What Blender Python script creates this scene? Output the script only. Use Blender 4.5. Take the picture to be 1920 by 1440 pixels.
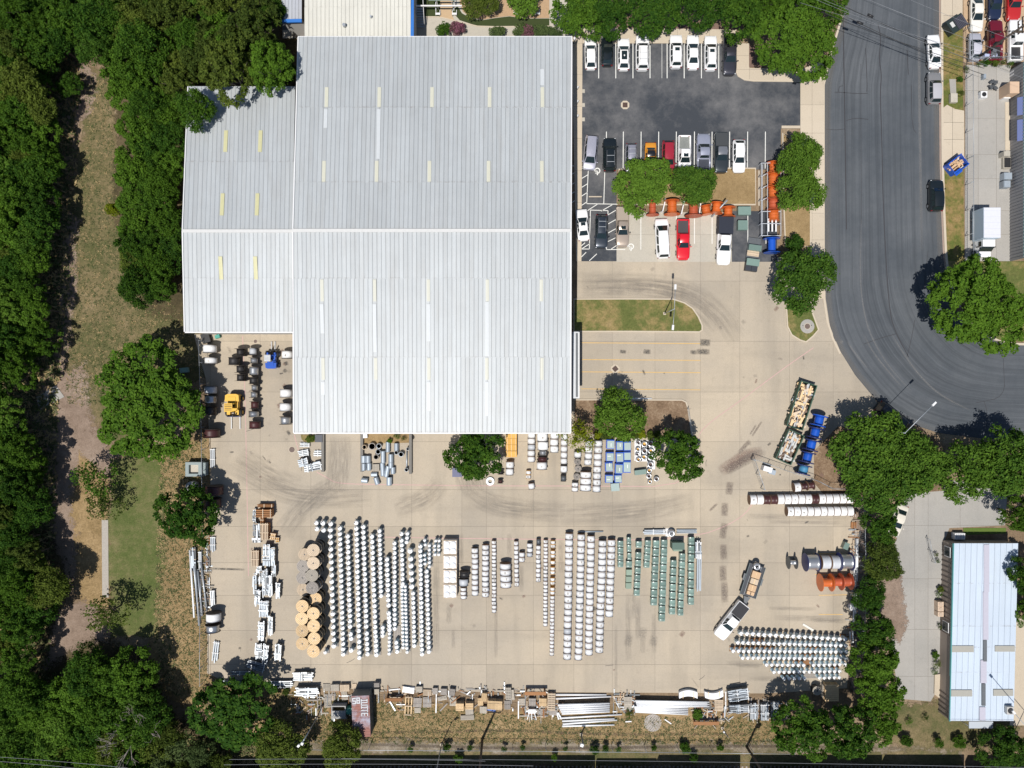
import bpy, math, random
import numpy as np
from mathutils import Vector, Matrix
from mathutils.geometry import tessellate_polygon

sc = bpy.context.scene
for o in list(bpy.data.objects):
    bpy.data.objects.remove(o)
R = random.Random(11)
NR = np.random.RandomState(5)

# ------------------------------------------------------------------ camera, sky, sun, exposure
S = 0.0792            # metres on the ground per photo pixel
H = 105.0             # flying height of the camera
cam = bpy.data.objects.new("camera", bpy.data.cameras.new("camera"))
sc.collection.objects.link(cam)
cam.location = (0, 0, H)
cam.data.sensor_fit = 'HORIZONTAL'
cam.data.angle = 2 * math.atan(960 * S / H)
cam.data.clip_start = 1.0
cam.data.clip_end = 3000
sc.camera = cam

EL, AZ = math.radians(67), math.radians(25)      # shadows fall towards +y turned 25 deg to +x
w = bpy.data.worlds.new("World"); sc.world = w; w.use_nodes = True
nt = w.node_tree; nt.nodes.clear()
sky = nt.nodes.new("ShaderNodeTexSky"); sky.sky_type = 'NISHITA'; sky.sun_disc = False
sky.sun_elevation = EL; sky.sun_rotation = AZ + math.pi
sky.air_density = 1.0; sky.dust_density = 0.6; sky.ozone_density = 1.0
bg = nt.nodes.new("ShaderNodeBackground"); bg.inputs[1].default_value = 0.078
wo = nt.nodes.new("ShaderNodeOutputWorld")
nt.links.new(sky.outputs[0], bg.inputs[0]); nt.links.new(bg.outputs[0], wo.inputs[0])
sl = bpy.data.lights.new("sun", 'SUN'); sl.energy = 4.8; sl.angle = math.radians(0.53); sl.color = (1.0, 0.955, 0.89)
sun = bpy.data.objects.new("sun", sl); sc.collection.objects.link(sun)
d = Vector((math.cos(EL) * math.sin(AZ), math.cos(EL) * math.cos(AZ), -math.sin(EL)))
sun.rotation_euler = d.to_track_quat('-Z', 'Y').to_euler()
sun.location = (-40, -80, 150)
vs = sc.view_settings
vs.view_transform = 'Standard'; vs.look = 'None'; vs.gamma = 1; vs.exposure = 0.0
vs.use_curve_mapping = False

# ------------------------------------------------------------------ helpers
COL = sc.collection
def W(px, py, z=0.0):
    """point of the place that lies at height z and is seen at photo pixel px, py"""
    k = S * (1 - z / H)
    return Vector(((px - 960) * k, (720 - py) * k, z))
def G(pts): return [tuple(W(x, y))[:2] for x, y in pts]

class MB:
    def __init__(s): s.v = []; s.f = []; s.m = []; s.s = []
    def add(s, vs, fs, m=0, sm=False):
        b = len(s.v); s.v += [tuple(x) for x in vs]
        for f in fs: s.f.append([b + i for i in f]); s.m.append(m); s.s.append(sm)
        return s
    def box(s, cx, cy, cz, sx, sy, sz, m=0, rz=0, tx=1.0, ty=1.0):
        c, n = math.cos(rz), math.sin(rz); vs = []
        for z, ax, ay in ((-.5, 1, 1), (.5, tx, ty)):
            for x, y in ((-.5, -.5), (.5, -.5), (.5, .5), (-.5, .5)):
                X, Y = x * sx * ax, y * sy * ay
                vs.append((cx + X * c - Y * n, cy + X * n + Y * c, cz + z * sz))
        return s.add(vs, [(3, 2, 1, 0), (4, 5, 6, 7), (0, 1, 5, 4), (1, 2, 6, 5), (2, 3, 7, 6), (3, 0, 4, 7)], m)
    def cyl(s, p0, p1, r0, r1=None, n=10, m=0, caps=True, sm=True):
        p0, p1 = Vector(p0), Vector(p1); r1 = r0 if r1 is None else r1
        a = (p1 - p0).normalized(); t = a.orthogonal().normalized(); b = a.cross(t)
        vs = []
        for p, r in ((p0, r0), (p1, r1)):
            for i in range(n):
                q = 2 * math.pi * i / n
                vs.append(p + (t * math.cos(q) + b * math.sin(q)) * r)
        s.add(vs, [(i, (i + 1) % n, n + (i + 1) % n, n + i) for i in range(n)], m, sm)
        if caps:
            b0 = len(s.v) - 2 * n
            s.f.append([b0 + i for i in reversed(range(n))]); s.m.append(m); s.s.append(False)
            s.f.append([b0 + n + i for i in range(n)]); s.m.append(m); s.s.append(False)
        return s
    def lathe(s, prof, n=16, m=0, axis='Z', o=(0, 0, 0), sm=False, cap=True):
        vs = []
        for r, z in prof:
            for i in range(n):
                q = 2 * math.pi * i / n; x, y = r * math.cos(q), r * math.sin(q)
                vs.append((o[0] + x, o[1] + y, o[2] + z) if axis == 'Z' else (o[0] + x, o[1] + z, o[2] + y))
        fs = []
        for k in range(len(prof) - 1):
            for i in range(n):
                j = (i + 1) % n; fs.append((k * n + i, k * n + j, (k + 1) * n + j, (k + 1) * n + i))
        b = len(s.v); s.add(vs, fs, m, sm)
        if cap:
            for k in (0, len(prof) - 1):
                if prof[k][0] > 1e-4:
                    s.f.append([b + k * n + i for i in range(n)]); s.m.append(m); s.s.append(False)
        return s
    def prism(s, poly, z0, z1, m=0, bottom=False):
        if area(poly) < 0: poly = poly[::-1]
        n = len(poly); vs = [(x, y, z0) for x, y in poly] + [(x, y, z1) for x, y in poly]
        s.add(vs, [tuple(range(n, 2 * n))] + [(i, (i + 1) % n, n + (i + 1) % n, n + i) for i in range(n)], m)
        if bottom: s.add([(x, y, z0) for x, y in poly], [tuple(reversed(range(n)))], m)
        return s
    def sheet(s, poly, z, m=0):
        if area(poly) < 0: poly = poly[::-1]
        return s.add([(x, y, z) for x, y in poly], [tuple(range(len(poly)))], m)
    def quad(s, a, b, c, e, m=0): return s.add([a, b, c, e], [(0, 1, 2, 3)], m)
    def mesh(s, name, mats):
        me = bpy.data.meshes.new(name); me.from_pydata(s.v, [], s.f)
        for x in (mats if isinstance(mats, (list, tuple)) else [mats]): me.materials.append(x)
        me.polygons.foreach_set("material_index", s.m); me.polygons.foreach_set("use_smooth", s.s)
        me.update(); return me
    def build(s, name, mats, parent=None, loc=(0, 0, 0), rz=0):
        return ob(name, s.mesh(name, mats), parent, loc, rz)

def area(p): return .5 * sum(p[i - 1][0] * p[i][1] - p[i][0] * p[i - 1][1] for i in range(len(p)))
def ob(name, me, parent=None, loc=(0, 0, 0), rz=0, rot=None, sc_=None):
    o = bpy.data.objects.new(name, me); COL.objects.link(o); o.location = loc
    o.rotation_euler = rot if rot else (0, 0, rz)
    if sc_: o.scale = sc_
    if parent is not None: o.parent = parent
    return o
def tag(o, label, cat, group=None):
    o['label'] = label; o['category'] = cat
    if group: o['group'] = group
    return o
def thing(name, label, cat, loc=(0, 0, 0), rz=0, group=None):
    o = ob(name, None, None, loc, rz); o.empty_display_size = .3
    return tag(o, label, cat, group)
def struct(o): o['kind'] = 'structure'; return o
def stuff(o): o['kind'] = 'stuff'; return o
def setmat(o, m):
    o.material_slots[0].link = 'OBJECT'; o.material_slots[0].material = m
CACHE = {}
def cached(key, fn):
    if key not in CACHE: CACHE[key] = fn()
    return CACHE[key]
ORD = ("first second third fourth fifth sixth seventh eighth ninth tenth eleventh twelfth thirteenth fourteenth fifteenth sixteenth "
       "seventeenth eighteenth nineteenth twentieth twenty-first twenty-second twenty-third twenty-fourth twenty-fifth twenty-sixth "
       "twenty-seventh twenty-eighth twenty-ninth thirtieth thirty-first thirty-second").split()
ORD = ORD[:20] + [(t + "-" + u) if u else t[:-1] + "ieth" for t in ("twenty", "thirty", "forty", "fifty", "sixty", "seventy", "eighty") for u in ["", "first", "second", "third", "fourth", "fifth", "sixth", "seventh", "eighth", "ninth"]][1:]

# ------------------------------------------------------------------ materials
def nodes(name):
    m = bpy.data.materials.new(name); m.use_nodes = True
    t = m.node_tree; return m, t, t.nodes["Principled BSDF"]
def nn(t, kind, **kw):
    n = t.nodes.new("ShaderNode" + kind)
    for k, v in kw.items(): setattr(n, k, v)
    return n
def math_(t, op, a, b=None):
    n = nn(t, "Math", operation=op)
    for i, x in enumerate((a, b)):
        if x is None: continue
        if isinstance(x, (int, float)): n.inputs[i].default_value = x
        else: t.links.new(x, n.inputs[i])
    return n.outputs[0]
def noise(t, scale, detail=4, rough=.6, vec=None, sx=None):
    n = nn(t, "TexNoise"); n.inputs["Scale"].default_value = scale
    n.inputs["Detail"].default_value = detail; n.inputs["Roughness"].default_value = rough
    if vec is None: vec = nn(t, "NewGeometry").outputs["Position"]
    if sx:
        mp = nn(t, "Mapping"); mp.inputs["Scale"].default_value = sx; t.links.new(vec, mp.inputs[0]); vec = mp.outputs[0]
    t.links.new(vec, n.inputs["Vector"]); return n.outputs["Fac"]
def ramp(t, fac, stops):
    n = nn(t, "ValToRGB"); e = n.color_ramp.elements
    while len(e) < len(stops): e.new(.5)
    for el, (p, c) in zip(e, stops):
        el.position = p; el.color = (c[0], c[1], c[2], 1) if isinstance(c, (tuple, list)) else (c, c, c, 1)
    t.links.new(fac, n.inputs[0]); return n.outputs[0]
def mix(t, fac, a, b, mode='MIX'):
    n = nn(t, "Mix", data_type='RGBA', blend_type=mode)
    if isinstance(fac, (int, float)): n.inputs[0].default_value = fac
    else: t.links.new(fac, n.inputs[0])
    for i, x in ((6, a), (7, b)):
        if isinstance(x, (tuple, list)): n.inputs[i].default_value = (*x[:3], 1)
        else: t.links.new(x, n.inputs[i])
    return n.outputs[2]
def mat(name, col, rough=.6, metal=0., var=.0, scale=3., objr=0., bump=0., coat=0., pos=True, spec=.5, dirt=None):
    def mk():
        m, t, b = nodes(name)
        c = (*col, 1); b.inputs["Roughness"].default_value = rough; b.inputs["Metallic"].default_value = metal
        b.inputs["Specular IOR Level"].default_value = spec
        b.inputs["Base Color"].default_value = c
        if coat: b.inputs["Coat Weight"].default_value = coat; b.inputs["Coat Roughness"].default_value = .04
        val = None
        if var or bump:
            nf = noise(t, scale, 5, .65)
            if var: val = math_(t, 'MULTIPLY_ADD', nf, 2 * var); val.node.inputs[2].default_value = 1 - var
        if objr:
            r = nn(t, "ObjectInfo").outputs["Random"]
            v2 = math_(t, 'MULTIPLY_ADD', r, 2 * objr); v2.node.inputs[2].default_value = 1 - objr
            val = v2 if val is None else math_(t, 'MULTIPLY', val, v2)
        src = None
        if val is not None:
            h = nn(t, "HueSaturation"); h.inputs["Color"].default_value = c; t.links.new(val, h.inputs["Value"]); src = h.outputs[0]
        if dirt:
            dn = noise(t, dirt[2] if len(dirt) > 2 else 1.2, 6, .7)
            f = ramp(t, dn, [(.48, 0.), (.68, dirt[1])])
            src = mix(t, f, src if src is not None else c, dirt[0])
        if src is not None: t.links.new(src, b.inputs["Base Color"])
        if bump:
            bp = nn(t, "Bump"); bp.inputs["Strength"].default_value = bump; bp.inputs["Distance"].default_value = .02
            t.links.new(nf, bp.inputs["Height"]); t.links.new(bp.outputs[0], b.inputs["Normal"])
        return m
    return cached(('mat', name), mk)

def multi(name, stops, scales, rough=.9, fine=.25, bump=.4):
    """ground cover: large patches, small patches and grain between several natural colours"""
    m, t, b = nodes(name); b.inputs["Roughness"].default_value = rough; b.inputs["Specular IOR Level"].default_value = .2
    a = noise(t, scales[0], 6, .65); c = noise(t, scales[1], 5, .7); g = noise(t, scales[2], 3, .7)
    f = math_(t, 'ADD', math_(t, 'MULTIPLY', a, .6), math_(t, 'MULTIPLY', c, .4))
    col = ramp(t, f, stops)
    h = nn(t, "HueSaturation"); t.links.new(col, h.inputs["Color"])
    v = math_(t, 'MULTIPLY_ADD', g, 4 * fine); v.node.inputs[2].default_value = 1 - 2 * fine
    t.links.new(v, h.inputs["Value"]); t.links.new(h.outputs[0], b.inputs["Base Color"])
    bp = nn(t, "Bump"); bp.inputs["Strength"].default_value = bump; bp.inputs["Distance"].default_value = .08
    t.links.new(g, bp.inputs["Height"]); t.links.new(bp.outputs[0], b.inputs["Normal"])
    return m
def feather(m):
    """let a patch of ground cover thin out at its rim (attribute fade), leaving the ground below"""
    t = m.node_tree; out = next(n for n in t.nodes if n.type == 'OUTPUT_MATERIAL'); b = t.nodes["Principled BSDF"]
    at = nn(t, "Attribute", attribute_name="fade")
    n1 = noise(t, 1.1, 6, .75); n2 = noise(t, 6, 3, .7)
    nz = math_(t, 'ADD', math_(t, 'MULTIPLY', n1, .65), math_(t, 'MULTIPLY', n2, .35))
    f = math_(t, 'ADD', at.outputs["Fac"], math_(t, 'MULTIPLY_ADD', nz, 4.4)); f.node.inputs[1].links[0].from_node.inputs[2].default_value = -2.2
    fr = ramp(t, f, [(.35, 0.), (.65, 1.)])
    tr = nn(t, "BsdfTransparent"); ms = nn(t, "MixShader")
    t.links.new(fr, ms.inputs[0]); t.links.new(tr.outputs[0], ms.inputs[1]); t.links.new(b.outputs[0], ms.inputs[2])
    t.links.new(ms.outputs[0], out.inputs[0]); return m

EARTH = multi("dry_earth", [(.30, (.12, .085, .052)), (.47, (.19, .135, .085)), (.56, (.25, .185, .12)), (.72, (.34, .27, .19))], (.045, .35, 3.5), fine=.3)
MEADOW = feather(multi("worn_meadow", [(.34, (.068, .076, .025)), (.45, (.105, .10, .042)), (.54, (.155, .125, .062)), (.68, (.25, .19, .11))], (.11, 1.0, 5), fine=.36))
LAWN = feather(multi("mown_lawn", [(.34, (.060, .088, .020)), (.47, (.095, .112, .035)), (.56, (.14, .135, .055)), (.68, (.22, .18, .095))], (.12, 1.2, 6), fine=.36))
STRAW = feather(multi("dry_straw", [(.30, (.10, .085, .032)), (.43, (.21, .145, .068)), (.56, (.30, .21, .108)), (.72, (.40, .31, .20))], (.13, .9, 4), fine=.36))
PINKDIRT = feather(multi("pale_dirt", [(.33, (.16, .115, .085)), (.5, (.235, .175, .135)), (.6, (.28, .215, .17)), (.72, (.36, .295, .24))], (.15, 1.1, 5), fine=.25))
MULCH = multi("bark_mulch", [(.3, (.10, .065, .04)), (.5, (.20, .135, .085)), (.7, (.33, .25, .17))], (.5, 4, 12), fine=.35)
DRYGRASS = multi("dry_island_grass", [(.3, (.19, .13, .06)), (.55, (.30, .21, .105)), (.75, (.36, .28, .16))], (.2, 2, 7), fine=.3)
ISLEGRASS = multi("island_grass", [(.33, (.075, .10, .025)), (.47, (.12, .13, .04)), (.56, (.23, .18, .075)), (.72, (.33, .24, .12))], (.16, 1.0, 5), fine=.3)
VERGE = multi("verge_grass", [(.33, (.055, .095, .018)), (.48, (.11, .12, .03)), (.58, (.24, .17, .07)), (.72, (.32, .23, .12))], (.10, .9, 5), fine=.3)
TURF = mat("dark_turf", (.035, .05, .012), .95, var=.25, scale=6)
BALLAST = feather(multi("track_ballast", [(.36, (.075, .075, .03)), (.47, (.17, .14, .09)), (.55, (.24, .20, .15)), (.68, (.38, .34, .28))], (.3, 3, 9), fine=.4))

def concrete(name, base, warm, joint=0, stain=.35, objr=.05):
    m, t, b = nodes(name); b.inputs["Roughness"].default_value = .85; b.inputs["Specular IOR Level"].default_value = .25
    a = noise(t, .05, 5, .6); c = noise(t, .9, 6, .7); g = noise(t, 9, 3, .7)
    st = noise(t, .22, 6, .6, sx=(1, .12, 1)); st2 = noise(t, .18, 6, .6, sx=(.14, 1, 1))
    col = mix(t, ramp(t, a, [(.38, 0.), (.62, 1.)]), base, warm)
    dk = tuple(x * .72 for x in base)
    col = mix(t, ramp(t, st, [(.5, 0.), (.78, stain)]), col, dk)
    col = mix(t, ramp(t, st2, [(.52, 0.), (.8, stain)]), col, dk)
    col = mix(t, ramp(t, c, [(.56, 0.), (.75, .3)]), col, tuple(x * .6 for x in base))
    h = nn(t, "HueSaturation"); t.links.new(col, h.inputs["Color"])
    v = math_(t, 'MULTIPLY_ADD', g, .5); v.node.inputs[2].default_value = .75
    r = math_(t, 'MULTIPLY_ADD', nn(t, "ObjectInfo").outputs["Random"], 2 * objr); r.node.inputs[2].default_value = 1 - objr
    t.links.new(math_(t, 'MULTIPLY', v, r), h.inputs["Value"]); t.links.new(h.outputs[0], b.inputs["Base Color"])
    return m
YARD = concrete("yard_concrete", (.362, .316, .254), (.445, .377, .286), stain=.65, objr=.06)
PALE = concrete("pale_concrete", (.42, .39, .33), (.46, .425, .36), stain=.25)
GREYC = concrete("grey_lot_concrete", (.31, .30, .28), (.37, .35, .32), stain=.4)
WALKC = concrete("pavement_concrete", (.48, .41, .315), (.52, .45, .355), stain=.15)
KERB = mat("kerb_concrete", (.50, .43, .335), .85, var=.12, scale=4)
JOINT = mat("joint_filler", (.20, .175, .145), .9)
def asphalt(name, dark, light, lo=.42, hi=.72, sc1=.16, streak=None):
    m, t, b = nodes(name); b.inputs["Roughness"].default_value = .88; b.inputs["Specular IOR Level"].default_value = .25
    a = noise(t, sc1, 7, .72); g = noise(t, 14, 3, .8)
    col = mix(t, ramp(t, a, [(lo, 0.), (hi, 1.)]), dark, light)
    if streak:
        uv = nn(t, "UVMap").outputs[0]
        s1 = noise(t, 1.0, 5, .7, uv, (1.6, .02, 1)); s2 = noise(t, 1.0, 5, .75, uv, (5, .05, 1))
        col = mix(t, ramp(t, s1, [(.45, 0.), (.68, .7)]), col, tuple(x * .66 for x in dark))
        col = mix(t, ramp(t, s2, [(.57, 0.), (.76, .5)]), col, tuple(x * 1.7 for x in light))
    h = nn(t, "HueSaturation"); t.links.new(col, h.inputs["Color"])
    v = math_(t, 'MULTIPLY_ADD', g, .7); v.node.inputs[2].default_value = .65
    t.links.new(v, h.inputs["Value"]); t.links.new(h.outputs[0], b.inputs["Base Color"])
    return m
STREET = asphalt("street_asphalt", (.066, .076, .088), (.108, .117, .128), .36, .64, .07, streak=True)
LOT = asphalt("lot_asphalt", (.046, .052, .062), (.18, .176, .176), .44, .74, .10)
PAINT = mat("road_paint", (.72, .72, .68), .7, var=.25, scale=3)
YPAINT = mat("yellow_paint", (.60, .38, .12), .7, var=.3, scale=2)
RPAINT = mat("faded_red_paint", (.50, .33, .30), .8, var=.2, scale=2)
CRACK = mat("crack_sealant", (.035, .035, .04), .7)

def metal(name, col, rough=.45, metal_=.0, var=.10, objr=.05, streak=True, stain=(.3, .28, .25)):
    m, t, b = nodes(name); b.inputs["Roughness"].default_value = rough; b.inputs["Metallic"].default_value = metal_
    a = noise(t, .5, 5, .7); s = noise(t, 1.4, 5, .7, sx=(1, .08, 1))
    col_ = mix(t, ramp(t, s, [(.45, 0.), (.8, .5 if streak else 0.)]), col, stain)
    big = noise(t, .07, 4, .6); col_ = mix(t, ramp(t, big, [(.45, 0.), (.7, .45 if streak else 0.)]), col_, tuple(x * .86 for x in col))
    oy = nn(t, "SeparateXYZ"); t.links.new(nn(t, "TexCoord").outputs["Object"], oy.inputs[0])
    lap = math_(t, 'MULTIPLY', ramp(t, oy.outputs[1], [(.0, 1.), (.30, 0.)]), ramp(t, noise(t, 2.6, 3, .7), [(.48, 0.), (.62, .55)]))
    if streak: col_ = mix(t, lap, col_, (.20, .17, .15))
    h = nn(t, "HueSaturation"); t.links.new(col_, h.inputs["Color"])
    v = math_(t, 'MULTIPLY_ADD', a, 2 * var); v.node.inputs[2].default_value = 1 - var
    r = math_(t, 'MULTIPLY_ADD', nn(t, "ObjectInfo").outputs["Random"], 2 * objr); r.node.inputs[2].default_value = 1 - objr
    t.links.new(math_(t, 'MULTIPLY', v, r), h.inputs["Value"]); t.links.new(h.outputs[0], b.inputs["Base Color"])
    return m
ROOF = metal("galvanised_roofing", (.432, .458, .472), .5, .08, .07, .05, stain=(.36, .355, .34))
ROOFS = ROOF
WHITEROOF = metal("white_roofing", (.50, .575, .665), .5, 0, .05, .02, stain=(.44, .48, .52))
CREAMROOF = metal("cream_roofing", (.60, .59, .53), .5, 0, .06, .03, stain=(.48, .46, .4))
GREYROOF = metal("grey_roofing", (.44, .46, .50), .45, .1, .05, .03)
SKYL = mat("skylight_fibreglass", (.54, .535, .44), .5, var=.08)
SKYLS = mat("bleached_skylight_fibreglass", (.52, .52, .45), .5, var=.08)
STREAK = mat("pale_roof_streak", (.52, .545, .56), .5, var=.08)
SKYLY = mat("aged_skylight_fibreglass", (.52, .50, .29), .5, var=.1)
UNDER = mat("underlay_rib_shade", (.09, .10, .11), .8)  # dark deck seen in the panel gaps, standing in for rib shadow lines
TRIMW = mat("white_trim", (.70, .70, .70), .5, var=.05)
WALLM = mat("wall_sheeting", (.45, .44, .42), .6, var=.08)
BLUETRIM = mat("blue_fascia", (.03, .16, .50), .5, var=.1)
TAN = mat("tan_siding", (.30, .25, .21), .7, var=.08)
DARKG = mat("dark_glass", (.015, .022, .026), .06)
def wood(name, col, var=.2, objr=.18):
    m, t, b = nodes(name); b.inputs["Roughness"].default_value = .85; b.inputs["Specular IOR Level"].default_value = .2
    oc = nn(t, "TexCoord").outputs["Object"]
    g = noise(t, 3, 5, .7, oc, (1, 9, 1)); c = noise(t, 1.3, 4, .6, oc)
    h = nn(t, "HueSaturation"); h.inputs["Color"].default_value = (*col, 1)
    v = math_(t, 'ADD', math_(t, 'MULTIPLY', g, var * 3.4), math_(t, 'MULTIPLY', c, var * 1.5))
    v = math_(t, 'ADD', v, 1 - var * 2.45)
    r = math_(t, 'MULTIPLY_ADD', nn(t, "ObjectInfo").outputs["Random"], 2 * objr); r.node.inputs[2].default_value = 1 - objr
    t.links.new(math_(t, 'MULTIPLY', v, r), h.inputs["Value"]); t.links.new(h.outputs[0], b.inputs["Base Color"])
    return m
WOODY = wood("fresh_pine", (.66, .48, .28)); WOODG = wood("weathered_wood", (.34, .31, .28)); WOODB = wood("brown_timber", (.30, .15, .07))
WOODC = wood("cream_timber", (.56, .45, .33)); WOODO = wood("orange_plywood", (.62, .36, .10)); WOODP = wood("grey_pallet_wood", (.42, .38, .32))
WRAP = mat("white_reel_wrap", (.82, .82, .82), .55, var=.07, scale=5, objr=.06, dirt=((.55, .54, .52), .5, 2.))
WRAPG = mat("grey_reel_wrap", (.50, .52, .55), .5, var=.1, scale=4, objr=.1)
BLACKC = mat("black_cable", (.022, .02, .02), .45, objr=.3)
BROWNC = mat("maroon_cable", (.055, .018, .018), .42, objr=.2)
SILVC = mat("bare_aluminium_cable", (.55, .56, .57), .32, .75, var=.12, scale=10, objr=.12)
FLDARK = mat("dark_reel_flange", (.05, .04, .035), .7, objr=.2)
FLBROWN = mat("brown_reel_flange", (.15, .085, .05), .75, objr=.2)
ORANGE = mat("orange_enamel", (.58, .13, .025), .42, objr=.12, var=.1, coat=.3)
RUSTOR = mat("red_orange_enamel", (.42, .085, .035), .45, objr=.1, var=.12)
BLUEE = mat("blue_enamel", (.012, .085, .46), .3, objr=.08, var=.08, coat=.4)
TEALE = mat("faded_blue_enamel", (.06, .22, .38), .4, var=.15)
NAVY = mat("navy_enamel", (.02, .03, .12), .4, var=.1)
CANSH = mat("shaded_tank_paint", (.42, .54, .60), .35, objr=.05, var=.03)  # white tank sides in blue-grey: their sky-lit shade put into the colour
CANL = mat("white_lid_paint", (.78, .79, .80), .35, objr=.04)
CERAM = mat("brown_porcelain", (.10, .06, .05), .3)
GREEN = mat("green_cabinet_enamel", (.17, .25, .218), .30, objr=.2, var=.12, spec=.8)
GREENF = mat("flat_green_enamel", (.19, .265, .20), .55, objr=.1, var=.08)
GALV = mat("galvanised_steel", (.41, .44, .47), .45, .35, var=.16, scale=6, objr=.15)
DULLST = mat("dull_dark_steel", (.13, .14, .15), .5, .4, var=.2, objr=.25)
BLUST = mat("blue_grey_steel", (.34, .39, .44), .45, .3, var=.15, objr=.15)
STEELW = mat("pale_galvanised_steel", (.44, .49, .54), .5, .1, var=.3, scale=7, objr=.2)
WHITEP = mat("white_pole_paint", (.78, .79, .80), .4, objr=.05, var=.04)
CASTC = mat("cast_concrete", (.36, .36, .35), .85, var=.15)
BLACKP = mat("black_plastic", (.02, .02, .022), .5)
RUBBER = mat("tyre_rubber", (.018, .018, .018), .85)
CHROME = mat("wheel_alloy", (.5, .5, .5), .3, .8)
LAMPG = mat("headlamp_lens", (.65, .68, .7), .1)
TAIL = mat("tail_lamp_lens", (.20, .010, .012), .2)
RUST = mat("rusty_roof_paint", (.25, .10, .08), .7, var=.3, scale=2.2, dirt=((.33, .34, .42), .9, .55))
RUSTS = mat("container_side_paint", (.10, .115, .125), .6, var=.15)
YELLOW = mat("machine_yellow", (.68, .40, .035), .42, var=.08, scale=4)
DGREEN = mat("skip_green", (.035, .09, .06), .55, var=.2)
PLASTIC = mat("clear_shrink_wrap", (.80, .82, .85), .12, spec=.7)
BARK = mat("tree_bark", (.12, .095, .075), .9, var=.3, scale=4, bump=.4)
DEADB = mat("dead_pale_branch", (.30, .26, .23), .9, var=.2, scale=5)
POLEW = mat("creosoted_pole", (.07, .055, .045), .85, var=.2)
WIRE = mat("power_cable", (.24, .25, .27), .6)
WIRED = mat("dark_cable", (.03, .03, .03), .6)
BLACKR = mat("near_black_wagon", (.010, .010, .012), .7, var=.2)
CARD = mat("brown_cardboard", (.56, .38, .23), .8, objr=.12, var=.06)

# ------------------------------------------------------------------ ground sheets
def densify(poly, step):
    out = []
    for i in range(len(poly)):
        a, b = Vector(poly[i]), Vector(poly[(i + 1) % len(poly)]); n = max(1, int((b - a).length / step))
        out += [tuple(a.lerp(b, k / n)) for k in range(n)]
    return out
def offset(poly, d_):
    n = len(poly); sg = 1 if area(poly) > 0 else -1; out = []
    for i in range(n):
        t = Vector(poly[(i + 1) % n]) - Vector(poly[i - 1]); t.normalize()
        out.append((poly[i][0] + t.y * d_ * sg, poly[i][1] - t.x * d_ * sg))
    return out
ZP = [0.004]
def patch(name, pts, m, fw=2.0, z=None):
    """irregular patch of ground cover whose rim fades out"""
    ZP[0] += .001; z = ZP[0] if z is None else z
    p = densify(G(pts), 3.0); p = [(x + R.uniform(-.5, .5), y + R.uniform(-.5, .5)) for x, y in p]
    q = offset(p, fw); n = len(p)
    me = bpy.data.meshes.new(name)
    tri = tessellate_polygon([[Vector((x, y, 0)) for x, y in p]])
    me.from_pydata([(x, y, z) for x, y in p + q], [], [list(t) for t in tri] + [(i, (i + 1) % n, n + (i + 1) % n, n + i) for i in range(n)])
    at = me.attributes.new("fade", 'FLOAT', 'POINT'); at.data.foreach_set("value", [1.] * n + [0.] * n)
    me.materials.append(m); return struct(ob(name, me))
def stainmat(name, col, dens=.8, streak=None):
    m, t, b = nodes(name); b.inputs["Base Color"].default_value = (*col, 1); b.inputs["Roughness"].default_value = .8
    out = next(n for n in t.nodes if n.type == 'OUTPUT_MATERIAL')
    uv = nn(t, "UVMap").outputs[0]; sx = nn(t, "SeparateXYZ"); t.links.new(uv, sx.inputs[0])
    def bell(o): return math_(t, 'MULTIPLY', math_(t, 'MULTIPLY', o, math_(t, 'SUBTRACT', 1., o)), 4.)
    e = math_(t, 'MULTIPLY', math_(t, 'POWER', bell(sx.outputs[0]), .7), math_(t, 'POWER', bell(sx.outputs[1]), .5))
    nz = noise(t, 5.5, 8, .85) if not streak else math_(t, 'ADD', math_(t, 'MULTIPLY', noise(t, 1., 3, .6, uv, streak), .7), math_(t, 'MULTIPLY', noise(t, .5, 4, .7), .3))
    f = math_(t, 'MULTIPLY', math_(t, 'MULTIPLY', e, ramp(t, nz, [(.36, 0.), (.62, 1.)])), dens)
    tr = nn(t, "BsdfTransparent"); ms = nn(t, "MixShader")
    t.links.new(f, ms.inputs[0]); t.links.new(tr.outputs[0], ms.inputs[1]); t.links.new(b.outputs[0], ms.inputs[2]); t.links.new(ms.outputs[0], out.inputs[0])
    return m
def strip(pts, wd, z, smooth=True):
    """ribbon along photo points, width wd metres, with uv across / along"""
    p = [W(x, y).xy for x, y in pts]
    if smooth and len(p) > 2:
        for _ in range(2):
            q = [p[0]]
            for a, b in zip(p, p[1:]): q += [a.lerp(b, .25), a.lerp(b, .75)]
            p = q + [p[-1]]
    vs, uv, L = [], [], [0.]
    for a, b in zip(p, p[1:]): L.append(L[-1] + (b - a).length)
    for i, a in enumerate(p):
        t = (p[min(i + 1, len(p) - 1)] - p[max(i - 1, 0)]).normalized(); nrm = Vector((-t.y, t.x)) * wd / 2
        vs += [(*(a + nrm), z), (*(a - nrm), z)]; uv += [(0, L[i] / L[-1]), (1, L[i] / L[-1])]
    fs = [(2 * i, 2 * i + 1, 2 * i + 3, 2 * i + 2) for i in range(len(p) - 1)]
    return vs, fs, uv
def ribbon(name, pts, wd, z, m, parent=None, smooth=True):
    vs, fs, uv = strip(pts, wd, z, smooth); me = bpy.data.meshes.new(name); me.from_pydata(vs, [], fs); me.materials.append(m)
    l = me.uv_layers.new(name="UVMap")
    for lp in me.loops: l.data[lp.index].uv = uv[lp.vertex_index]
    return ob(name, me, parent)
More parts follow.
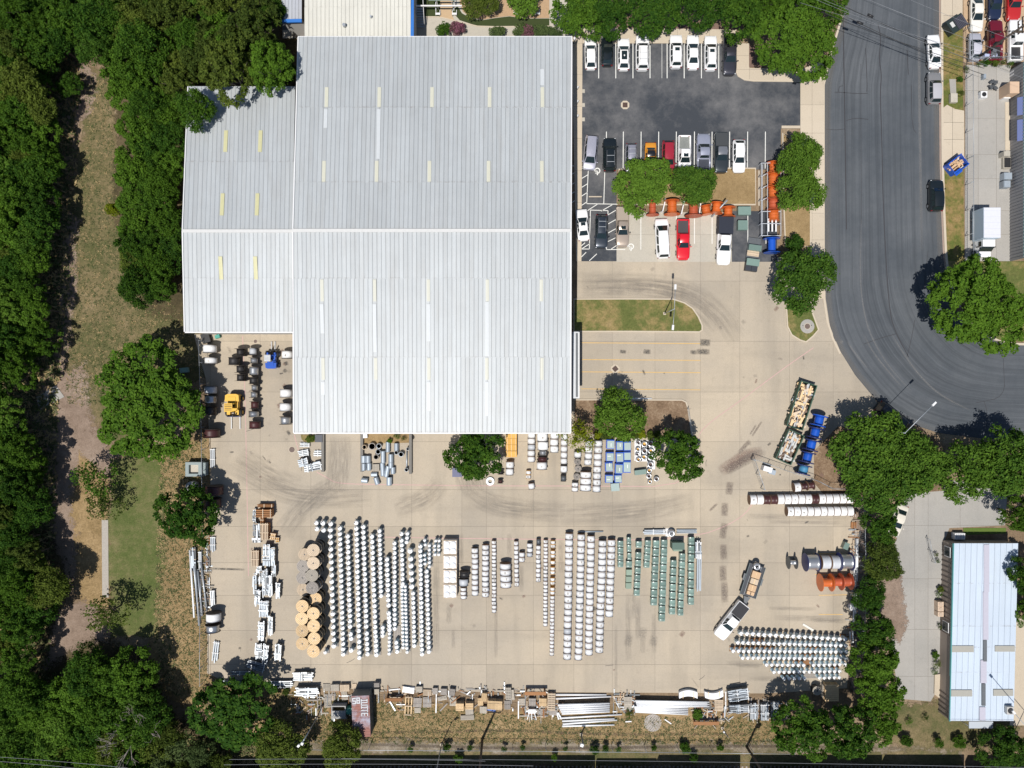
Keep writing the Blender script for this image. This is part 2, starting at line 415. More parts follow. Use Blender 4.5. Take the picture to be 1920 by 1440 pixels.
def clip(poly, x0, x1, y0, y1):
    def cut(p, ins, inter):
        out = []
        for i in range(len(p)):
            a, b = p[i - 1], p[i]
            if ins(b):
                if not ins(a): out.append(inter(a, b))
                out.append(b)
            elif ins(a): out.append(inter(a, b))
        return out
    def ix(x): return lambda a, b: (x, a[1] + (b[1] - a[1]) * (x - a[0]) / (b[0] - a[0]))
    def iy(y): return lambda a, b: (a[0] + (b[0] - a[0]) * (y - a[1]) / (b[1] - a[1]), y)
    for ins, inter in ((lambda q: q[0] >= x0, ix(x0)), (lambda q: q[0] <= x1, ix(x1)), (lambda q: q[1] >= y0, iy(y0)), (lambda q: q[1] <= y1, iy(y1))):
        if len(poly) < 3: return []
        poly = cut(poly, ins, inter)
    return poly
def slabs(name, pts, xs, ys, m, z=.03, gap=.035):
    """paved area: a dark bed with every slab a piece of its own"""
    p = G(pts); base = struct(MB().sheet(p, z - .02).build(name, JOINT))
    X = [W(x, 0).x for x in xs]; Y = sorted(W(0, y).y for y in ys)
    for x0, x1 in zip(X, X[1:]):
        for y0, y1 in zip(Y, Y[1:]):
            c = clip(p, x0 + gap / 2, x1 - gap / 2, y0 + gap / 2, y1 - gap / 2)
            if len(c) > 2 and abs(area(c)) > .3:
                MB().prism(c, z - .018, z + R.uniform(-.002, .002)).build("concrete_slab", m, base)
    return base
# ------------------------------------------------------------------ the ground and what is laid on it
def bigground():
    n = 40; vs = []; fs = []
    for j in range(n + 1):
        for i in range(n + 1):
            vs.append((-500 + 1000 * i / n, -500 + 1000 * j / n, 0))
    for j in range(n):
        for i in range(n):
            a = j * (n + 1) + i; fs.append((a, a + 1, a + n + 2, a + n + 1))
    return struct(MB().add(vs, fs).build("ground", EARTH))
bigground()
patch("meadow", [(150, 130), (205, 150), (215, 330), (235, 480), (345, 590), (375, 640), (385, 700), (330, 720), (150, 700), (105, 690), (125, 560), (135, 400), (165, 250)], MEADOW, 1.8)
patch("meadow", [(120, 690), (300, 700), (230, 830), (170, 760)], MEADOW, 2.5)
patch("pale_dirt", [(70, 740), (150, 690), (160, 800), (205, 860), (150, 960), (150, 1070), (120, 1100), (105, 980), (100, 850)], PINKDIRT, 2.5)
patch("pale_dirt", [(120, 1150), (165, 1130), (190, 1190), (150, 1240), (95, 1270), (80, 1240)], PINKDIRT, 2)
patch("pale_dirt", [(118, 180), (150, 120), (168, 150), (160, 210), (125, 240)], PINKDIRT, 1.5)
patch("pale_dirt", [(128, 400), (140, 420), (138, 560), (125, 640), (110, 700), (100, 690), (118, 560)], PINKDIRT, 1.2)
patch("dry_straw", [(305, 860), (385, 820), (392, 1000), (388, 1260), (380, 1330), (300, 1290), (290, 1180), (300, 1000)], STRAW, 2)
patch("dry_straw", [(150, 860), (195, 900), (195, 1130), (165, 1120), (150, 1000)], STRAW, 2)
patch("lawn", [(212, 870), (298, 868), (305, 980), (298, 1090), (290, 1190), (215, 1190), (208, 1060)], LAWN, 1.2)
patch("dry_straw", [(560, 1315), (700, 1330), (850, 1335), (1000, 1345), (1200, 1340), (1450, 1340), (1470, 1395), (1200, 1392), (900, 1390), (560, 1390)], STRAW, 2)
patch("dry_straw", [(430, 1290), (560, 1300), (600, 1330), (560, 1390), (480, 1370)], STRAW, 2)
patch("track_ballast", [(540, 1394), (900, 1396), (1450, 1398), (1800, 1404), (1800, 1414), (1400, 1412), (900, 1412), (540, 1410)], BALLAST, 1.2)
patch("verge_grass", [(540, 1414), (900, 1415), (1400, 1416), (1800, 1417), (1800, 1430), (540, 1428)], MEADOW, 1.0)
patch("dry_straw", [(1660, 1330), (1760, 1325), (1900, 1365), (1880, 1400), (1660, 1385)], MEADOW, 1.6)
patch("pale_dirt", [(1600, 940), (1625, 960), (1622, 1200), (1600, 1290), (1590, 1280), (1600, 1100)], PINKDIRT, .8)
# concrete gutter down the lawn and a broken slab in the wood edge
struct(MB().prism(G([(191, 975), (203, 975), (204, 1120), (192, 1120)]), -.1, .05).build("gutter", mat("gravelly_concrete", (.36, .33, .29), .9, var=.35, scale=6)))
struct(MB().prism(G([(68, 745), (105, 722), (121, 744), (75, 768)]), -.05, .06).build("old_slab", GREYC))
# narrow dark brown lines along the railway verge
DARKL = stainmat("dark_brown_line", (.075, .05, .035), .9)
for pts in ([(560, 1380), (700, 1374), (850, 1371), (960, 1369), (1120, 1377), (1330, 1376), (1450, 1377)], [(560, 1394), (720, 1396), (960, 1404), (1200, 1401), (1450, 1398), (1700, 1404)]):
    struct(ribbon("dark_line", pts, .55, .03, DARKL))

XS = [330, 395, 488, 583, 679, 772, 866, 912, 1000, 1076, 1148, 1228, 1313, 1387, 1480, 1562, 1680]
YS = [480, 527, 640, 735, 828, 918, 987, 1055, 1116, 1182, 1246, 1320]
YARDP = [(364, 627), (372, 660), (386, 710), (391, 790), (394, 868), (394, 1000), (392, 1100), (389, 1180), (388, 1262), (430, 1281), (600, 1290), (900, 1297),
         (1440, 1300), (1588, 1290), (1596, 1180), (1598, 1000), (1600, 937), (1545, 928), (1526, 905), (1526, 845), (1640, 790), (1650, 762), (1632, 738), (1603, 703), (1575, 658), (1556, 612), (1548, 560),
         (1546, 470), (1480, 482), (1082, 482), (1082, 627)]
slabs("concrete_yard", YARDP, XS, YS, YARD)
PALEP = [(1155, 398), (1420, 398), (1420, 491), (1155, 491)]
slabs("pale_parking_slabs", PALEP, [1150, 1233, 1313, 1387, 1440], [390, 440, 500], PALE, .036, .03)

def edge_kerb(pts, name="kerb", wd=.2, z0=-.05, z1=.15, closed=False):
    p = [W(x, y).xy for x, y in pts]; n = len(p); mb = MB()
    tv = []
    for i in range(n):
        a = p[(i - 1) % n] if closed or i else p[i]; b = p[(i + 1) % n] if closed or i < n - 1 else p[i]
        t = (b - a).normalized(); tv.append(Vector((-t.y, t.x)) * wd / 2)
    for i in range(n if closed else n - 1):
        j = (i + 1) % n
        q = [p[i] - tv[i], p[j] - tv[j], p[j] + tv[j], p[i] + tv[i]]
        mb.prism([tuple(x) for x in q], z0, z1)
    return struct(mb.build(name, KERB))
def arc(cx, cy, r, a0, a1, n=7):
    return [(cx + r * math.cos(math.radians(a0 + (a1 - a0) * i / n)), cy - r * math.sin(math.radians(a0 + (a1 - a0) * i / n))) for i in range(n + 1)]

# street: a strip with its own length coordinate so wear runs along it
SL = [(1600, -260), (1592, -60), (1580, 30), (1556, 110), (1545, 160), (1545, 300), (1545, 450), (1546, 560), (1552, 602), (1562, 634), (1575, 662), (1590, 686), (1606, 708), (1632, 738), (1660, 768), (1700, 792), (1760, 812), (1840, 822), (1960, 826), (2400, 828)]
SR = [(1765, -260), (1764, -60), (1764, 30), (1764, 110), (1764, 160), (1765, 300), (1768, 400), (1771, 470), (1774, 500), (1778, 522), (1784, 545), (1792, 565), (1802, 585), (1816, 603), (1832, 618), (1850, 630), (1872, 640), (1900, 645), (1980, 647), (2400, 648)]
def street():
    vs, fs, uv = [], [], []; K = 10; L = 0.
    for i, (a, b) in enumerate(zip(SL, SR)):
        p, q = W(*a), W(*b)
        if i: L += ((p + q) / 2 - pm).length
        pm = (p + q) / 2
        for k in range(K + 1):
            x = p.lerp(q, k / K); vs.append((x.x, x.y, .012)); uv.append((k / K * 17, L))
    n = K + 1
    for i in range(len(SL) - 1):
        for k in range(K): fs.append((i * n + k, (i + 1) * n + k, (i + 1) * n + k + 1, i * n + k + 1))
    me = bpy.data.meshes.new("street"); me.from_pydata(vs, [], fs); me.materials.append(STREET)
    l = me.uv_layers.new(name="UVMap")
    for lp in me.loops: l.data[lp.index].uv = uv[lp.vertex_index]
    return struct(ob("street", me))
st = street()
for pts, wd in ([[(1581, 0), (1582, 120), (1584, 230), (1586, 360), (1587, 430)], .16], [[(1623, 90), (1626, 160), (1625, 172)], .10], [[(1646, 45), (1652, 70), (1648, 110), (1653, 140), (1650, 175), (1653, 250), (1655, 360), (1660, 470), (1668, 590), (1682, 630), (1704, 670)], .13],
                [[(1565, 173), (1575, 173), (1610, 176), (1627, 175)], .09], [[(1572, 172), (1573, 162), (1581, 161)], .08], [[(1587, 226), (1605, 221), (1628, 224)], .09], [[(1548, 242), (1566, 244), (1584, 242)], .08], [[(1701, 95), (1703, 140)], .10],
                [[(1709, 160), (1710, 238), (1718, 250)], .07], [[(1620, 645), (1650, 634), (1680, 626)], .09], [[(1715, 600), (1708, 640), (1700, 670)], .07], [[(1880, 660), (1882, 690), (1884, 745), (1830, 755)], .07], [[(1845, 752), (1852, 775), (1848, 815)], .07], [[(1740, 470), (1730, 560), (1760, 620), (1820, 655)], .06], [[(1614, 120), (1615, 420)], .05]):
    ribbon("crack_seal", pts, wd, .017, CRACK, st)
SCUFF = stainmat("pale_tyre_scuff", (.30, .29, .28), .5)
for pts, wd in ([[(1615, 410), (1612, 530), (1622, 600), (1640, 645), (1668, 690), (1710, 735)], .25], [[(1620, 628), (1636, 660), (1660, 690), (1690, 725)], .25], [[(1673, 628), (1692, 660), (1720, 700), (1760, 740), (1820, 770)], .3], [[(1588, 640), (1604, 664), (1626, 690)], .35], [[(1722, 0), (1724, 200), (1726, 340), (1728, 470)], .5], [[(1575, 645), (1580, 638)], .5]):
    ribbon("tyre_scuff", pts, wd, .019, SCUFF, st)
for e_ in (0, 1): ribbon("gutter_dirt", [(x + (4 if e_ == 0 else -5), y) for x, y in ((SL[1:17]) if e_ == 0 else SR[1:18])], 1.5, .0195, stainmat("gutter_dirt_film%s" % ("" if e_ else "_b"), (.20, .18, .155), .6), st)
edge_kerb([(x - 1, y) for x, y in SL[2:10]] + [(1575, 663)], "kerb", .3, -.05, .08)
edge_kerb([(x + 1.5, y) for x, y in SR[0:19]], "kerb", .34, -.05, .14)
GUTT = mat("gutter_dirt", (.30, .23, .19), .9, var=.3, scale=3)
vs, fs, uv = strip([(x - 1.5, y) for x, y in SR[0:9]], .3, .02, False); struct(MB().add(vs, fs).build("gutter", GUTT))

# car park
LOTP = [(1088, 82), (1346, 82), (1377, 82), (1378, 130), (1384, 143), (1396, 150), (1412, 152), (1500, 153), (1500, 241), (1464, 241), (1464, 318), (1156, 318), (1156, 490), (1087, 490)]
lot = struct(MB().prism(G(LOTP), .0, .038).build("car_park", LOT))
lot2 = struct(MB().prism(G([(1372, 396), (1457, 396), (1457, 491), (1372, 491)]), .0, .04).build("car_park", LOT))
def line(a, b, wd=.11, z=.044, m=PAINT, parent=None, name="parking_line"):
    a, b = W(*a), W(*b); t = (b - a).normalized(); nrm = Vector((-t.y, t.x, 0)) * wd / 2; up = Vector((0, 0, z))
    return MB().quad(a + nrm + up, a - nrm + up, b - nrm + up, b + nrm + up).build(name, m, parent if parent else lot)
for x in (1122.5, 1154.5, 1186.7, 1218.7, 1241, 1250.7, 1282.7, 1315, 1347.5): line((x, 81), (x, 147), wd=.11 if x != 1241 else .05)
for x in (1137, 1168.7, 1202, 1235, 1268, 1302, 1335, 1368, 1401.7, 1435): line((x, 247), (x - .5, 316))
for a, b in (((1103, 318), (1100, 382)), ((1134, 318), (1132, 382)), ((1100, 382), (1158, 383)), ((1107, 394), (1140, 395)), ((1107, 394), (1105, 467)), ((1140, 395), (1137, 468)), ((1080, 467), (1105, 467)), ((1137, 468), (1172, 468)), ((1072, 311), (1093, 312)),
             ((1072, 327), (1092, 315)), ((1072, 346), (1102, 328)), ((1072, 363), (1101, 345)), ((1072, 380), (1101, 361)), ((1080, 392), (1100, 379)), ((1100, 396), (1120, 383)), ((1127, 396), (1148, 384)), ((1140, 403), (1155, 394)), ((1140, 420), (1156, 411)), ((1140, 437), (1156, 428)), ((1140, 453), (1156, 445)), ((1146, 467), (1158, 459)), ((1088, 463), (1097, 455)), ((1090, 467), (1106, 457)), ((1088, 484), (1099, 473)), ((1105, 489), (1119, 476))):
    line(a, b, .10)
for x, y0, y1 in ((1201.5, 403, 468), (1268, 403, 452), (1302, 403, 457), (1335, 403, 457), (1402, 398, 457), (1436, 450, 457)): line((x, y0), (x, y1), .10, .047)
for y in (643.5, 675, 698): line((1090, y - .8), (1313, y + .7), .10, .036, YPAINT)
line((1090, 729), (1313, 731), .09, .036, YPAINT)
for a, b in (((1525, 1038), (1578, 1038)), ((1528, 1077), (1595, 1077)), ((1535, 1152), (1580, 1152)), ((1535, 1116), (1592, 1115))): line(a, b, .09, .036, YPAINT)
# faded fire lane lines through the yard
for pts in ([(594, 885), (614, 896), (632, 907), (720, 908.5), (912, 911), (1050, 911), (1226, 912)], [(1226, 912), (1290, 902), (1306, 820), (1326, 795), (1390, 750), (1470, 690), (1525, 652)], [(455, 630), (459, 720), (462, 850), (464, 960), (466, 1080)], [(720, 1007), (830, 1009), (1000, 1011), (1290, 1013), (1390, 975), (1420, 930)], [(552, 815), (556, 832), (566, 862)]):
    ribbon("fire_lane_line", pts, .12, .037, RPAINT, lot)
def isa(px, py, s=1.0, rz=0):
    c = W(px, py); mb = MB(); prof = [(.42 * s, 0), (.30 * s, 0)]
    n = 14
    for i in range(n - 4):
        a, b = 2 * math.pi * (i + 3) / n, 2 * math.pi * (i + 4) / n
        mb.quad(*[(r * math.cos(q), r * math.sin(q) + .1, 0) for r, q in ((.45, a), (.30, a), (.30, b), (.45, b))])
    for (x0, y0, x1, y1, w_) in ((0, .75, 0, .1, .16), (0, .15, .38, .15, .14), (.36, .2, .5, -.35, .14), (0, .45, .3, .45, .12)):
        t = Vector((x1 - x0, y1 - y0)).normalized() * w_ / 2; mb.quad(*[(x, y, .0015) for x, y in ((x0 - t.y, y0 + t.x), (x0 + t.y, y0 - t.x), (x1 + t.y, y1 - t.x), (x1 - t.y, y1 + t.x))])
    return mb.build("wheelchair_symbol", PAINT, lot, (c.x, c.y, .046), rz)
isa(1120, 319, rz=math.pi); isa(1183, 461, rz=math.pi)
tag(MB().box(0, 0, .06, 1.9, .18, .12, ty=.7).build("wheel_stop", KERB, None, (*W(1116, 369).xy, .04)), "concrete wheel stop in the empty accessible bay", "wheel stop")

# pavements, islands and verges
FRINGE = mat("planting_soil", (.17, .11, .085), .95, var=.3, scale=2)
slabs("sidewalk", [(1500, 150), (1545, 150), (1545, 560), (1520, 560), (1520, 405), (1500, 300), (1500, 241), (1465, 241), (1465, 236), (1500, 236)], [1460, 1500, 1522, 1560], [140, 197, 250, 300, 350, 400, 450, 500, 570], WALKC, .11)
slabs("sidewalk", [(1378, 82), (1405, 82), (1405, 128), (1500, 131), (1555, 110), (1545, 150), (1500, 153), (1412, 152), (1396, 150), (1384, 143), (1378, 130)], [1370, 1405, 1450, 1500, 1560], [75, 105, 131, 160], WALKC, .11)
slabs("sidewalk", [(1076, 66), (1090, 50), (1380, 55), (1382, 82), (1092, 82), (1090, 490), (1080, 490), (1072, 80)], [1070, 1092, 1150, 1210, 1270, 1330, 1390], [45, 82, 140, 200, 260, 320, 380, 440, 495], WALKC, .11)
struct(MB().prism(G([(1404, 84), (1434, 90), (1434, 126), (1404, 126)]), 0, .12).build("flower_bed", FRINGE))
struct(MB().prism(G([(1076, 45), (1380, 45), (1380, 56), (1076, 52)]), 0, .12).build("flower_bed", FRINGE))
edge_kerb([(1500, 153), (1412, 152), (1396, 150), (1384, 143), (1378, 130), (1377, 84)], "kerb", .22, 0, .15)
for x, y in ((1093, 171), (1093, 197), (1093, 224)): struct(MB().prism(G([(x - 4, y - 3.5), (x + 3.5, y - 3.5), (x + 3.5, y + 3.5), (x - 4, y + 3.5)]), .02, .045).build("paving_patch", PALE))
def island(pts, m, kerbname="kerb"):
    struct(MB().prism(G(pts), -.02, .13).build("traffic_island", m)); edge_kerb(pts, kerbname, .2, -.05, .16, True)
island([(1076, 561), (1180, 560.5), (1262, 561)] + [(1283, 568), (1298, 578), (1309, 594), (1316, 610), (1316, 619), (1311, 622.5)] + [(1180, 621.5), (1076, 621.5)], ISLEGRASS)
island([(1076, 749.5), (1180, 749.5), (1278, 750), (1286, 754), (1289, 764), (1297, 815), (1297, 826), (1220, 822), (1140, 816), (1076, 815)], MULCH)
island([(1330, 316), (1416, 316), (1416, 384), (1180, 384), (1160, 370), (1160, 318)], DRYGRASS)
edge_kerb([(1423, 320), (1423, 386)], "kerb", .25, 0, .14)
island([(1467, 250), (1519, 300), (1519, 462), (1472, 462), (1469, 380)], DRYGRASS)
island([(1473, 560), (1500, 562), (1513, 560), (1534, 618), (1524, 630), (1511, 641), (1500, 638), (1484, 628), (1476, 612)], ISLEGRASS)
struct(MB().prism(G([(1526, 846), (1570, 800), (1720, 800), (1770, 835), (1770, 920), (1640, 930), (1600, 932), (1546, 927), (1526, 905)]), -.02, .06).build("mulch_bed", MULCH))
struct(MB().prism(G([(1780, 560), (1815, 606), (1840, 622), (1872, 638), (1960, 643), (1960, 490), (1776, 490)]), -.02, .1).build("verge", ISLEGRASS))
struct(MB().prism(G([(1766, 0), (1804, 0), (1807, 490), (1776, 490), (1772, 440), (1767, 300)]), -.02, .09).build("verge", VERGE))
slabs("sidewalk", [(1767, 203), (1775, 197), (1790, 205), (1807, 208), (1807, 296), (1768, 306)], [1760, 1785, 1810], [190, 230, 262, 310], WALKC, .11)
slabs("sidewalk", [(1766, -60), (1804, -60), (1804, 38), (1766, 52)], [1760, 1785, 1810], [-70, -10, 30, 60], WALKC, .11)
slabs("side_lot", [(1810, 122), (1895, 122), (1895, 490), (1809, 490)], [1800, 1834, 1868, 1900], [118, 170, 222, 290, 335, 395, 440, 500], GREYC, .03)
struct(MB().prism(G([(1806, -60), (1960, -60), (1960, 118), (1807, 118)]), -.02, .03).build("car_storage_lot", mat("ochre_gravel", (.42, .30, .19), .9, var=.25, scale=2, bump=.3)))
slabs("side_drive", [(1695, 925), (1760, 900), (1890, 905), (1884, 985), (1780, 990), (1768, 1020), (1765, 1280), (1745, 1315), (1685, 1310), (1670, 1200), (1660, 1060), (1690, 990)], [1640, 1715, 1740, 1800, 1900], [880, 985, 1085, 1180, 1268, 1330], GREYC, .03)
patch("pale_dirt", [(1650, 1060), (1680, 1070), (1690, 1170), (1680, 1200), (1655, 1180)], PINKDIRT, 1.2, .05)
struct(MB().prism(G([(1895, 1160), (1960, 1160), (1960, 1360), (1893, 1360)]), 0, .04).build("side_path", WALKC))
# garden behind the big building
struct(MB().prism(G([(775, -60), (1080, -60), (1080, 70), (775, 70)]), 0, .02).build("garden_paving", PALE))
struct(MB().prism(G([(777, -60), (857, -60), (850, 30), (846, 33), (822, 31), (777, 33)]), 0, .04).build("turf", TURF))
struct(MB().prism(G([(827, -60), (851, -60), (848, 30), (852, 38), (825, 33)]), 0, .05).build("sand_path", mat("tan_gravel", (.46, .33, .20), .9, var=.15, scale=4)))
struct(MB().prism(G([(846, 20), (858, 12), (866, 25), (885, 36), (905, 38), (930, 34), (955, 31), (985, 35), (1030, 35), (1030, 49), (930, 50), (895, 49), (862, 38)]), 0, .06).build("turf", TURF))
struct(MB().prism(G([(860, -60), (1030, -60), (1030, 34), (985, 34), (955, 30), (930, 33), (905, 37), (885, 34), (868, 22), (862, 8)]), 0, .07).build("mulch_bed", mat("tan_bark_chips", (.40, .27, .16), .95, var=.35, scale=6)))
edge_kerb([(777, 32), (822, 32), (852, 39), (895, 49.5), (930, 50.5), (1032, 49.5)], "kerb", .15, 0, .09)

# stains on the yard
TYRE = stainmat("tyre_rubber_stain", (.15, .115, .10), .75); OIL = stainmat("oil_stain", (.05, .05, .05), .95); GREYS = stainmat("grey_traffic_film", (.21, .19, .165), .36, (7, 3, 1)); RUSTM = stainmat("brown_dirt_film", (.24, .15, .12), .85)
yd = struct(MB().box(*W(960, 900).xy, .02, .5, .5, .01).build("yard_stains", YARD))
def stain(pts, wd, m, z=[.041]):
    z[0] += .0004; ribbon("stain", pts, wd, z[0], m, yd)
for y0, y1, x0, x1 in ((903, 928, 1362, 1367), (942, 968, 1354, 1357), (980, 1010, 1350, 1357), (1020, 1050, 1353, 1354), (1060, 1090, 1352, 1353), (1090, 1130, 1355, 1356)):
    stain([(x1 + 2, y0), (x0 + 4, y1)], 1.15, TYRE)
stain([(1350, 885), (1375, 868), (1400, 852), (1430, 848)], 1.9, RUSTM); stain([(1360, 884), (1385, 870), (1412, 856)], 1.5, TYRE); stain([(1385, 850), (1395, 838), (1406, 826)], .7, TYRE)
stain([(1410, 818), (1428, 790)], .35, TYRE); stain([(1406, 815), (1418, 796)], .3, TYRE); stain([(1330, 958), (1345, 944)], .4, TYRE); stain([(1385, 862), (1420, 846), (1436, 852)], 1.0, GREYS)
for x, y, l_, wd in ((1318, 659, 26, .9), (1300, 660, 12, .7), (1168, 659, 12, .6), (1213, 659, 14, .8), (1322, 642, 20, 1.1), (1165, 830, 10, 1.0)): stain([(x - l_ / 2, y), (x + l_ / 2, y + 1)], wd, OIL)
for x0, x1 in ((635, 655), (690, 712)):
    pass
for x in (628, 648, 880, 900, 862): stain([(x, 818), (x, 845), (x + (x - 840) * .02, 885), (x - (8 if x < 700 else -8), 920)], 2.0, GREYS)
for pts in ([(430, 870), (480, 900), (530, 925), (600, 935), (700, 930)], [(450, 850), (500, 888), (560, 912)], [(640, 905), (600, 925), (560, 960), (530, 1000)], [(830, 905), (800, 935), (740, 955)], [(870, 905), (905, 940), (960, 955), (1060, 960)], [(1090, 528), (1160, 529), (1240, 535), (1300, 548), (1350, 585), (1385, 640)], [(1090, 540), (1160, 541), (1250, 545), (1310, 575), (1345, 620)], [(1300, 940), (1200, 960), (1050, 965)]):
    stain(pts, 3.4, GREYS)
for x, y0, y1, wd in ((818, 1040, 1225, 1.1), (842, 1130, 1170, .9), (850, 1180, 1215, .6), (1178, 1110, 1240, 1.0), (1196, 1120, 1200, .9), (1188, 1110, 1160, .7), (1226, 1150, 1225, .8), (1205, 1190, 1225, .9), (1052, 1010, 1075, .9), (930, 1120, 1235, .6), (1155, 1170, 1300, .5), (865, 1000, 1060, .8), (955, 1000, 1045, .8), (978, 1060, 1110, .7)):
    stain([(x, y0), (x, y1)], wd, GREYS)
rs_ = random.Random(21)
for k in range(90):
    x, y = rs_.choice(((rs_.uniform(410, 1580), rs_.uniform(925, 1280)), (rs_.uniform(1090, 1560), rs_.uniform(500, 900)), (rs_.uniform(400, 560), rs_.uniform(640, 900)))); l_ = rs_.uniform(2, 9); stain([(x, y), (x + rs_.uniform(-l_, l_), y + l_)], rs_.uniform(.15, .8), rs_.choice((OIL, GREYS, GREYS, RUSTM)))
for k in range(16):
    x, y = rs_.uniform(420, 1560), rs_.uniform(640, 1280); dx, dy = rs_.uniform(-22, 22), rs_.uniform(-22, 22)
    if not 560 < x < 1080 or y > 830: ribbon("crack", [(x, y), (x + dx * .4 + rs_.uniform(-3, 3), y + dy * .4), (x + dx, y + dy)], .05, .0405, CRACK, yd)
for x, y in ((1178, 1200), (1205, 1185), (1225, 1200)): stain([(x - 8, y), (x + 8, y + 3)], 1.8, GREYS)
for y, x0, x1, wd in ((968, 1400, 1590, .9), (978, 1440, 1580, .7), (1158, 1450, 1590, 1.0), (1163, 1520, 1590, .7), (1140, 1440, 1530, .6), (1243, 1360, 1430, .9), (1247, 1380, 1425, .7), (1272, 1400, 1520, .8)): stain([(x0, y), (x1, y + 2)], wd, GREYS)
stain([(395, 1066), (460, 1068)], .35, OIL); stain([(1296, 1270), (1310, 1290)], .2, GREYS); stain([(1505, 1170), (1525, 1182)], .3, mat("spilt_paint", (.7, .68, .62), .7))
def grate(px, py, label, rz=0.):
    t = thing("drain_grate", label, "drain grate", (*W(px, py).xy, .04), rz)
    mb = MB(); mb.prism([(x * .62, y * .62) for x, y in ((-1, -.45), (-.45, -1), (.45, -1), (1, -.45), (1, .45), (.45, 1), (-.45, 1), (-1, .45))], 0, .012); mb.build("apron", KERB, t)
    MB().box(0, 0, .016, .72, .72, .01).build("pit", BLACKP, t)
    for k in range(5): MB().box(-.28 + k * .14, 0, .026, .07, .7, .02).build("grate_bar", mat("rusted_iron", (.13, .07, .05), .8, var=.2), t)
grate(1172, 197, "rusty drain grate in the middle of the car park asphalt"); grate(1153.5, 691.5, "rusty drain grate turned askew on the loading bay concrete", .7)
def manhole(px, py, label, r=.42):
    t = thing("manhole_cover", label, "manhole", (*W(px, py).xy, .034)); MB().lathe([(r, 0), (r, .012), (r * .85, .016)], 18).build("cover", mat("iron_cover", (.14, .10, .085), .75, var=.2), t)
    MB().lathe([(r * 1.18, 0), (r * 1.18, .008), (r, .008)], 18).build("ring", KERB, t); return t
manhole(547.5, 843, "round iron manhole cover beside the grey steel beams")
t = manhole(1513, 612, "manhole in a round concrete collar on the street corner island", .4); t.location.z = .17
MB().lathe([(1.05, -.1), (1.05, .0), (.42, .004)], 20).build("collar", GREYC, t); [MB().cyl((x, y, 0), (x, y, .03), .07, n=8).build("lifting_eye", BLACKP, t) for x, y in ((-.66, .1), (.6, .15))]
manhole(479, 640, "small pale round cover on concrete under the west wing eaves", .26)
# ------------------------------------------------------------------ buildings
def plane_rows(pys, Y0, Z0, m):
    """heights and y of roof seams seen at photo rows pys, on the plane z = Z0 + m (y - Y0)"""
    out = []
    for py in pys:
        a = (720 - py) * S; y = a * (1 - (Z0 - m * Y0) / H) / (1 + a * m / H); out.append((y, Z0 + m * (y - Y0)))
    return out
def slope(parent, pys, zs, xl, xr, n, m, xl2=None, xr2=None, mats_lap=True, rib=.05):
    """corrugated slope: seams at photo rows pys (first = north), heights of first and last zs; x edges in px at first / last row"""
    (pa, pb), (za, zb) = (pys[0], pys[-1]), zs
    ya, yb = W(0, pa, za).y, W(0, pb, zb).y; mm = (za - zb) / (ya - yb)
    rows = plane_rows(pys, yb, zb, mm); xl2 = xl if xl2 is None else xl2; xr2 = xr if xr2 is None else xr2
    def xe(px0, px1, y, z):
        f = (ya - y) / (ya - yb); return (px0 + (px1 - px0) * f - 960) * S * (1 - z / H)
    ang = math.atan(mm)
    A, B = rows[0], rows[-1]
    mb = MB(); q = [(xe(xl, xl2, *B) - .0, B[0], B[1] - .07), (xe(xr, xr2, *B), B[0], B[1] - .07), (xe(xr, xr2, *A), A[0], A[1] - .07), (xe(xl, xl2, *A), A[0], A[1] - .07)]
    mb.add(q + [(x, y, z - .12) for x, y, z in q], [(0, 1, 2, 3), (7, 6, 5, 4)] + [(i, i + 4, (i + 1) % 4 + 4, (i + 1) % 4) for i in range(4)])
    deck = mb.build("roof_slope", UNDER, parent)
    up_north = mm > 0
    for ri, ((y1, z1), (y0, z0)) in enumerate(zip(rows, rows[1:])):
        L0, R0, L1, R1 = xe(xl, xl2, y0, z0), xe(xr, xr2, y0, z0), xe(xl, xl2, y1, z1), xe(xr, xr2, y1, z1)
        lp = math.hypot(y1 - y0, z1 - z0) + .10; wd = (R0 - L0) / n; sk = ((L1 - L0) + (R1 - R0)) / 2; gp = .032
        lift = .011 * (ri if not up_north else len(rows) - 2 - ri) * -1
        pm = MB(); w_ = wd - gp
        prof = [(0, -.05), (0, rib), (.05, rib), (.075, 0), (w_ * .36, 0), (w_ * .38, .012), (w_ * .42, .012), (w_ * .44, 0), (w_ * .68, 0), (w_ * .70, .012), (w_ * .74, .012), (w_ * .76, 0), (w_ - .02, 0), (w_, .02), (w_, -.05)]
        k = len(prof); pm.add([(x, 0, z) for x, z in prof] + [(x + sk, lp, z) for x, z in prof], [(i, i + 1, k + i + 1, k + i) for i in range(k - 1)] + [tuple(range(k))[::-1], tuple(range(k, 2 * k))])
        me = pm.mesh("roof_panel", m)
        for i in range(n):
            ob("roof_panel", me, deck, (L0 + wd * i + gp / 2, y0, z0 + lift + R.uniform(-.004, .004)), rot=(ang, 0, 0))
    return deck, (lambda px, py: (lambda y, z: Vector(((px - 960) * S * (1 - z / H), y, z)))(*plane_rows([py], yb, zb, mm)[0])), ang
def skylight(deck, at, ang, px, py0, py1, wpx, m):
    a, b = at(px, py1), at(px, py0); wd = wpx * S * .93; L = (b - a).length; mb = MB()
    mb.add([(x, y, z) for y in (0, L) for x, z in ((-wd / 2, .02), (-wd / 2, .085), (0, .10), (wd / 2, .085), (wd / 2, .02))], [(0, 1, 6, 5), (1, 2, 7, 6), (2, 3, 8, 7), (3, 4, 9, 8), (4, 3, 2, 1, 0), (5, 6, 7, 8, 9)])
    ob("skylight", mb.mesh("skylight", m), deck, a, rot=(ang, 0, 0))

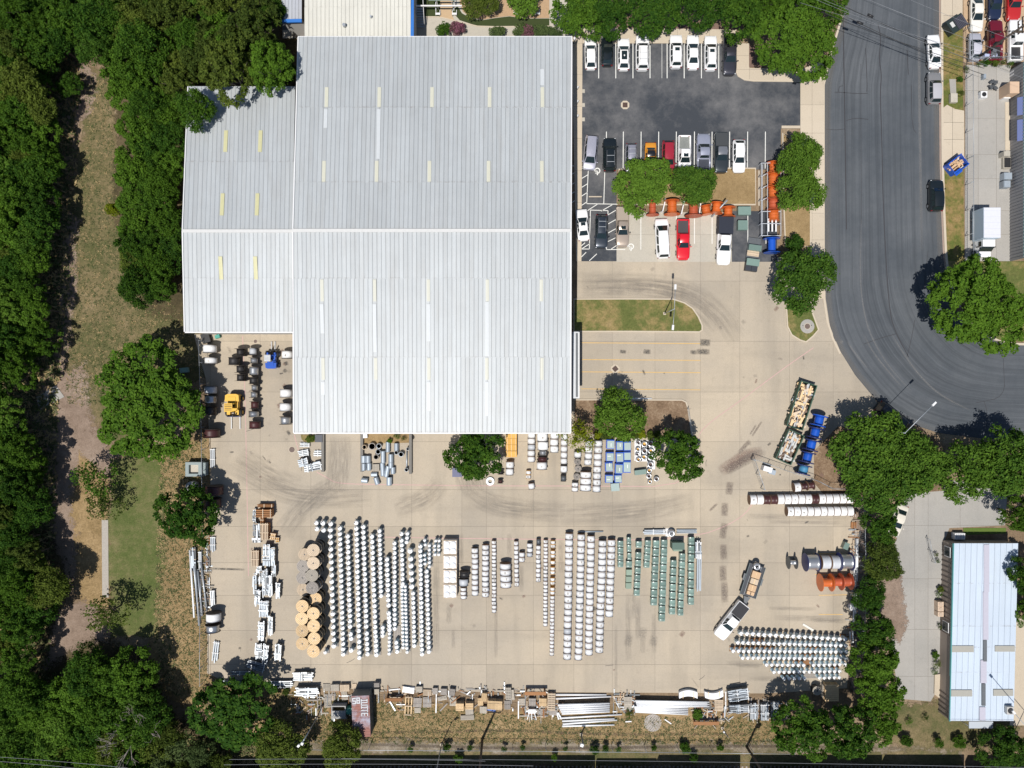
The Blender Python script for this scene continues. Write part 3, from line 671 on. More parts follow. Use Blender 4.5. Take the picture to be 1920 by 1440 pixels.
ware = thing("warehouse", "big warehouse with pale ribbed metal roof and lower west wing", "warehouse", (0, 0, 0))
EZ, RZ = 7.4, 9.6
dN, atN, aN = slope(ware, [70, 202, 342, 431], (EZ, RZ), 560, 1071.5, 63, ROOF, 550, 1069.5)
dS, atS, aS = slope(ware, [433, 523, 671, 811], (RZ, EZ), 550, 1069.5, 63, ROOF, 551.5, 1069)
dn, atn, an = slope(ware, [163, 304, 432], (6.7, 8.9), 354, 553, 25, ROOF, 343, 549)
ds, ats, as_ = slope(ware, [434, 523, 622], (8.9, 7.2), 343, 549, 25, ROOF, 347, 548)
for x in (612, 711, 810, 918, 1017): skylight(dN, atN, aN, x, 164, 201, 6.5, SKYL)
for x in (607, 706, 805, 916, 1016): skylight(dN, atN, aN, x, 302, 341, 6.5, SKYL)
for x in (604.5, 703, 803.5, 914, 1015): skylight(dS, atS, aS, x, 524, 565, 6, SKYLS)
for x in (606.5, 705, 804.5, 913, 1016): skylight(dS, atS, aS, x, 671, 712, 6, SKYLS)
for x in (422.5, 487.5): skylight(dn, atn, an, x, 245, 285, 7, SKYLY)
for x in (416, 481.5): skylight(dn, atn, an, x, 363, 404, 7, SKYLY)
for x in (415.5, 480.5): skylight(ds, ats, as_, x, 481, 524, 7, SKYLY)
RIDGE = mat("ridge_sheet", (.56, .56, .55), .5, var=.1)
def pale_strip(deck, at, ang, px, py0, py1):
    a, b = at(px, py1), at(px, py0); L = (b - a).length; ob("pale_roof_strip", MB().box(0, L / 2, .05, .5, L, .03).mesh("pale_roof_strip", STREAK), deck, a, rot=(ang, 0, 0))  # paler strip laid in line with the skylights
for x, y0, y1 in ((610, 205, 240), (709, 205, 298), (1017, 130, 160)): pale_strip(dN, atN, aN, x, y0, y1)
for x, y0, y1 in ((604.5, 570, 625), (703.5, 570, 660), (803.5, 570, 640), (913.5, 566, 668), (913, 716, 780), (804, 716, 770), (606, 716, 740)): pale_strip(dS, atS, aS, x, y0, y1)
# ridge caps, gable trims, gutters, walls
def bar(name, a, b, w_, h, m, parent):
    a, b = Vector(a), Vector(b); t = (b - a); L = t.length; mb = MB().box(L / 2, 0, 0, L, w_, h)
    return ob(name, mb.mesh(name, m), parent, a, rot=t.to_track_quat('X', 'Z').to_euler())
bar("ridge_cap", W(548, 432, RZ + .12), W(1071, 432, RZ + .12), .45, .09, RIDGE, ware)
bar("ridge_cap", W(342, 433, 9.02), W(549, 433, 9.02), .45, .09, RIDGE, ware)
for a, b in ((W(551, 811, EZ), W(549.5, 432, RZ)), (W(549.5, 432, RZ), W(559.5, 70, EZ)), (W(1069.8, 811, EZ), W(1070.5, 432, RZ)), (W(1070.5, 432, RZ), W(1072, 70, EZ))):
    bar("gable_trim", a + Vector((0, 0, .04)), b + Vector((0, 0, .04)), .16, .2, TRIMW, ware)
for a, b in ((W(346.5, 622, 7.2), W(342.5, 433, 8.9)), (W(342.5, 433, 8.9), W(353, 163, 6.7))): bar("gable_trim", a + Vector((0, 0, .04)), b + Vector((0, 0, .04)), .14, .2, TRIMW, ware)
bar("gutter", W(551, 812.2, EZ - .1), W(1070, 812.2, EZ - .1), .16, .14, TRIMW, ware); bar("gutter", W(347, 623.2, 7.1), W(549, 623.2, 7.1), .16, .14, TRIMW, ware)
bar("gutter", W(559, 69, EZ - .1), W(1072, 69, EZ - .1), .14, .14, TRIMW, ware)
def wall(parent, a, b, z, m, th=.2, name="wall", z0=0):
    a, b = Vector(a[:2]), Vector(b[:2]); t = (b - a).normalized(); n = Vector((-t.y, t.x)) * th / 2
    return MB().prism([tuple(x) for x in (a + n, a - n, b - n, b + n)], z0, z).build(name, m, parent)
x0, x1, yN, yS = W(562, 0, EZ).x, W(1066, 0, EZ).x, W(0, 72, EZ).y, W(0, 808, EZ).y
wall(ware, (x0, yS), (x1, yS), EZ - .3, WALLM); wall(ware, (x1, yS + .1), (x1, yN - .1), EZ - .1, WALLM); wall(ware, (x0, yN), (x1, yN), EZ - .3, WALLM); wall(ware, (x0, yS + .1), (x0, yN - .1), EZ - .1, WALLM)
wx, wN, wS = W(350, 0, 6.8).x, W(0, 170, 6.7).y, W(0, 619, 7.2).y
wall(ware, (wx, wS), (x0, wS), 6.8, WALLM); wall(ware, (wx, wS + .1), (wx, wN - .1), 6.4, WALLM); wall(ware, (wx, wN), (x0, wN), 6.3, WALLM)
# loading dock canopy on the east side, wall lamps, dock steps
can = MB(); a, b = W(1074, 622, 4.8), W(1086.5, 747, 4.8); can.box((a.x + b.x) / 2, (a.y + b.y) / 2, 4.75, b.x - a.x, a.y - b.y, .12); c_ = can.build("dock_canopy", mat("canopy_sheet", (.52, .54, .56), .5, var=.1), ware)
MB().box(b.x - .07, (a.y + b.y) / 2, 4.88, .12, a.y - b.y - .1, .16).build("fascia", TRIMW, c_); MB().box((a.x + b.x) / 2 + .1, (a.y + b.y) / 2, 4.83, .3, a.y - b.y - .4, .03).build("gutter_channel", DULLST, c_)
for y in (505, 515, 530, 545, 555): MB().box(x1 + .16, W(0, y).y, 2.2, .1, .5, 1.2).build("wall_vent", YPAINT, ware)
for y in (168, 194, 221): tag(MB().cyl((0, 0, 0), (0, 0, 1.0), .09, n=10).build("bollard", TRIMW, None, (*W(1082.5, y).xy, .1)), "small white bollard on the walk by the warehouse wall, %s from the top" % ORD[(168, 194, 221).index(y)], "bollard", "bollards along the warehouse wall")

# white and cream building behind, and grey lean-to
nb = thing("office_building", "cream ribbed roof building with blue eaves north of the warehouse", "building", (0, 0, 0))
slope(nb, [-60, 15, 69.5], (6.6, 6.0), 571, 770, 26, CREAMROOF)
ex = W(773, 0, 5.9).x; bar("fascia", (ex, W(0, 70, 5.9).y, 5.9), (ex, W(0, -60, 5.9).y, 5.9), .45, .3, BLUETRIM, nb)
x2, x3 = W(573, 0, 5.9).x, W(770, 0, 5.9).x
wall(nb, (x2, W(0, 67, 6).y), (x3, W(0, 67, 6).y), 5.7, WALLM); wall(nb, (x3, W(0, 66, 6).y), (x3, W(0, -60, 6).y), 5.7, WALLM); wall(nb, (x2, W(0, 66, 6).y), (x2, W(0, -60, 6).y), 5.7, WALLM)
for px, py, r in ((646, 49, .22), (696, 33, .12)): p = W(px, py, 6.3); MB().cyl(p, p + Vector((0, 0, .5)), r, n=10).build("roof_vent", GALV, nb)
lt = thing("lean_to_building", "grey ribbed roof building with blue gutter beside the oak canopy", "building")
slope(lt, [-60, 37], (5.6, 5.2), 528, 566, 6, GREYROOF)
bar("gutter", W(519, 40, 5.2), W(566, 39, 5.2), .45, .25, BLUETRIM, lt); wall(lt, W(530, 37, 5), W(566, 37, 5), 5.0, WALLM); wall(lt, W(530, 36, 5), W(530, -60, 5), 5.0, WALLM)
MB().box(*W(549, 50, 2.2).xy, 2.2, 3.0, .9, .1).build("awning", DULLST, lt)
struct(MB().prism(G([(530, 40), (566, 40), (566, 72), (530, 72)]), 0, .05).build("garden_paving", PALE))

# white shed on the right
sh = thing("long_shed", "long white metal shed with tan side walls and ridge vents", "shed")
zW = 2.9
slope(sh, [1020, 1095, 1175, 1215, 1262, 1352], (zW, zW), 1788, 1909, 11, WHITEROOF, 1779.5, 1901, rib=.02)
p = [W(1789, 1021, 2.7), W(1907, 1021, 2.7), W(1899, 1350, 2.7), W(1781, 1350, 2.7)]
for i in range(4): wall(sh, p[i], p[(i + 1) % 4], 2.75, TAN, .12 if i % 2 else .14)
bar("fascia", W(1780, 1352, 2.85), W(1787.5, 1019, 2.85), .1, .3, mat("teal_trim", (.10, .34, .34), .5), sh)
def roofpatch(px0, py0, px1, py1, m, name, h=.10):
    a, b = W(px0, py1, zW + .1), W(px1, py0, zW + .1); MB().box((a.x + b.x) / 2, (a.y + b.y) / 2, zW + .05, b.x - a.x, b.y - a.y, h).build(name, m, sh)
RV = mat("ridge_vent_sheet", (.44, .43, .50), .6, var=.1); FG = mat("fibreglass_strip", (.34, .33, .29), .6, var=.1)
for x0_, y0_, x1_, y1_ in ((1845, 1021, 1855, 1110), (1843.5, 1110, 1853.5, 1200), (1839, 1238, 1850, 1281), (1837, 1326, 1848, 1351)): roofpatch(x0_, y0_, x1_, y1_, RV, "ridge_vent")
for x0_, y0_, x1_, y1_ in ((1843.5, 1200, 1850, 1240), (1841, 1282, 1847.5, 1323)): roofpatch(x0_, y0_, x1_, y1_, DULLST, "ridge_vent", .25)
for x0_, y0_, x1_, y1_ in ((1785, 1211, 1826, 1223), (1866, 1211, 1903, 1222), (1783.5, 1294, 1823, 1306), (1863, 1293, 1900, 1305)): roofpatch(x0_, y0_, x1_, y1_, FG, "fibreglass_strip", .09)
p = W(1892, 1331, zW + .3); MB().box(p.x, p.y, zW + .35, 1.0, 1.1, .5).build("roof_cooler", WALLM, sh); MB().cyl((p.x, p.y, zW + .6), (p.x, p.y, zW + .7), .4, n=14).build("fan", BLACKP, sh)
# wall face: battens, windows, air conditioners
for k in range(34):
    y = 1030 + k * 9.6
    if 1195 < y < 1300: continue
    q = W(1788.5 - (y - 1020) * .024, y, 2.7); MB().box(q.x - .09, q.y, 1.4, .06, .10, 2.6).build("wall_batten", mat("dark_tan_batten", (.22, .18, .155), .7), sh)
for y in (1038, 1180):
    q = W(1788 - (y - 1020) * .024, y, 2.7); f = MB().box(q.x - .10, q.y, 1.5, .12, 1.5, 1.4).build("window", TRIMW, sh); MB().box(q.x - .17, q.y, 1.5, .04, 1.3, 1.2).build("pane", DARKG, f)
q = W(1801, 1006, 1.0); t = thing("air_conditioner", "pale square air conditioner on the grass north of the long shed", "air conditioner", (q.x, q.y, 0))
MB().box(0, 0, .45, 1.5, .9, .9).build("casing", TRIMW, t)
for k in range(5): MB().box(-.5 + k * .25, 0, .91, .14, .7, .03).build("grille_slat", GALV, t)
for k, y in enumerate((1133, 1142, 1152)):
    q = W(1764, y, 1.0); t = thing("air_conditioner", "tan air conditioner against the shed wall, %s from the top of three" % ORD[k], "air conditioner", (q.x, q.y, 0), 0, "air conditioners along the long shed")
    MB().box(0, 0, .5, .85, .68, 1.0).build("casing", mat("tan_enamel", (.55, .42, .31), .6), t); MB().cyl((0, 0, 1.0), (0, 0, 1.05), .28, n=12).build("fan_grille", mat("tan_grille", (.45, .35, .27), .6), t)
struct(MB().prism(G([(1751, 1264), (1767, 1262), (1766, 1306), (1760, 1308), (1750, 1300)]), 0, .25).build("concrete_step", WALKC))
struct(MB().prism(G([(1806, 990), (1886, 990), (1886, 1000), (1806, 1003)]), 0, .05).build("lawn_strip", mat("bright_grass", (.09, .14, .02), .9, var=.3, scale=5)))
dk = thing("shed_porch", "grey flat porch roof at the south end of the white shed", "porch"); a, b = W(1817, 1363, 2.3), W(1862, 1353, 2.3); MB().box((a.x + b.x) / 2, (a.y + b.y) / 2 - .1, 2.25, b.x - a.x, 1.0, .1).build("porch_roof", mat("porch_sheet", (.42, .46, .50), .5), dk)
for x in (a.x + .1, b.x - .1): MB().cyl((x, a.y, 0), (x, a.y, 2.2), .06, n=8).build("post", GALV, dk)
# corrugated building cut by the right edge
eb = thing("corrugated_building", "long corrugated building at the east edge with blue awnings", "building")
GC = mat("grey_corrugated_wall", (.27, .27, .28), .6, .2, var=.1)
ya, yb = W(0, 132, 0).y, W(0, 490, 0).y; xw = W(1893, 0).x
wl = MB().box(xw + .1, (ya + yb) / 2, 1.45, .16, ya - yb, 2.9).build("wall", GC, eb)
for k in range(60): MB().box(xw - .0, yb + (ya - yb) * (k + .5) / 60, 1.45, .08, .20, 2.88).build("wall_rib", GC, wl)
MB().box(xw + 3.2, (ya + yb) / 2, 3.0, 6.2, ya - yb + .2, .15).build("roof", WHITEROOF, eb); bar("fascia", (xw + .08, yb, 3.0), (xw + .08, ya, 3.0), .14, .34, mat("teal_trim", (.10, .34, .34), .5), eb)
for y0_, y1_ in ((195, 228), (236, 275)):
    a, b = W(1893, y1_), W(1893, y0_); mb = MB(); mb.add([(xw + .02, a.y, 2.75), (xw + .02, b.y, 2.75), (xw - .55, b.y, 2.35), (xw - .55, a.y, 2.35)], [(0, 3, 2, 1)]); mb.add([(xw + .02, a.y, 2.71), (xw + .02, b.y, 2.71), (xw - .55, b.y, 2.31), (xw - .55, a.y, 2.31)], [(0, 1, 2, 3)]); mb.build("awning", mat("slate_blue_awning", (.12, .15, .32), .6, var=.1), eb)
struct(MB().prism(G([(1884, 192), (1893, 192), (1893, 282), (1884, 282)]), 0, .1).build("shop_step", WALKC))
# ------------------------------------------------------------------ vehicles
def paint(col, metal_=0.):
    return cached(('paint', col), lambda: mat("car_paint_%d" % len(CACHE), col, .3, metal_, coat=.8, spec=.5))
KN = {  # hood z, belt z, deck z, roof z, then as fractions of the length: cowl, roof front, roof rear, rear glass base, width
    'sedan': (.84, .93, .96, 1.42, .225, .05, -.20, -.35, 1.80), 'hatch': (.88, .97, .97, 1.48, .235, .07, -.34, -.455, 1.76),
    'suv': (1.00, 1.08, 1.08, 1.70, .23, .085, -.39, -.472, 1.86), 'bigsuv': (1.08, 1.18, 1.18, 1.86, .24, .11, -.43, -.487, 1.98),
    'van': (1.02, 1.08, 1.08, 1.76, .32, .155, -.42, -.485, 1.96), 'pickup': (1.10, 1.18, 1.15, 1.84, .215, .095, -.105, -.145, 1.98),
    'coupe': (.78, .86, .90, 1.28, .17, .04, -.18, -.30, 1.76)}
def smooth_loft(mb, secs, m=0):
    k = len(secs[0]); vs = [p for s_ in secs for p in s_]; fs = []
    for i in range(len(secs) - 1):
        for j in range(k - 1): fs.append((i * k + j, i * k + j + 1, (i + 1) * k + j + 1, (i + 1) * k + j))
        fs.append((i * k + k - 1, i * k, (i + 1) * k, (i + 1) * k + k - 1))
    mb.add(vs, fs, m, True); mb.add(secs[0], [tuple(range(k))], m); mb.add(secs[-1], [tuple(range(k))[::-1]], m)
def car(name, label, cat, kind, px, py, lpx, head, col, group=None, metal_=.0, wd=None, roof=None, extras=(), bed='open', tilt=0, bedcol=None):
    zh, zb, zd, zr, cw, rf, rr, rb, Wd = KN[kind]; Wd = wd or Wd; zm = zr * .6
    L = lpx * S * (1 - zm / H); c = W(px, py, zm); a = {'up': 90, 'down': -90}.get(head, head) + tilt
    t = thing(name, label, cat, (c.x, c.y, .045), math.radians(a), group); P = paint(col, metal_); hw = Wd / 2; x = lambda f: f * L
    st = [(.5, .62, zh * .62, 0), (.490, .77, zh * .78, 0), (.468, .88, zh * .88, 0), (.43, .955, zh * .95, 0), (.36, .99, zh, 0), (cw + .01, 1, zb - .02, 0), (0, 1, zb, 0)]
    if kind == 'pickup':
        st += [(rb, 1, zd, 0), (rb - .006, 1, zd, 0), (rb - .008, 1, zd, 1), (-.478, .99, zd, 1), (-.48, .98, zd, 0), (-.496, .95, zd, 0), (-.5, .9, zd * .8, 0)]
    else:
        st += [(-.2, 1, zb, 0), (max(rb, -.42) - .005, .985, zd, 0), (-.455, .945, zd - .02, 0), (-.485, .85, zd * .86, 0), (-.5, .70, zd * .64, 0)]
    secs = []
    for f, wf, zt, bed_ in st:
        w_ = hw * wf; h = [(.84, .22), (.97, .36), (1, .58), (.995, max(.6, zt - .16)), (.955, zt - .015)]
        h += [(.86, zt - .01), (.855, .72), (.3, .72)] if bed_ else [(.80, zt + .015), (.45, zt + .035), (.15, zt + .042)]
        sec = [(x(f), w_ * q, z) for q, z in h] + [(x(f), -w_ * q, z) for q, z in reversed(h)]
        secs.append(sec)
    mb = MB(); smooth_loft(mb, secs)
    # cabin shell: pillars and roof
    wb, wr, xr0, xr1, xb0, xb1 = hw * .93, hw * .685, x(rr), x(rf), x(rb), x(cw)
    B = [(xb0, -wb * .94, zd), (xb1, -wb * .94, zb - .02), (xb1, wb * .94, zb - .02), (xb0, wb * .94, zd)]; xm0, xm1 = xb0 * .6 + .4 * xb1, xb0 * .3 + .7 * xb1
    B = [(xb0, -wb * .93, zd), (xm0, -wb, zb), (xm1, -wb, zb), (xb1, -wb * .92, zb - .02), (xb1, wb * .92, zb - .02), (xm1, wb, zb), (xm0, wb, zb), (xb0, wb * .93, zd)]
    ym0, ym1 = xr0 * .6 + .4 * xr1, xr0 * .25 + .75 * xr1
    T = [(xr0, -wr * .93, zr - .06), (ym0, -wr, zr - .03), (ym1, -wr, zr - .04), (xr1, -wr * .93, zr - .09), (xr1, wr * .93, zr - .09), (ym1, wr, zr - .04), (ym0, wr, zr - .03), (xr0, wr * .93, zr - .06)]
    mb.add(B + T, [(i, (i + 1) % 8, 8 + (i + 1) % 8, 8 + i) for i in range(8)], 0)
    mb.build("body", P, t)
    rm = MB(); prof = (-1, -.6, 0, .6, 1); rs = []
    for xx, wf, z in ((xr0, .93, zr - .06), (ym0, 1, zr), ((ym0 + ym1) / 2, 1, zr + .01), (ym1, 1, zr - .01), (xr1, .93, zr - .09)):
        rs += [(xx, wr * wf * q, z + .05 * (1 - q * q) - .03 * (abs(q) == 1) + .006) for q in prof]
    rm.add(rs, [(i * 5 + j, (i + 1) * 5 + j, (i + 1) * 5 + j + 1, i * 5 + j + 1) for i in range(4) for j in range(4)], 0, True)
    rm.build("roof", paint(roof) if isinstance(roof, tuple) else (roof or P), t)
    def pane(nm, a_, b_, c__, d_, u=(.05, .95), v=(.06, .94), off=.012):
        a_, b_, c__, d_ = map(Vector, (a_, b_, c__, d_)); pt = lambda uu, vv: (a_.lerp(b_, uu)).lerp(d_.lerp(c__, uu), vv)
        n = (b_ - a_).cross(d_ - a_).normalized() * off; q = [pt(u[0], v[0]) + n, pt((u[0] + u[1]) / 2, v[0]) + n * 2.5, pt(u[1], v[0]) + n, pt(u[1], v[1]) + n, pt((u[0] + u[1]) / 2, v[1]) + n * 2.5, pt(u[0], v[1]) + n]
        MB().add(q, [(0, 1, 4, 5), (1, 2, 3, 4)]).build(nm, GLASS, t)
    pane("windshield", B[3], B[4], T[4], T[3])
    pane("rear_window", B[7], B[0], T[0], T[7], (.07, .93), (.18, .92) if kind in ('suv', 'bigsuv', 'van') else (.06, .94))
    for i in ((0, 1, 2) if kind not in ('pickup', 'coupe') else (1, 2)):
        pane("side_window", B[i], B[i + 1], T[i + 1], T[i], (.1, .96) if i else (.3, .96), (.14, .9))
        pane("side_window", B[6 - i], B[7 - i], T[7 - i], T[6 - i], (.04, .9) if i else (.04, .7), (.14, .9))
    for sx in (.315, -.315):
        for sy in (-1, 1):
            wl = cached(('tyre', kind), lambda: MB().cyl((0, -.115, 0), (0, .115, 0), .35, n=14).mesh("tyre", RUBBER)); ty = ob("tyre", wl, t, (x(sx), sy * (hw - .10), .31))
            rmn = cached(('rim',), lambda: MB().cyl((0, -.122, 0), (0, .122, 0), .21, n=10).mesh("rim", CHROME)); ob("rim", rmn, ty)
    for sy in (-1, 1):
        MB().box(x(.468), sy * hw * .70, zh * .80, .16, hw * .34, .13, rz=-sy * .35, tx=.6).build("headlight", LAMPG, t)
        MB().box(x(-.484), sy * hw * .74, zd * .80, .13, hw * .28, .2, rz=sy * .25, tx=.7).build("taillight", TAIL, t)
        MB().box(x(cw) - .18, sy * (hw + .10), zb + .06, .13, .22, .15, ty=.8).build("wing_mirror", P if col != (.8, .8, .8) else BLACKP, t)
    MB().box(x(.494), 0, .46, .08, Wd * .62, .2).build("bumper", BLACKP, t)
    if 'rack' in extras:
        for sy in (-1, 1): MB().box((xr0 + xr1) / 2, sy * wr * .8, zr + .09, (xr1 - xr0) * .8, .05, .05).build("roof_rail", DULLST, t)
        for f in (.28, .62): MB().box(xr0 + (xr1 - xr0) * f, 0, zr + .12, .06, wr * 1.6, .03).build("roof_rack_bar", GALV, t)
    if 'rails' in extras:
        for sy in (-1, 1): MB().box((xr0 + xr1) / 2, sy * wr * .86, zr + .05, (xr1 - xr0) * .82, .05, .06).build("roof_rail", DULLST, t)
    if 'sunroof' in extras: MB().box(xr1 - (xr1 - xr0) * .22, 0, zr + .045, .48, wr * 1.05, .03).build("sunroof", GLASS, t)
    if 'panoramic' in extras: MB().box(xr1 - (xr1 - xr0) * .42, 0, zr + .045, (xr1 - xr0) * .66, wr * 1.3, .03).build("glass_roof", GLASS, t)
    if 'ribs' in extras:
        for q in (-.55, -.28, 0, .28, .55): MB().box((xr0 + xr1) / 2, wr * q, zr + .042, (xr1 - xr0) * .8, .04, .03).build("roof_rib", P, t)
    if kind == 'pickup':
        b0, b1 = x(-.478), x(rb - .01)
        if bed == 'open': MB().box((b0 + b1) / 2, 0, .73, b1 - b0 - .02, Wd * .82, .02).build("bed_liner", bedcol or BLACKP, t)
        elif bed == 'cover': MB().box((b0 + b1) / 2, 0, zd + .025, b1 - b0, Wd * .88, .05).build("bed_cover", bedcol or BLACKP, t)
    if 'hoodlines' in extras:
        for sy in (-1, 1): MB().box(x(.34), sy * hw * .33, zh + .035, L * .2, .03, .02, rz=-sy * .06).build("bonnet_crease", P, t)
    return t
GLASS = mat("car_glass", (.012, .022, .024), .05, spec=.7)
WHT, SIL, GRY, BLK = (.80, .80, .80), (.46, .46, .50), (.09, .095, .105), (.008, .012, .014)
NROW, SROW, THRO = "cars in the top row of the car park", "cars in the second row of the car park", "vehicles parked south of the islands"
car("parked_car", "white hatchback in the top row, first from the warehouse wall", "car", 'hatch', 1107.5, 99.5, 60, 'up', WHT, NROW, tilt=1)
car("parked_car", "black hatchback with glowing red tail lamps in the top row", "car", 'hatch', 1138.5, 96, 54, 'up', BLK, NROW)
car("parked_car", "white car with black glass roof in the top row", "car", 'hatch', 1169.5, 101, 60, 'up', WHT, NROW, extras=('panoramic',), wd=1.82)
car("parked_suv", "big white estate with roof rack bars beside an empty bay", "suv", 'bigsuv', 1205, 97, 66, 'up', WHT, NROW, extras=('rack',))
car("parked_suv", "white suv with dark sunroof just right of the empty bay", "suv", 'suv', 1268, 95, 62, 'up', WHT, NROW, extras=('sunroof',))
car("parked_car", "white saloon between two white sunroof suvs in the top row", "car", 'sedan', 1299.5, 97, 65, 'up', WHT, NROW)
car("parked_suv", "white suv with sunroof and roof rails beside the dark pickup", "suv", 'suv', 1333, 98, 65, 'up', WHT, NROW, extras=('sunroof', 'rails'))
car("pickup_truck", "dark grey pickup under the tree at the end of the top row", "pickup", 'pickup', 1369, 101, 76, 'down', (.06, .06, .075), NROW, .5, bed='cover', extras=('hoodlines',))
car("parked_van", "silver minivan parked askew at the left of the second row", "van", 'van', 1107.5, 285.5, 65, 'down', (.52, .52, .60), SROW, .5, tilt=-5, extras=('ribs',))
car("parked_suv", "black suv with roof rails in the second row", "suv", 'bigsuv', 1143.5, 289, 63, 'up', BLK, SROW, extras=('rack',))
car("parked_suv", "small silver suv half under the round tree", "suv", 'suv', 1184, 296, 55, 'down', (.36, .36, .42), SROW, .5, wd=1.72, extras=('rack',))
car("parked_car", "orange coupe with dark roof half under the tree", "car", 'coupe', 1220, 293, 52, 'down', (.62, .26, .025), SROW, roof=(.012, .012, .014), wd=1.70)
car("parked_suv", "dark red suv nosing under the round tree", "suv", 'suv', 1253.5, 295, 64, 'down', (.30, .018, .035), SROW, extras=('ribs',))
car("pickup_truck", "white pickup with grey liner and sunroof, nose under the tree", "pickup", 'pickup', 1284, 290, 73, 'down', WHT, SROW, extras=('sunroof',), bedcol=mat("bed_grey", (.17, .18, .17), .7, var=.3, scale=3), wd=1.9)
car("pickup_truck", "silver blue pickup facing the aisle with dark open bed", "pickup", 'pickup', 1320, 286, 74, 'up', (.44, .46, .56), SROW, .5, bedcol=mat("bed_navy", (.03, .035, .05), .6))
car("pickup_truck", "charcoal pickup with covered bed in the second row", "pickup", 'pickup', 1353, 285.5, 75, 'down', (.05, .06, .065), SROW, .5, bed='cover', bedcol=mat("bed_cover_grey", (.04, .045, .05), .7), roof=(.14, .15, .17))
car("parked_car", "white hatchback rightmost in the second row beside an empty bay", "car", 'hatch', 1386, 292, 62, 'down', WHT, SROW, wd=1.86)
car("parked_car", "white saloon with sunroof on the hatched strip by the warehouse", "car", 'sedan', 1092.5, 421.5, 60, 'up', WHT, THRO, extras=('sunroof',), tilt=5)
car("parked_suv", "dark blue suv in the hatched accessible bay", "suv", 'suv', 1128, 433.5, 63, 'down', (.035, .045, .06), THRO, .4, extras=('rack',), tilt=-1)
car("pickup_truck", "tan pickup with covered bed and sunroof", "pickup", 'pickup', 1167.5, 425, 75, 'down', (.40, .33, .27), THRO, .3, bed='cover', bedcol=mat("bed_cover_tan", (.33, .28, .23), .7), extras=('sunroof', 'hoodlines'), wd=1.9)
car("parked_van", "white full size van in the pale concrete bay", "van", 'van', 1242.5, 446.5, 75, 'up', WHT, THRO, tilt=3, wd=2.05)
car("pickup_truck", "bright red pickup with dark bed", "pickup", 'pickup', 1281.5, 449, 76, 'down', (.62, .008, .02), THRO, bedcol=mat("bed_dark", (.05, .05, .055), .8), wd=1.92)
pk = car("pickup_truck", "white pickup with tall dark covered bed beside the green cabinets", "pickup", 'pickup', 1358.5, 452, 88, 'down', WHT, THRO, bed='none', wd=2.05, tilt=-2)
MB().box(-2.25, 0, 1.2, 2.55, 2.3, .9, tx=.95, ty=.93).build("bed_cover", mat("navy_tarpaulin", (.012, .016, .03), .6), pk)
STG = "cars parked along the street kerb"
car("parked_car", "white saloon parked on the street by the far kerb", "car", 'sedan', 1752, 96, 64, 'up', WHT, STG, tilt=3, wd=1.85)
car("parked_suv", "grey suv parked on the street behind the white saloon", "suv", 'suv', 1753, 164.5, 60, 'up', (.20, .20, .205), STG, roof=(.42, .42, .44), wd=1.95)
car("parked_suv", "black suv alone at the kerb near the blue skip", "suv", 'suv', 1757, 366, 59, 'up', BLK, STG, wd=2.0)
car("parked_suv", "black suv at the street bend half hidden under trees", "suv", 'bigsuv', 1674, 781, 68, -38, (.012, .014, .016), STG)
CLG = "vehicles in the ochre storage lot"
car("parked_car", "white saloon in the storage lot by the long shadowed fence", "car", 'sedan', 1832, 24, 68, 'down', (.72, .70, .64), CLG, wd=1.85)
car("parked_suv", "navy suv cut by the top edge of the storage lot", "suv", 'suv', 1866, 5, 60, 'down', (.012, .02, .05), CLG)
car("pickup_truck", "red pickup at the top edge near the right corner", "pickup", 'pickup', 1902, 0, 72, 'down', (.42, .02, .02), CLG)
tr = car("pickup_truck", "maroon pickup loaded with scrap in its open bed", "pickup", 'pickup', 1868, 74, 76, 'up', (.13, .006, .016), CLG, bedcol=BLACKP)
car("pickup_truck", "white pickup beside the maroon pickup in the storage lot", "pickup", 'pickup', 1906, 74, 78, 'up', WHT, CLG)
car("parked_car", "small silver car behind the white saloon near the pole", "car", 'hatch', 1829, 87, 52, 'up', (.36, .37, .42), CLG, roof=(.5, .5, .56))
car("parked_car", "cream saloon half hidden under trees beside the side drive", "car", 'sedan', 1684, 976, 62, -110, (.66, .62, .53), wd=1.85, tilt=0)
yp = car("pickup_truck", "white pickup towing a flat trailer across the yard", "pickup", 'pickup', 1372, 1164.5, 80, -128, WHT, bed='cover', bedcol=mat("bed_mat", (.03, .03, .035), .8), wd=2.0)
# box truck
c = W(1846, 436, 1.5); bt = thing("box_truck", "white box truck with grey roof in the side lot", "truck", (c.x, c.y, .04), -math.pi / 2)
bx = (W(1820, 0, 0).x + W(1865, 0, 3.3).x) / 2 - c.x
q0, q1 = W(1838, 389, 3.3), W(1866.5, 446, 3.3)
MB().box((c.y - q0.y) / 2 + (c.y - q1.y) / 2, -.12, 2.0, q0.y - q1.y, 2.45, 2.5).build("cargo_box", mat("box_side", (.42, .52, .62), .5), bt)
MB().box((c.y - q0.y) / 2 + (c.y - q1.y) / 2, -.12, 3.28, q0.y - q1.y - .05, 2.4, .06).build("box_roof", mat("box_roof_sheet", (.62, .63, .68), .5, var=.1), bt)
for k in range(5): MB().box((c.y - q0.y) + .5 + k * .85, -.12, 3.31, .05, 2.35, .03).build("roof_bow", mat("box_roof_bow", (.55, .56, .6), .5), bt)
xc = c.y - q1.y; P = paint(WHT)
mb = MB(); mb.box(xc + .55, .1, 1.5, 1.0, 2.0, 1.6, ty=.86); mb.box(xc + 1.75, .1, .95, 1.5, 1.95, .8, tx=.9, ty=.9); mb.box(xc + .3, .1, .55, 3.6, 1.9, .5); mb.build("cab", P, bt)
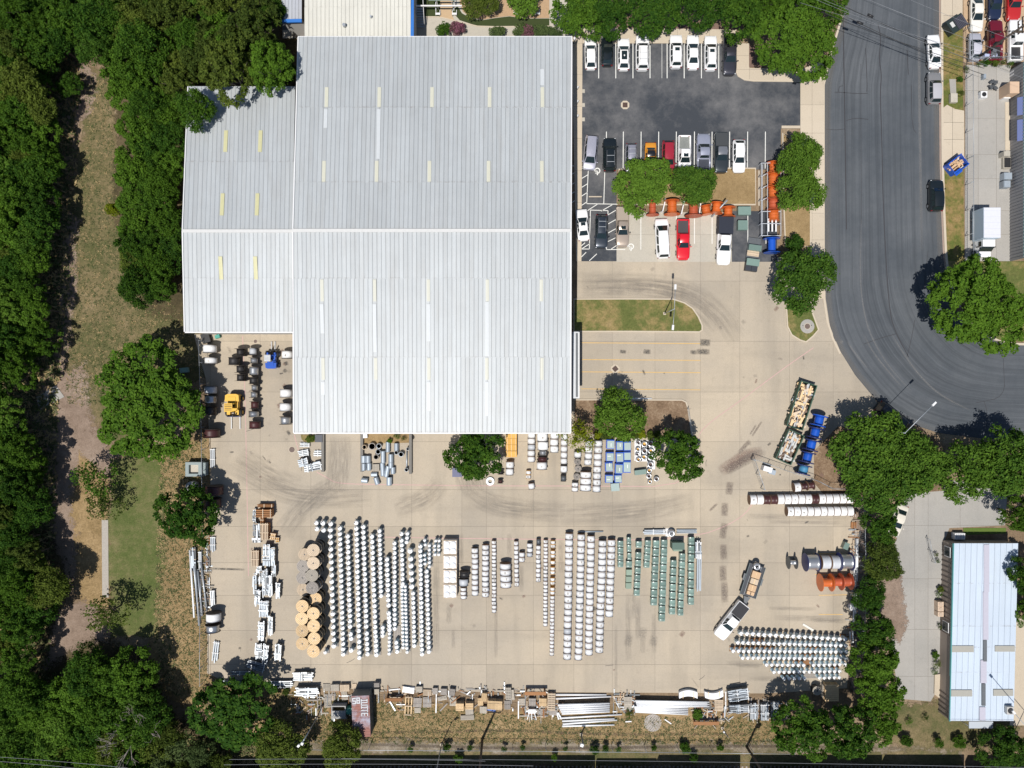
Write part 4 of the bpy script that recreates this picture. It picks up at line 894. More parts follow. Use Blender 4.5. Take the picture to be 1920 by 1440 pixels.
mb = MB(); mb.add([(xc + 1.06, -.80, 2.2), (xc + 1.06, 1.0, 2.2), (xc + 1.62, 1.03, 1.42), (xc + 1.62, -.84, 1.42)], [(0, 1, 2, 3)]); mb.build("windshield", GLASS, bt)
for sy in (-1, 1): MB().box(xc + .6, .1 + sy * .96, 1.75, .7, .05, .55).build("side_window", GLASS, bt); MB().box(xc + 1.0, .1 + sy * 1.25, 1.6, .12, .25, .3).build("wing_mirror", BLACKP, bt); MB().box(xc + 2.46, .1 + sy * .7, .95, .1, .35, .25).build("headlight", LAMPG, bt)
for xx in (xc + 1.7, xc - 3.2):
    for sy in (-1, 1): ty = MB().cyl((xx, sy * .9 - .14, .42), (xx, sy * .9 + .14, .42), .42, n=14).build("tyre", RUBBER, bt); MB().cyl((xx, sy * .9 - .15, .42), (xx, sy * .9 + .15, .42), .22, n=10).build("rim", CHROME, ty)
# flat trailer behind the yard pickup, with its load
c = W(1411, 1089, .8); tl = thing("flat_trailer", "dark flatbed trailer hitched behind the white pickup", "trailer", (c.x, c.y, .035), math.radians(-108))
MB().box(0, 0, .72, 4.8, 2.45, .10).build("deck", mat("trailer_deck", (.05, .055, .065), .7, var=.2), tl)
MB().prism([(2.5, -.5), (3.9, -.06), (3.9, .06), (2.5, .5)], .62, .74).build("tongue", DULLST, tl)
for sy in (-1, 1):
    MB().box(0, sy * 1.2, .85, 4.8, .06, .14).build("side_rail", mat("trailer_rail", (.12, .16, .17), .5), tl); MB().box(-.2, sy * 1.36, .70, 1.0, .26, .08).build("fender", DULLST, tl)
    ty = MB().cyl((-.2, sy * 1.36 - .1, .36), (-.2, sy * 1.36 + .1, .36), .36, n=12).build("tyre", RUBBER, tl)
for sy in (-1, 1): MB().box(0, sy * .62, .80, 4.7, .05, .10).build("inner_rail", GALV, tl)
def at_trailer(u, v, z): return tl.matrix_basis @ Vector((u, v, z))
for i, (u, v, lx, ly, m, lab) in enumerate(((-1.05, 0, 1.0, 1.25, CARD, "tan crate on the trailer nearest the silver coil"), (-.05, .05, .8, 1.15, WOODC, "slatted tan crate second on the trailer"), (.95, .05, .95, 1.15, CARD, "tan crate third along the trailer bed"), (1.75, .05, .5, 1.1, CARD, "tan crate with dark box at the trailer's hitch end"))):
    p = at_trailer(u, v, .77); k = thing("crate", lab, "crate", p, math.radians(-108), "crates on the trailer"); MB().box(0, 0, .3, lx, ly, .6).build("carton", m, k)
    MB().box(0, 0, .61, lx * .98, .10, .02).build("strap", WOODY if i != 3 else BLACKP, k)
# ------------------------------------------------------------------ cable reels, tanks, cabinets and the rest of the stock
def flange_mesh(D, th, m, plain=True):
    def mk():
        mb = MB(); r = D / 2; mb.lathe([(r * .96, -th / 2), (r, -th / 3), (r, th / 3), (r * .96, th / 2)], 22, axis='Y')
        mb.lathe([(.10, -th / 2 - .015), (.10, th / 2 + .015)], 8, axis='Y'); return mb.mesh("flange", m)
    return cached(('fl', round(D, 2), th, m.name), mk)
def drum_mesh(d_, l_, m, n=18):
    def mk():
        mb = MB(); r = d_ / 2; k = max(2, int(l_ / .28)); pr = []
        for i in range(k + 1): pr.append((r * (1 - .006 * (i % 2)), -l_ / 2 + l_ * i / k))
        mb.lathe(pr, n, axis='Y', sm=True); return mb.mesh("cable", m)
    return cached(('dr', round(d_, 2), round(l_, 2), m.name), mk)
TAGM = mat("grey_label_paper", (.42, .40, .37), .7, objr=.3)
def reel(name, label, cat, px, py, dpx, lpx, m, fm=None, rz=0., D=None, th=.05, group=None, z0=.034, zc=None, gap=0.):
    """drum lying with its axis along y (turned by rz): dpx across, lpx flange to flange, as photographed"""
    fm = fm or FLDARK; d_ = dpx * S * .99; D = D * S * .99 if D else d_ * 1.07; z = D / 2; L = lpx * S * .99
    c = W(px, py, z * 1.45); t = thing(name, label, cat, (c.x, c.y, z0), rz, group)
    ob("cable", drum_mesh(d_, L - th * 2 - gap, m), t, (0, 0, z)); f = flange_mesh(D, th, fm)
    for s in (-1, 1): ob("flange", f, t, (0, s * (L / 2 - th / 2 - gap / 2), z), rz=0 if s > 0 else math.pi)
    if m is WRAP and R.random() < .4: ob("label_tag", cached(('ltag',), lambda: MB().box(0, 0, 0, .22, .30, .01).mesh("label_tag", TAGM)), t, (R.uniform(-.1, .1), R.uniform(-.12, .12), z + d_ / 2 + .003), rz=R.uniform(-.2, .2))
    return t
def column(phrase, x0, y0, x1, y1, n, dpx, group="white wrapped cable reels in columns", m=None, skip=()):
    l_ = (y1 - y0) / n; k0 = 0
    for i in range(n):
        f = (i + .5) / n; x = x0 + (x1 - x0) * f + R.uniform(-.35, .35); mm = m or (WRAPG if R.random() < .03 else WRAP)
        reel("cable_reel", "white wrapped cable reel, %s down %s" % (ORD[i], phrase), "cable reel", x, y0 + l_ * (i + .5) + 1.2, dpx, l_, mm, group=group, gap=.012, rz=R.uniform(-.012, .012), fm=FLBROWN if R.random() < .6 else FLDARK)
column("the tail behind the black reel", 869, 1100, 869, 1122, 3, 11)
column("the column just right of the black reel", 890.5, 1026, 890.5, 1115.4, 9, 12.3)
column("the second column right of the black reel", 910, 1020, 910.3, 1118.3, 10, 12.6)
column("the thin column left of the fat reels", 926.3, 1012, 926.3, 1147.5, 19, 8.3)
column("the group of four fat reels", 947.5, 1055, 948.5, 1100.8, 4, 20)
column("the thin column right of the fat reels", 967.5, 1013, 969, 1098.4, 10, 8.2)
column("the pair beside the thin column", 978.5, 1034, 978.8, 1052.4, 2, 10.6)
column("the short column of three", 993.5, 1017, 993.2, 1043, 3, 10.3)
column("the column headed by a silver reel", 1009.5, 1021, 1009.3, 1089.7, 8, 8.5)
column("the thin column left of the yellow ends", 1023.4, 1010.5, 1022.6, 1173, 23, 8.1)
K_ = [(1012.5, 1026.5, 2), (1031, 1045, 2), (1050, 1057, 1), (1062, 1076, 2), (1082, 1095.5, 2), (1100, 1114, 2), (1115.5, 1228, 16)]
kk = 0
for y0, y1, n in K_:
    for i in range(n):
        y = y0 + (y1 - y0) * (i + .5) / n; x = 1037 - (y - 1012) / 216 * 2.4
        reel("cable_reel", "white wrapped cable reel, %s down the column with yellow wooden ends" % ORD[kk], "cable reel", x, y + 1, 8.1, (y1 - y0) / n, WRAP, group="white wrapped cable reels in columns", fm=WOODO if i in (0, n - 1) and y1 < 1115 else FLBROWN, D=10.2 if y1 < 1115 else None); kk += 1
column("the wide column beside the yellow ends", 1067.6, 998.5, 1063.6, 1235, 20, 14.4)
column("the second wide column", 1090.2, 1000, 1084.7, 1236, 20, 13.9)
column("the third wide column", 1108.6, 1003, 1104, 1227, 19, 13.9)
column("the fourth wide column", 1130.4, 1011.5, 1123.6, 1222.4, 18, 14.4)
column("the wide column nearest the green cabinets", 1147.5, 1010.5, 1142.3, 1155, 12, 14.3)
reel("cable_reel", "black cable reel with pale end beside the white crates", "cable reel", 870.5, 1077, 17.5, 11, BLACKC, D=20, group="dark cable reels"); reel("cable_reel", "pale grey reel between the black reel and three small ones", "cable reel", 869, 1092, 17, 13.5, WRAPG)
reel("cable_reel", "small dark reel with silver glint heading a white column", "cable reel", 1009.8, 1015.5, 8, 11, DULLST)
# beside the south wall
column("the column of two near the yellow crates", 955.8, 864, 955.3, 890, 2, 14.5); column("the column of five under the south eaves", 996.7, 809, 996, 865.5, 5, 14)
column("the column of three under the south eaves", 1039.8, 809, 1039, 847.5, 3, 15.2); column("the fat pair by the south wall", 1017, 810, 1018, 843, 2, 19.5)
reel("metal_reel", "silver cable reel with wide dark flanges by the south wall", "cable reel", 1018, 849, 13.5, 11, SILVC, D=21); reel("metal_reel", "maroon cable reel below the silver one by the south wall", "cable reel", 1017.2, 861.5, 16.5, 10.5, BROWNC, D=21)
reel("cable_reel", "fat white reel with brown flanges below the maroon reel", "cable reel", 1016, 873.5, 18.8, 14.5, WRAP, D=21, fm=FLBROWN)
column("the tree side column by the south wall", 1058, 812, 1057.6, 869, 5, 12.2); reel("cable_reel", "lone white reel between tree and a small black reel", "cable reel", 1057.4, 879.5, 12.6, 13, WRAP); reel("metal_reel", "small black reel with white glint standing alone by the pink line", "cable reel", 1056.5, 897, 10.2, 11.5, DULLST)
for i, y in enumerate((886, 894)): reel("cable_reel", "tiny white reel with yellow ends, %s of a pair near the fat reel" % ("upper", "lower")[i], "cable reel", 991 - i * .3, y, 8.6, 7.6, WRAP, fm=WOODO, D=9.6)
reel("cable_reel", "crooked lone white reel on the pink line", "cable reel", 996.6, 911.5, 11.6, 11.5, WRAP, rz=.14, fm=FLBROWN)
reel("cable_reel", "white reel half under the leaning yellowish tree", "cable reel", 1083.5, 852.5, 13.2, 11.5, WRAP)
column("the pair by the three fattest reels", 1078.4, 903, 1077.6, 920.5, 2, 12); column("the three fattest reels by the pink line", 1098.8, 883, 1098.2, 919.5, 3, 20)
column("the column left of the eight by the blue crates", 1105, 825, 1102.5, 871, 4, 13.6); column("the column beside the blue crates", 1122.6, 824.5, 1118.6, 921.5, 8, 14.7)
# dark and silver reels in the corner below the west wing
CG = "reels in the corner below the west wing"
for px, py, dp, lp, m, D, lab in ((391.5, 654, 24.5, 15, WRAP, 26, "big white reel by the grass edge under the west wing"), (393.5, 676, 22, 12, WRAP, 24, "white reel just below the big one by the grass edge"),
    (449.5, 660.5, 14.5, 14, BLACKC, 23, "topmost black reel in the corner yard"), (437.5, 677, 20, 14.5, BLACKC, 22.5, "fat black reel pushed out to the west of its row"), (449.5, 692, 15, 13, BLACKC, 23, "black reel above the lowest black one in the corner yard"), (450, 708, 14.5, 13, BLACKC, 23, "lowest black reel of the corner yard"),
    (473, 659, 13, 13.5, WRAPG, 21, "pale silver reel topmost in the row beside the blue forklift"), (475, 676, 13, 11, SILVC, 20, "second silver reel of the row beside the blue forklift"), (474.5, 695.5, 16.5, 16, SILVC, 22, "big silver reel in the middle of the forklift row"), (474.5, 713.5, 16, 13, BLACKC, 22, "black reel under the big silver reel"), (476, 727, 11.5, 11, SILVC, 19, "narrow silver reel under the black reel"), (475, 740, 12, 11.5, SILVC, 19, "narrow silver reel above the maroon reel"),
    (476.5, 759.5, 14, 14, BROWNC, 20.5, "narrow maroon reel right of the yellow forklift"), (474.5, 776.5, 18.5, 11.5, SILVC, 20, "wide silver reel right of the yellow forklift"), (476.5, 797, 20.5, 14, BROWNC, 22, "wide maroon reel last in the row by the yellow forklift"),
    (537.5, 665, 20, 14.5, WRAP, 22, "white reel between the blue forklift and the warehouse wall"), (535, 737.5, 21.5, 15.5, WRAP, 24, "white reel topmost of three by the warehouse west wall"), (534, 763.5, 21, 15.5, WRAP, 24, "white reel in the middle of three by the warehouse west wall"), (534, 788.5, 18.5, 15, SILVC, 24, "silver reel lowest of three by the warehouse west wall"),
    (393, 731, 22, 14, WRAPG, 25, "pale reel in the shade of the big round tree"), (393, 748.5, 22, 15, SILVC, 25, "silver reel in the shade of the big round tree"), (390, 770.5, 26, 16, BLACKC, 28, "black reel in the shade of the big round tree"), (394, 813, 30, 16, BROWNC, 33, "wide maroon reel by the low edge of the big round tree"),
    (399, 920, 31, 17, BROWNC, 34, "wide maroon reel in shade above the smaller round tree"), (396, 944, 30, 17, BROWNC, 33, "maroon reel deepest in shade of the smaller round tree"), (398, 1158, 26.5, 16, WRAP, 29, "white reel on the west fence line beside leaning poles"), (396.5, 1179, 23.5, 14, SILVC, 28, "silver reel on the west fence line below the white one")):
    reel("metal_reel" if m in (BLACKC, BROWNC, SILVC) else "cable_reel", lab, "cable reel", px, py, dp, lp, m, D=D, group=CG, rz=R.uniform(-.02, .02))
# east rows: axis along x
def row(phrase, x0, y0, x1, y1, n, dpx, cols, name="cable_reel"):
    l_ = (x1 - x0) / n
    for i in range(n):
        m = BROWNC if cols[i] == 'b' else WRAP; w_ = "white wrapped" if cols[i] == 'w' else "maroon"
        reel("cable_reel" if cols[i] == 'w' else "metal_reel", "%s cable reel, %s from the west in %s" % (w_, ORD[i], phrase), "cable reel", x0 + l_ * (i + .5), y0 + (y1 - y0) * (i + .5) / n, dpx, l_, m, rz=math.pi / 2 + R.uniform(-.015, .015), fm=FLBROWN, D=dpx * 1.05, group="reels in the two rows under the east trees")
row("the long row under the east trees", 1405.5, 937.5, 1599, 935, 15, 18.3, "wwbbwwwwwbwwwww"); row("the shorter row under the long one", 1475.5, 959.5, 1600, 959, 10, 17.2, "wwwwwwwwww")
for px, py, m, l_ in ((1495, 914, WRAP, "white reel of the trio by the gate fence"), (1508, 912, BROWNC, "middle maroon reel of the trio by the gate fence"), (1520.5, 910.5, BROWNC, "easternmost maroon reel of the trio by the gate fence")): reel("metal_reel" if m == BROWNC else "cable_reel", l_, "cable reel", px, py, 16.5 if m == WRAP else 12, 12.5, m, rz=math.pi / 2 + .1, fm=FLBROWN, D=18)
for px, py, dp, lp, m, D, fm, lab in ((1487, 1056, 8.5, 15, SILVC, 24, DULLST, "small bare silver spool alone west of the cable drums"), (1524, 1056, 28, 23, SILVC, 34, NAVY, "big aluminium cable drum with navy flange, westmost of four"), (1548.5, 1055.5, 24, 18, WRAPG, 27, FLBROWN, "grey cable drum second of the row of four"), (1567, 1055.5, 24, 18, WRAPG, 27, FLBROWN, "grey cable drum third of the row of four"), (1588, 1054.5, 26, 23, SILVC, 34, NAVY, "aluminium cable drum with navy flange beside the east fence"),
    (1551, 1094, 16, 21, ORANGE, 33, ORANGE, "orange empty drum westmost of three under the cable drums"), (1571, 1092.5, 16, 18, RUSTOR, 32, RUSTOR, "red orange drum in the middle of three under the cable drums"), (1589, 1092, 18, 18, RUSTOR, 31, RUSTOR, "red orange drum beside the east fence")):
    reel("metal_reel" if fm not in (ORANGE, RUSTOR) else "empty_drum", lab, "cable drum", px, py, dp, lp, m, rz=math.pi / 2, fm=fm, D=D, th=.08)
# blue drums in a slanting line by the skips
for i in range(5):
    px, py = 1538 - i * 7.3, 789 + i * 23; m = BLUEE if i < 4 else TEALE
    reel("empty_drum", "%s empty drum, %s down the slanting line by the skips" % ("blue" if i < 4 else "faded blue", ORD[i]), "cable drum", px, py, 16.5, 20.5 if i < 4 else 18, m, rz=-.24, D=29, fm=NAVY if i else BLUEE, th=.17, group="blue drums by the skips")
# orange and blue drums by the parking islands
for px, py, dp, lp, m, D, rz, lab, fm in ((1224.5, 389.5, 12, 26, RUSTOR, 25, 0, "red orange drum half under the round tree at the bays", RUSTOR), (1261.5, 388, 17, 26, ORANGE, 31, 0, "orange drum between two white trestle bars", ORANGE), (1302, 390.5, 16, 27, RUSTOR, 33, 0, "red orange drum at the edge of the second round tree", RUSTOR),
    (1325, 393, 15, 17, ORANGE, 22, .15, "orange drum left of the slanting pipe", ORANGE), (1345, 389, 15, 20, ORANGE, 24, -.1, "orange drum crossed by the slanting pipe", ORANGE), (1367, 396.5, 15, 18, ORANGE, 27, 0, "orange drum beside the green cabinet", ORANGE),
    (1452.5, 313, 15, 20, ORANGE, 27, 0, "topmost orange drum in the long rack, under leaves", ORANGE), (1452, 336, 17, 22, ORANGE, 25, 0, "second orange drum down in the long rack", ORANGE), (1452, 360, 17, 21, ORANGE, 26, 0, "third orange drum down in the long rack", ORANGE), (1452, 382, 17, 20, RUSTOR, 26, 0, "fourth orange drum down in the long rack", RUSTOR), (1452, 404, 18, 18, ORANGE, 22, 0, "lowest orange drum in the long rack", ORANGE), (1449.5, 459.5, 14, 27, BLUEE, 31, 0, "blue empty drum below the long rack", BLUEE)):
    t = reel("empty_drum", lab, "cable drum", px, py, dp, lp, m, rz=rz, D=D, fm=fm, th=.07, group="drums by the parking islands", z0=.06)
    if m is not BLUEE:
        dd = dp * S / 2
        for s in (-.33, 0, .33): MB().lathe([(dd, -.04), (dd + .06, 0), (dd, .04)], 16, axis='Y', cap=False).build("drum_hoop", m, t, (0, s * lp * S * .8, t.children[1].location.z))
# steel rack around the orange drums
c = W(1445, 375, .6); rk = thing("drum_rack", "long galvanised frame rack holding the orange drums", "rack", (c.x, c.y, .05))
RS = mat("rack_steel", (.50, .53, .57), .5, .3)
y0, y1 = W(0, 306, 1.2).y - c.y, W(0, 442, 1.2).y - c.y; xa, xb = W(1427, 0, 1.2).x - c.x, W(1463.5, 0, 1.2).x - c.x
for i in range(7):
    y = y0 + (y1 - y0) * i / 6; MB().box((xa + xb) / 2, y, 1.2, xb - xa, .10, .10).build("cross_beam", RS, rk) if i not in (1, 2, 3) else MB().box(xa + .4, y, 1.2, .9, .10, .10, rz=.5).build("cross_beam", RS, rk)
    for x in (xa, xb): MB().box(x, y, .6, .10, .10, 1.2).build("post", RS, rk)
for x in (xa, xa + .42, xa + .9, xb): MB().box(x, (y0 + y1) / 2, 1.27 if x != xa + .42 else .5, .08, abs(y1 - y0), .08).build("rail", RS, rk)
for k in range(3): MB().box(xb - .6 - k * .55, (y1 * .85 + y0 * .15), .95, .22, 1.9, .06).build("slat", TRIMW, rk)
for px, py, l_, rz, lab in ((1244, 386, 1.9, 1.35, "first"), (1279, 390, 2.0, 1.35, "second"), (1311, 392, 1.7, 1.45, "third")):
    c = W(px, py, .5); t = thing("trestle_bar", "pale steel trestle between the orange drums, %s from the tree" % lab, "trestle", (c.x, c.y, .05), rz, "trestles between the orange drums"); MB().box(0, 0, .9, l_, .16, .10).build("beam", TRIMW, t)
    for s in (-1, 1): MB().box(s * l_ * .45, 0, .45, .12, .45, .9, ty=.3).build("leg", TRIMW, t)
def pipe(name, label, cat, a, b, za, zb, r, m, r2=None, group=None, n=8):
    a, b = W(*a, za), W(*b, zb); t = ob(name, MB().cyl((0, 0, 0), b - a, r, r2, n).mesh(name, m), None, a); return tag(t, label, cat, group)
pipe("steel_pipe", "grey pipe leaning slantwise across the orange drums", "pipe", (1334, 407), (1364, 375), .3, 2.3, .12, GALV)

# ---- stacked wooden reels standing on end
def disc_planks(r, th, n, m, ang):
    mb = MB(); c_, s_ = math.cos(ang), math.sin(ang)
    for i in range(n):
        y0, y1 = -r + 2 * r * i / n + .014, -r + 2 * r * (i + 1) / n - .014; pts = []
        for y in (y0, (y0 + y1) / 2, y1): pts.append((math.sqrt(max(0, r * r - y * y)), y))
        pl = pts + [(-x, y) for x, y in reversed(pts)]
        mb.prism([(x * c_ - y * s_, x * s_ + y * c_) for x, y in pl], -th / 2, th / 2 + R.uniform(-.006, .006), bottom=True)
    return mb
def wooden_reel(label, x, y, z, d_, h, m, cm, group):
    t = thing("wooden_reel", label, "wooden reel", (x, y, z), R.uniform(0, 6.28), group); r = d_ / 2
    k = R.randrange(3); th = .06
    me = cached(('plank', round(d_, 2), k, m.name), lambda: disc_planks(r, th, 9, m, k * .7).mesh("flange", m))
    ob("flange", me, t, (0, 0, th / 2)); top = ob("flange", me, t, (0, 0, h - th / 2), rz=1.1)
    cm_ = cached(('wc', round(d_, 2), round(h, 2), cm.name), lambda: MB().lathe([(r * (.90 + .025 * (i % 2)), th + (h - 2 * th) * i / 9) for i in range(10)], 20, sm=True, cap=False).mesh("cable", cm)); ob("cable", cm_, t)
    hb = cached(('hub', 1), lambda: MB().lathe([(.12, 0), (.12, .012)], 10).mesh("arbor_hole", BLACKP)); ob("arbor_hole", hb, top, (0, 0, th / 2 + .004))
    bl = cached(('bolt', 1), lambda: MB().lathe([(.05, 0), (.05, .02)], 6).mesh("bolt", CERAM))
    for q in range(5): ob("bolt", bl, top, (.34 * math.cos(q * 1.257), .34 * math.sin(q * 1.257), th / 2))
    return t
WS = [(587.5, 1031.7, WOODC, 3), (587.5, 1056, WOODC, 3), (584.8, 1079, WOODP, 3), (585.4, 1102.5, WOODG, 3), (591.5, 1123, WOODY, 2.2), (587.5, 1150.4, WOODY, 3), (588, 1173.8, WOODY, 3), (589, 1197.3, WOODY, 3), (587.5, 1221, WOODY, 3),
      (571, 1039.6, WOODC, 1.8), (568, 1061.5, WOODG, 1.8), (567.3, 1083.5, WOODG, 1.8), (568, 1105.8, WOODC, 1.8), (566.7, 1136.7, WOODY, 3), (565.8, 1160, WOODY, 3), (566.5, 1182.8, WOODY, 3), (567, 1207, WOODY, 3)]
for i, (px, py, m, n) in enumerate(WS):
    k = 3 if n == 3 else 2; h = 1.18 if n != 1.8 else 1.02; c = W(px, py, h * k)
    side = ("file next to the tanks" if i < 9 else "outer file"); j = i if i < 9 else i - 9
    for q in range(k):
        tone = {WOODG: "weathered grey", WOODP: "greyish", WOODC: "cream", WOODY: "yellow pine"}[m]
        wooden_reel("%s wooden reel, %s of the %s stack in the %s" % (tone, ("bottom", "middle", "top")[q] if k == 3 else ("bottom", "top")[q], ORD[j], side), c.x, c.y, .034 + h * q, 1.82, h, m, BLACKC, "stacked wooden reels")
for px, py, lab in ((1083, 866, "upper"), (1084, 879, "middle"), (1081.5, 894, "lower")): c = W(px, py, .7); wooden_reel("small weathered reel standing on end, %s of three by the fat reels" % lab, c.x, c.y, .034, .98, .7, WOODG, SILVC, "small weathered reels")
c = W(1531, 1294, .9); wooden_reel("large pale reel standing on end below the tank rows", c.x, c.y, .034, 1.35, 1.1, WOODP, BLACKC, None)
c = W(1224, 1355.5, .1); t = wooden_reel("flat weathered reel flange lying in dry grass by the poles", c.x, c.y, -.12, 2.6, .2, WOODG, WOODG, None)

# ---- pole transformer tanks
def tank_parts(d_):
    k = round(d_ * .93, 2); k = round(k * 20) / 20
    def mk():
        r = k / 2; h = .60 + k * .80
        a = MB(); a.lathe([(r * .86, 0), (r * .88, .06), (r * .88, h - .1), (r * .95, h - .07), (r * .95, h - .03)], 16, sm=True)
        for q in (.6, 2.5, 4.2): a.box(r * .95 * math.cos(q), r * .95 * math.sin(q), h * .6, .10, .12, .25, rz=q)
        l_ = MB(); l_.lathe([(r, h - .04), (r, h), (r * .80, h + .035), (r * .4, h + .06), (.001, h + .065)], 16, sm=True)
        b = MB(); b.lathe([(.05, 0), (.075, .06), (.045, .1), (.07, .15), (.03, .2), (.03, .26)], 7)
        return (a.mesh("tank", CANSH), l_.mesh("lid", CANL), b.mesh("bushing", CERAM), h)
    return cached(('tank', k), mk)
CANS = []     # (px, py, diameter px, label, group)
def canline(phrase, pts, dpx, group):
    """pts: list of (x0, y0, x1, y1, n) runs counted on along one line"""
    k = 0
    for x0, y0, x1, y1, n in pts:
        for i in range(n):
            f = i / (n - 1) if n > 1 else 0
            CANS.append((x0 + (x1 - x0) * f + R.uniform(-.25, .25), y0 + (y1 - y0) * f + R.uniform(-.25, .25), dpx, (ORD[k] if k < 32 else str(k)) + " " + phrase, group)); k += 1
LG, RG = "white tanks in the columns right of the wooden reels", "white tanks in the rows below the trailer"
canline("down the short pair left of the long columns", [(593.3, 980.8, 593.8, 991.7, 2)], 8.8, LG); canline("down the second short pair", [(605.5, 981, 606.5, 994, 2)], 9.4, LG)
canline("down the column touching the wooden reels", [(620.2, 982, 619.7, 993.5, 2), (619.5, 1005.5, 625.6, 1211.7, 18)], 9.6, LG)
canline("down the second long column", [(637, 990.8, 643.3, 1226.7, 25)], 9.1, LG); canline("down the third long column", [(651.7, 1005.4, 656.3, 1174.6, 18), (657.5, 1188.7, 658, 1197.3, 2), (658, 1219.6, 658, 1219.6, 1)], 9.0, LG)
canline("down the fourth long column", [(668, 980.8, 673.8, 1233.3, 26)], 9.0, LG); canline("down the fifth long column", [(681, 988, 686.7, 1174.6, 20), (687.5, 1188, 689, 1226.3, 5)], 9.0, LG)
canline("down the sixth long column", [(697.5, 1006, 703, 1166, 17), (703.5, 1175.5, 705.4, 1228.3, 7)], 8.8, LG); canline("down the seventh column, beside a gap", [(711.5, 995.4, 714.2, 1117, 15), (717.5, 1177, 717.5, 1192, 3)], 8.3, LG)
canline("down the eighth column, with small ones last", [(725.4, 1049, 728.3, 1135, 10), (728.8, 1150, 730.5, 1181, 5)], 8.7, LG); canline("of the small ones ending the eighth column", [(730, 1188.3, 729.6, 1225.8, 6)], 7.0, LG)
canline("down the ninth column", [(739.6, 1019, 740, 1178.8, 19), (743, 1205, 744.5, 1221.7, 3)], 8.5, LG); canline("down the tenth column, above the double file", [(753, 1001, 753, 1001, 1), (753, 1013.3, 755, 1094.6, 10)], 8.2, LG)
canline("down the left file of small tanks", [(753.3, 1099.6, 755.8, 1214.6, 17)], 6.7, LG); canline("down the right file of small tanks", [(759.6, 1099.6, 763, 1222.5, 18)], 6.7, LG)
canline("of the three above the big tanks", [(763.8, 1000.4, 762.5, 1016.7, 3)], 7.8, LG); canline("of the big tanks in the eleventh column", [(769, 1033, 769, 1033, 1), (770.3, 1048, 772, 1100, 5)], 10, LG)
canline("down the eleventh column, below the big tanks", [(774.6, 1112.5, 776.7, 1210.8, 12)], 8.5, LG); canline("down the column second from the white crates", [(788, 1024.6, 791, 1226.7, 24)], 8.1, LG)
canline("of the small tanks between the last columns", [(796, 1013, 797, 1021.7, 2), (796, 1041, 796.5, 1057, 3)], 6.3, LG); canline("of the small tanks heading the last column", [(805, 1023, 805, 1062.5, 6)], 6.6, LG)
canline("down the last column before the white crates", [(800, 1071.7, 804, 1222.5, 18)], 8.0, LG); canline("of the small block beside the white crates", [(817, 1014, 823.5, 1014, 2), (815, 1023.5, 822.5, 1023.5, 2), (815, 1031, 822.5, 1031, 2), (815, 1039.5, 822.5, 1040, 2)], 6.3, LG)
CANS.append((609.5, 1223.5, 7.6, "alone beside the lowest wooden stack", LG))
for phrase, runs, d_ in (("along the topmost row", [(1390.3, 1188, 1585.4, 1198.8, 19)], 8.2), ("along the second row", [(1384, 1205, 1586.7, 1211, 22)], 7.9), ("along the third row, the longest", [(1375.7, 1221, 1587, 1222.5, 23)], 7.9), ("along the fourth row", [(1393.2, 1233.7, 1586.7, 1235, 21)], 7.7),
    ("along the fifth row, which has a gap", [(1437.7, 1246.8, 1507.5, 1247.5, 8), (1526, 1247.3, 1585, 1246, 7)], 7.5), ("along the sixth row", [(1451.7, 1260.5, 1574.7, 1259, 14)], 7.4), ("along the broken lowest row", [(1470.6, 1273, 1508.5, 1272.5, 5), (1536.7, 1271.5, 1574, 1270.5, 5)], 7.1)):
    canline(phrase, runs, d_, RG)
order = sorted(range(len(CANS)), key=lambda i: -CANS[i][2]); single = set(order[:300]); rest = MB()
for i, (px, py, dp, ph, g) in enumerate(CANS):
    a, l_, b, h = tank_parts(dp * S * .985); c = W(px, py, h + .16); rz = (2.2 if g == LG else -.9) + R.uniform(-.4, .4)
    if i in single:
        t = thing("tank", "white transformer tank, " + ph + (" right of the wooden reels" if g == LG and len(ph.split()) < 9 else " below the trailer" if g == RG else ""), "transformer", (c.x, c.y, .17), rz, g); r = dp * S * .455
        ob("tank_body", a, t); ob("lid", l_, t); ob("bushing", b, t, (r * .62, .05, h - .02)); ob("bushing", b, t, (r * .5, -r * .45, h - .02)) if dp > 9 else None
    else:
        r = dp * S * .455; rest.lathe([(r * .88, 0), (r * .88, h - .1), (r * .97, h - .04)], 12, 0, 'Z', (c.x, c.y, .17), True); rest.lathe([(r, h - .04), (r, h), (r * .5, h + .05), (.001, h + .06)], 12, 1, 'Z', (c.x, c.y, .17), True)
        rest.lathe([(.06, h), (.05, h + .2)], 6, 2, 'Z', (c.x + r * .6 * math.cos(rz), c.y + r * .6 * math.sin(rz), .17))
stuff(rest.build("small_tanks", [CANSH, CANL, CERAM])); bpy.data.objects["small_tanks"]['label'] = "small white tanks filling out the columns and rows"; bpy.data.objects["small_tanks"]['category'] = "transformers"
def pallet_mesh(w_, l_, n, m, h=.14):
    def mk():
        mb = MB()
        for i in range(n): mb.box(0, -l_ / 2 + l_ * (i + .5) / n, h - .012, w_, l_ / n * .72, .024)
        for x in (-.46, 0, .46): mb.box(x * w_, 0, (h - .024) / 2, .06, l_, h - .024)
        for i in (0, n // 2, n - 1): mb.box(0, -l_ / 2 + l_ * (i + .5) / n, .012, w_, .09, .02)
        return mb.mesh("pallet", m)
    return cached(('pal', round(w_, 2), round(l_, 2), n, m.name, h), mk)
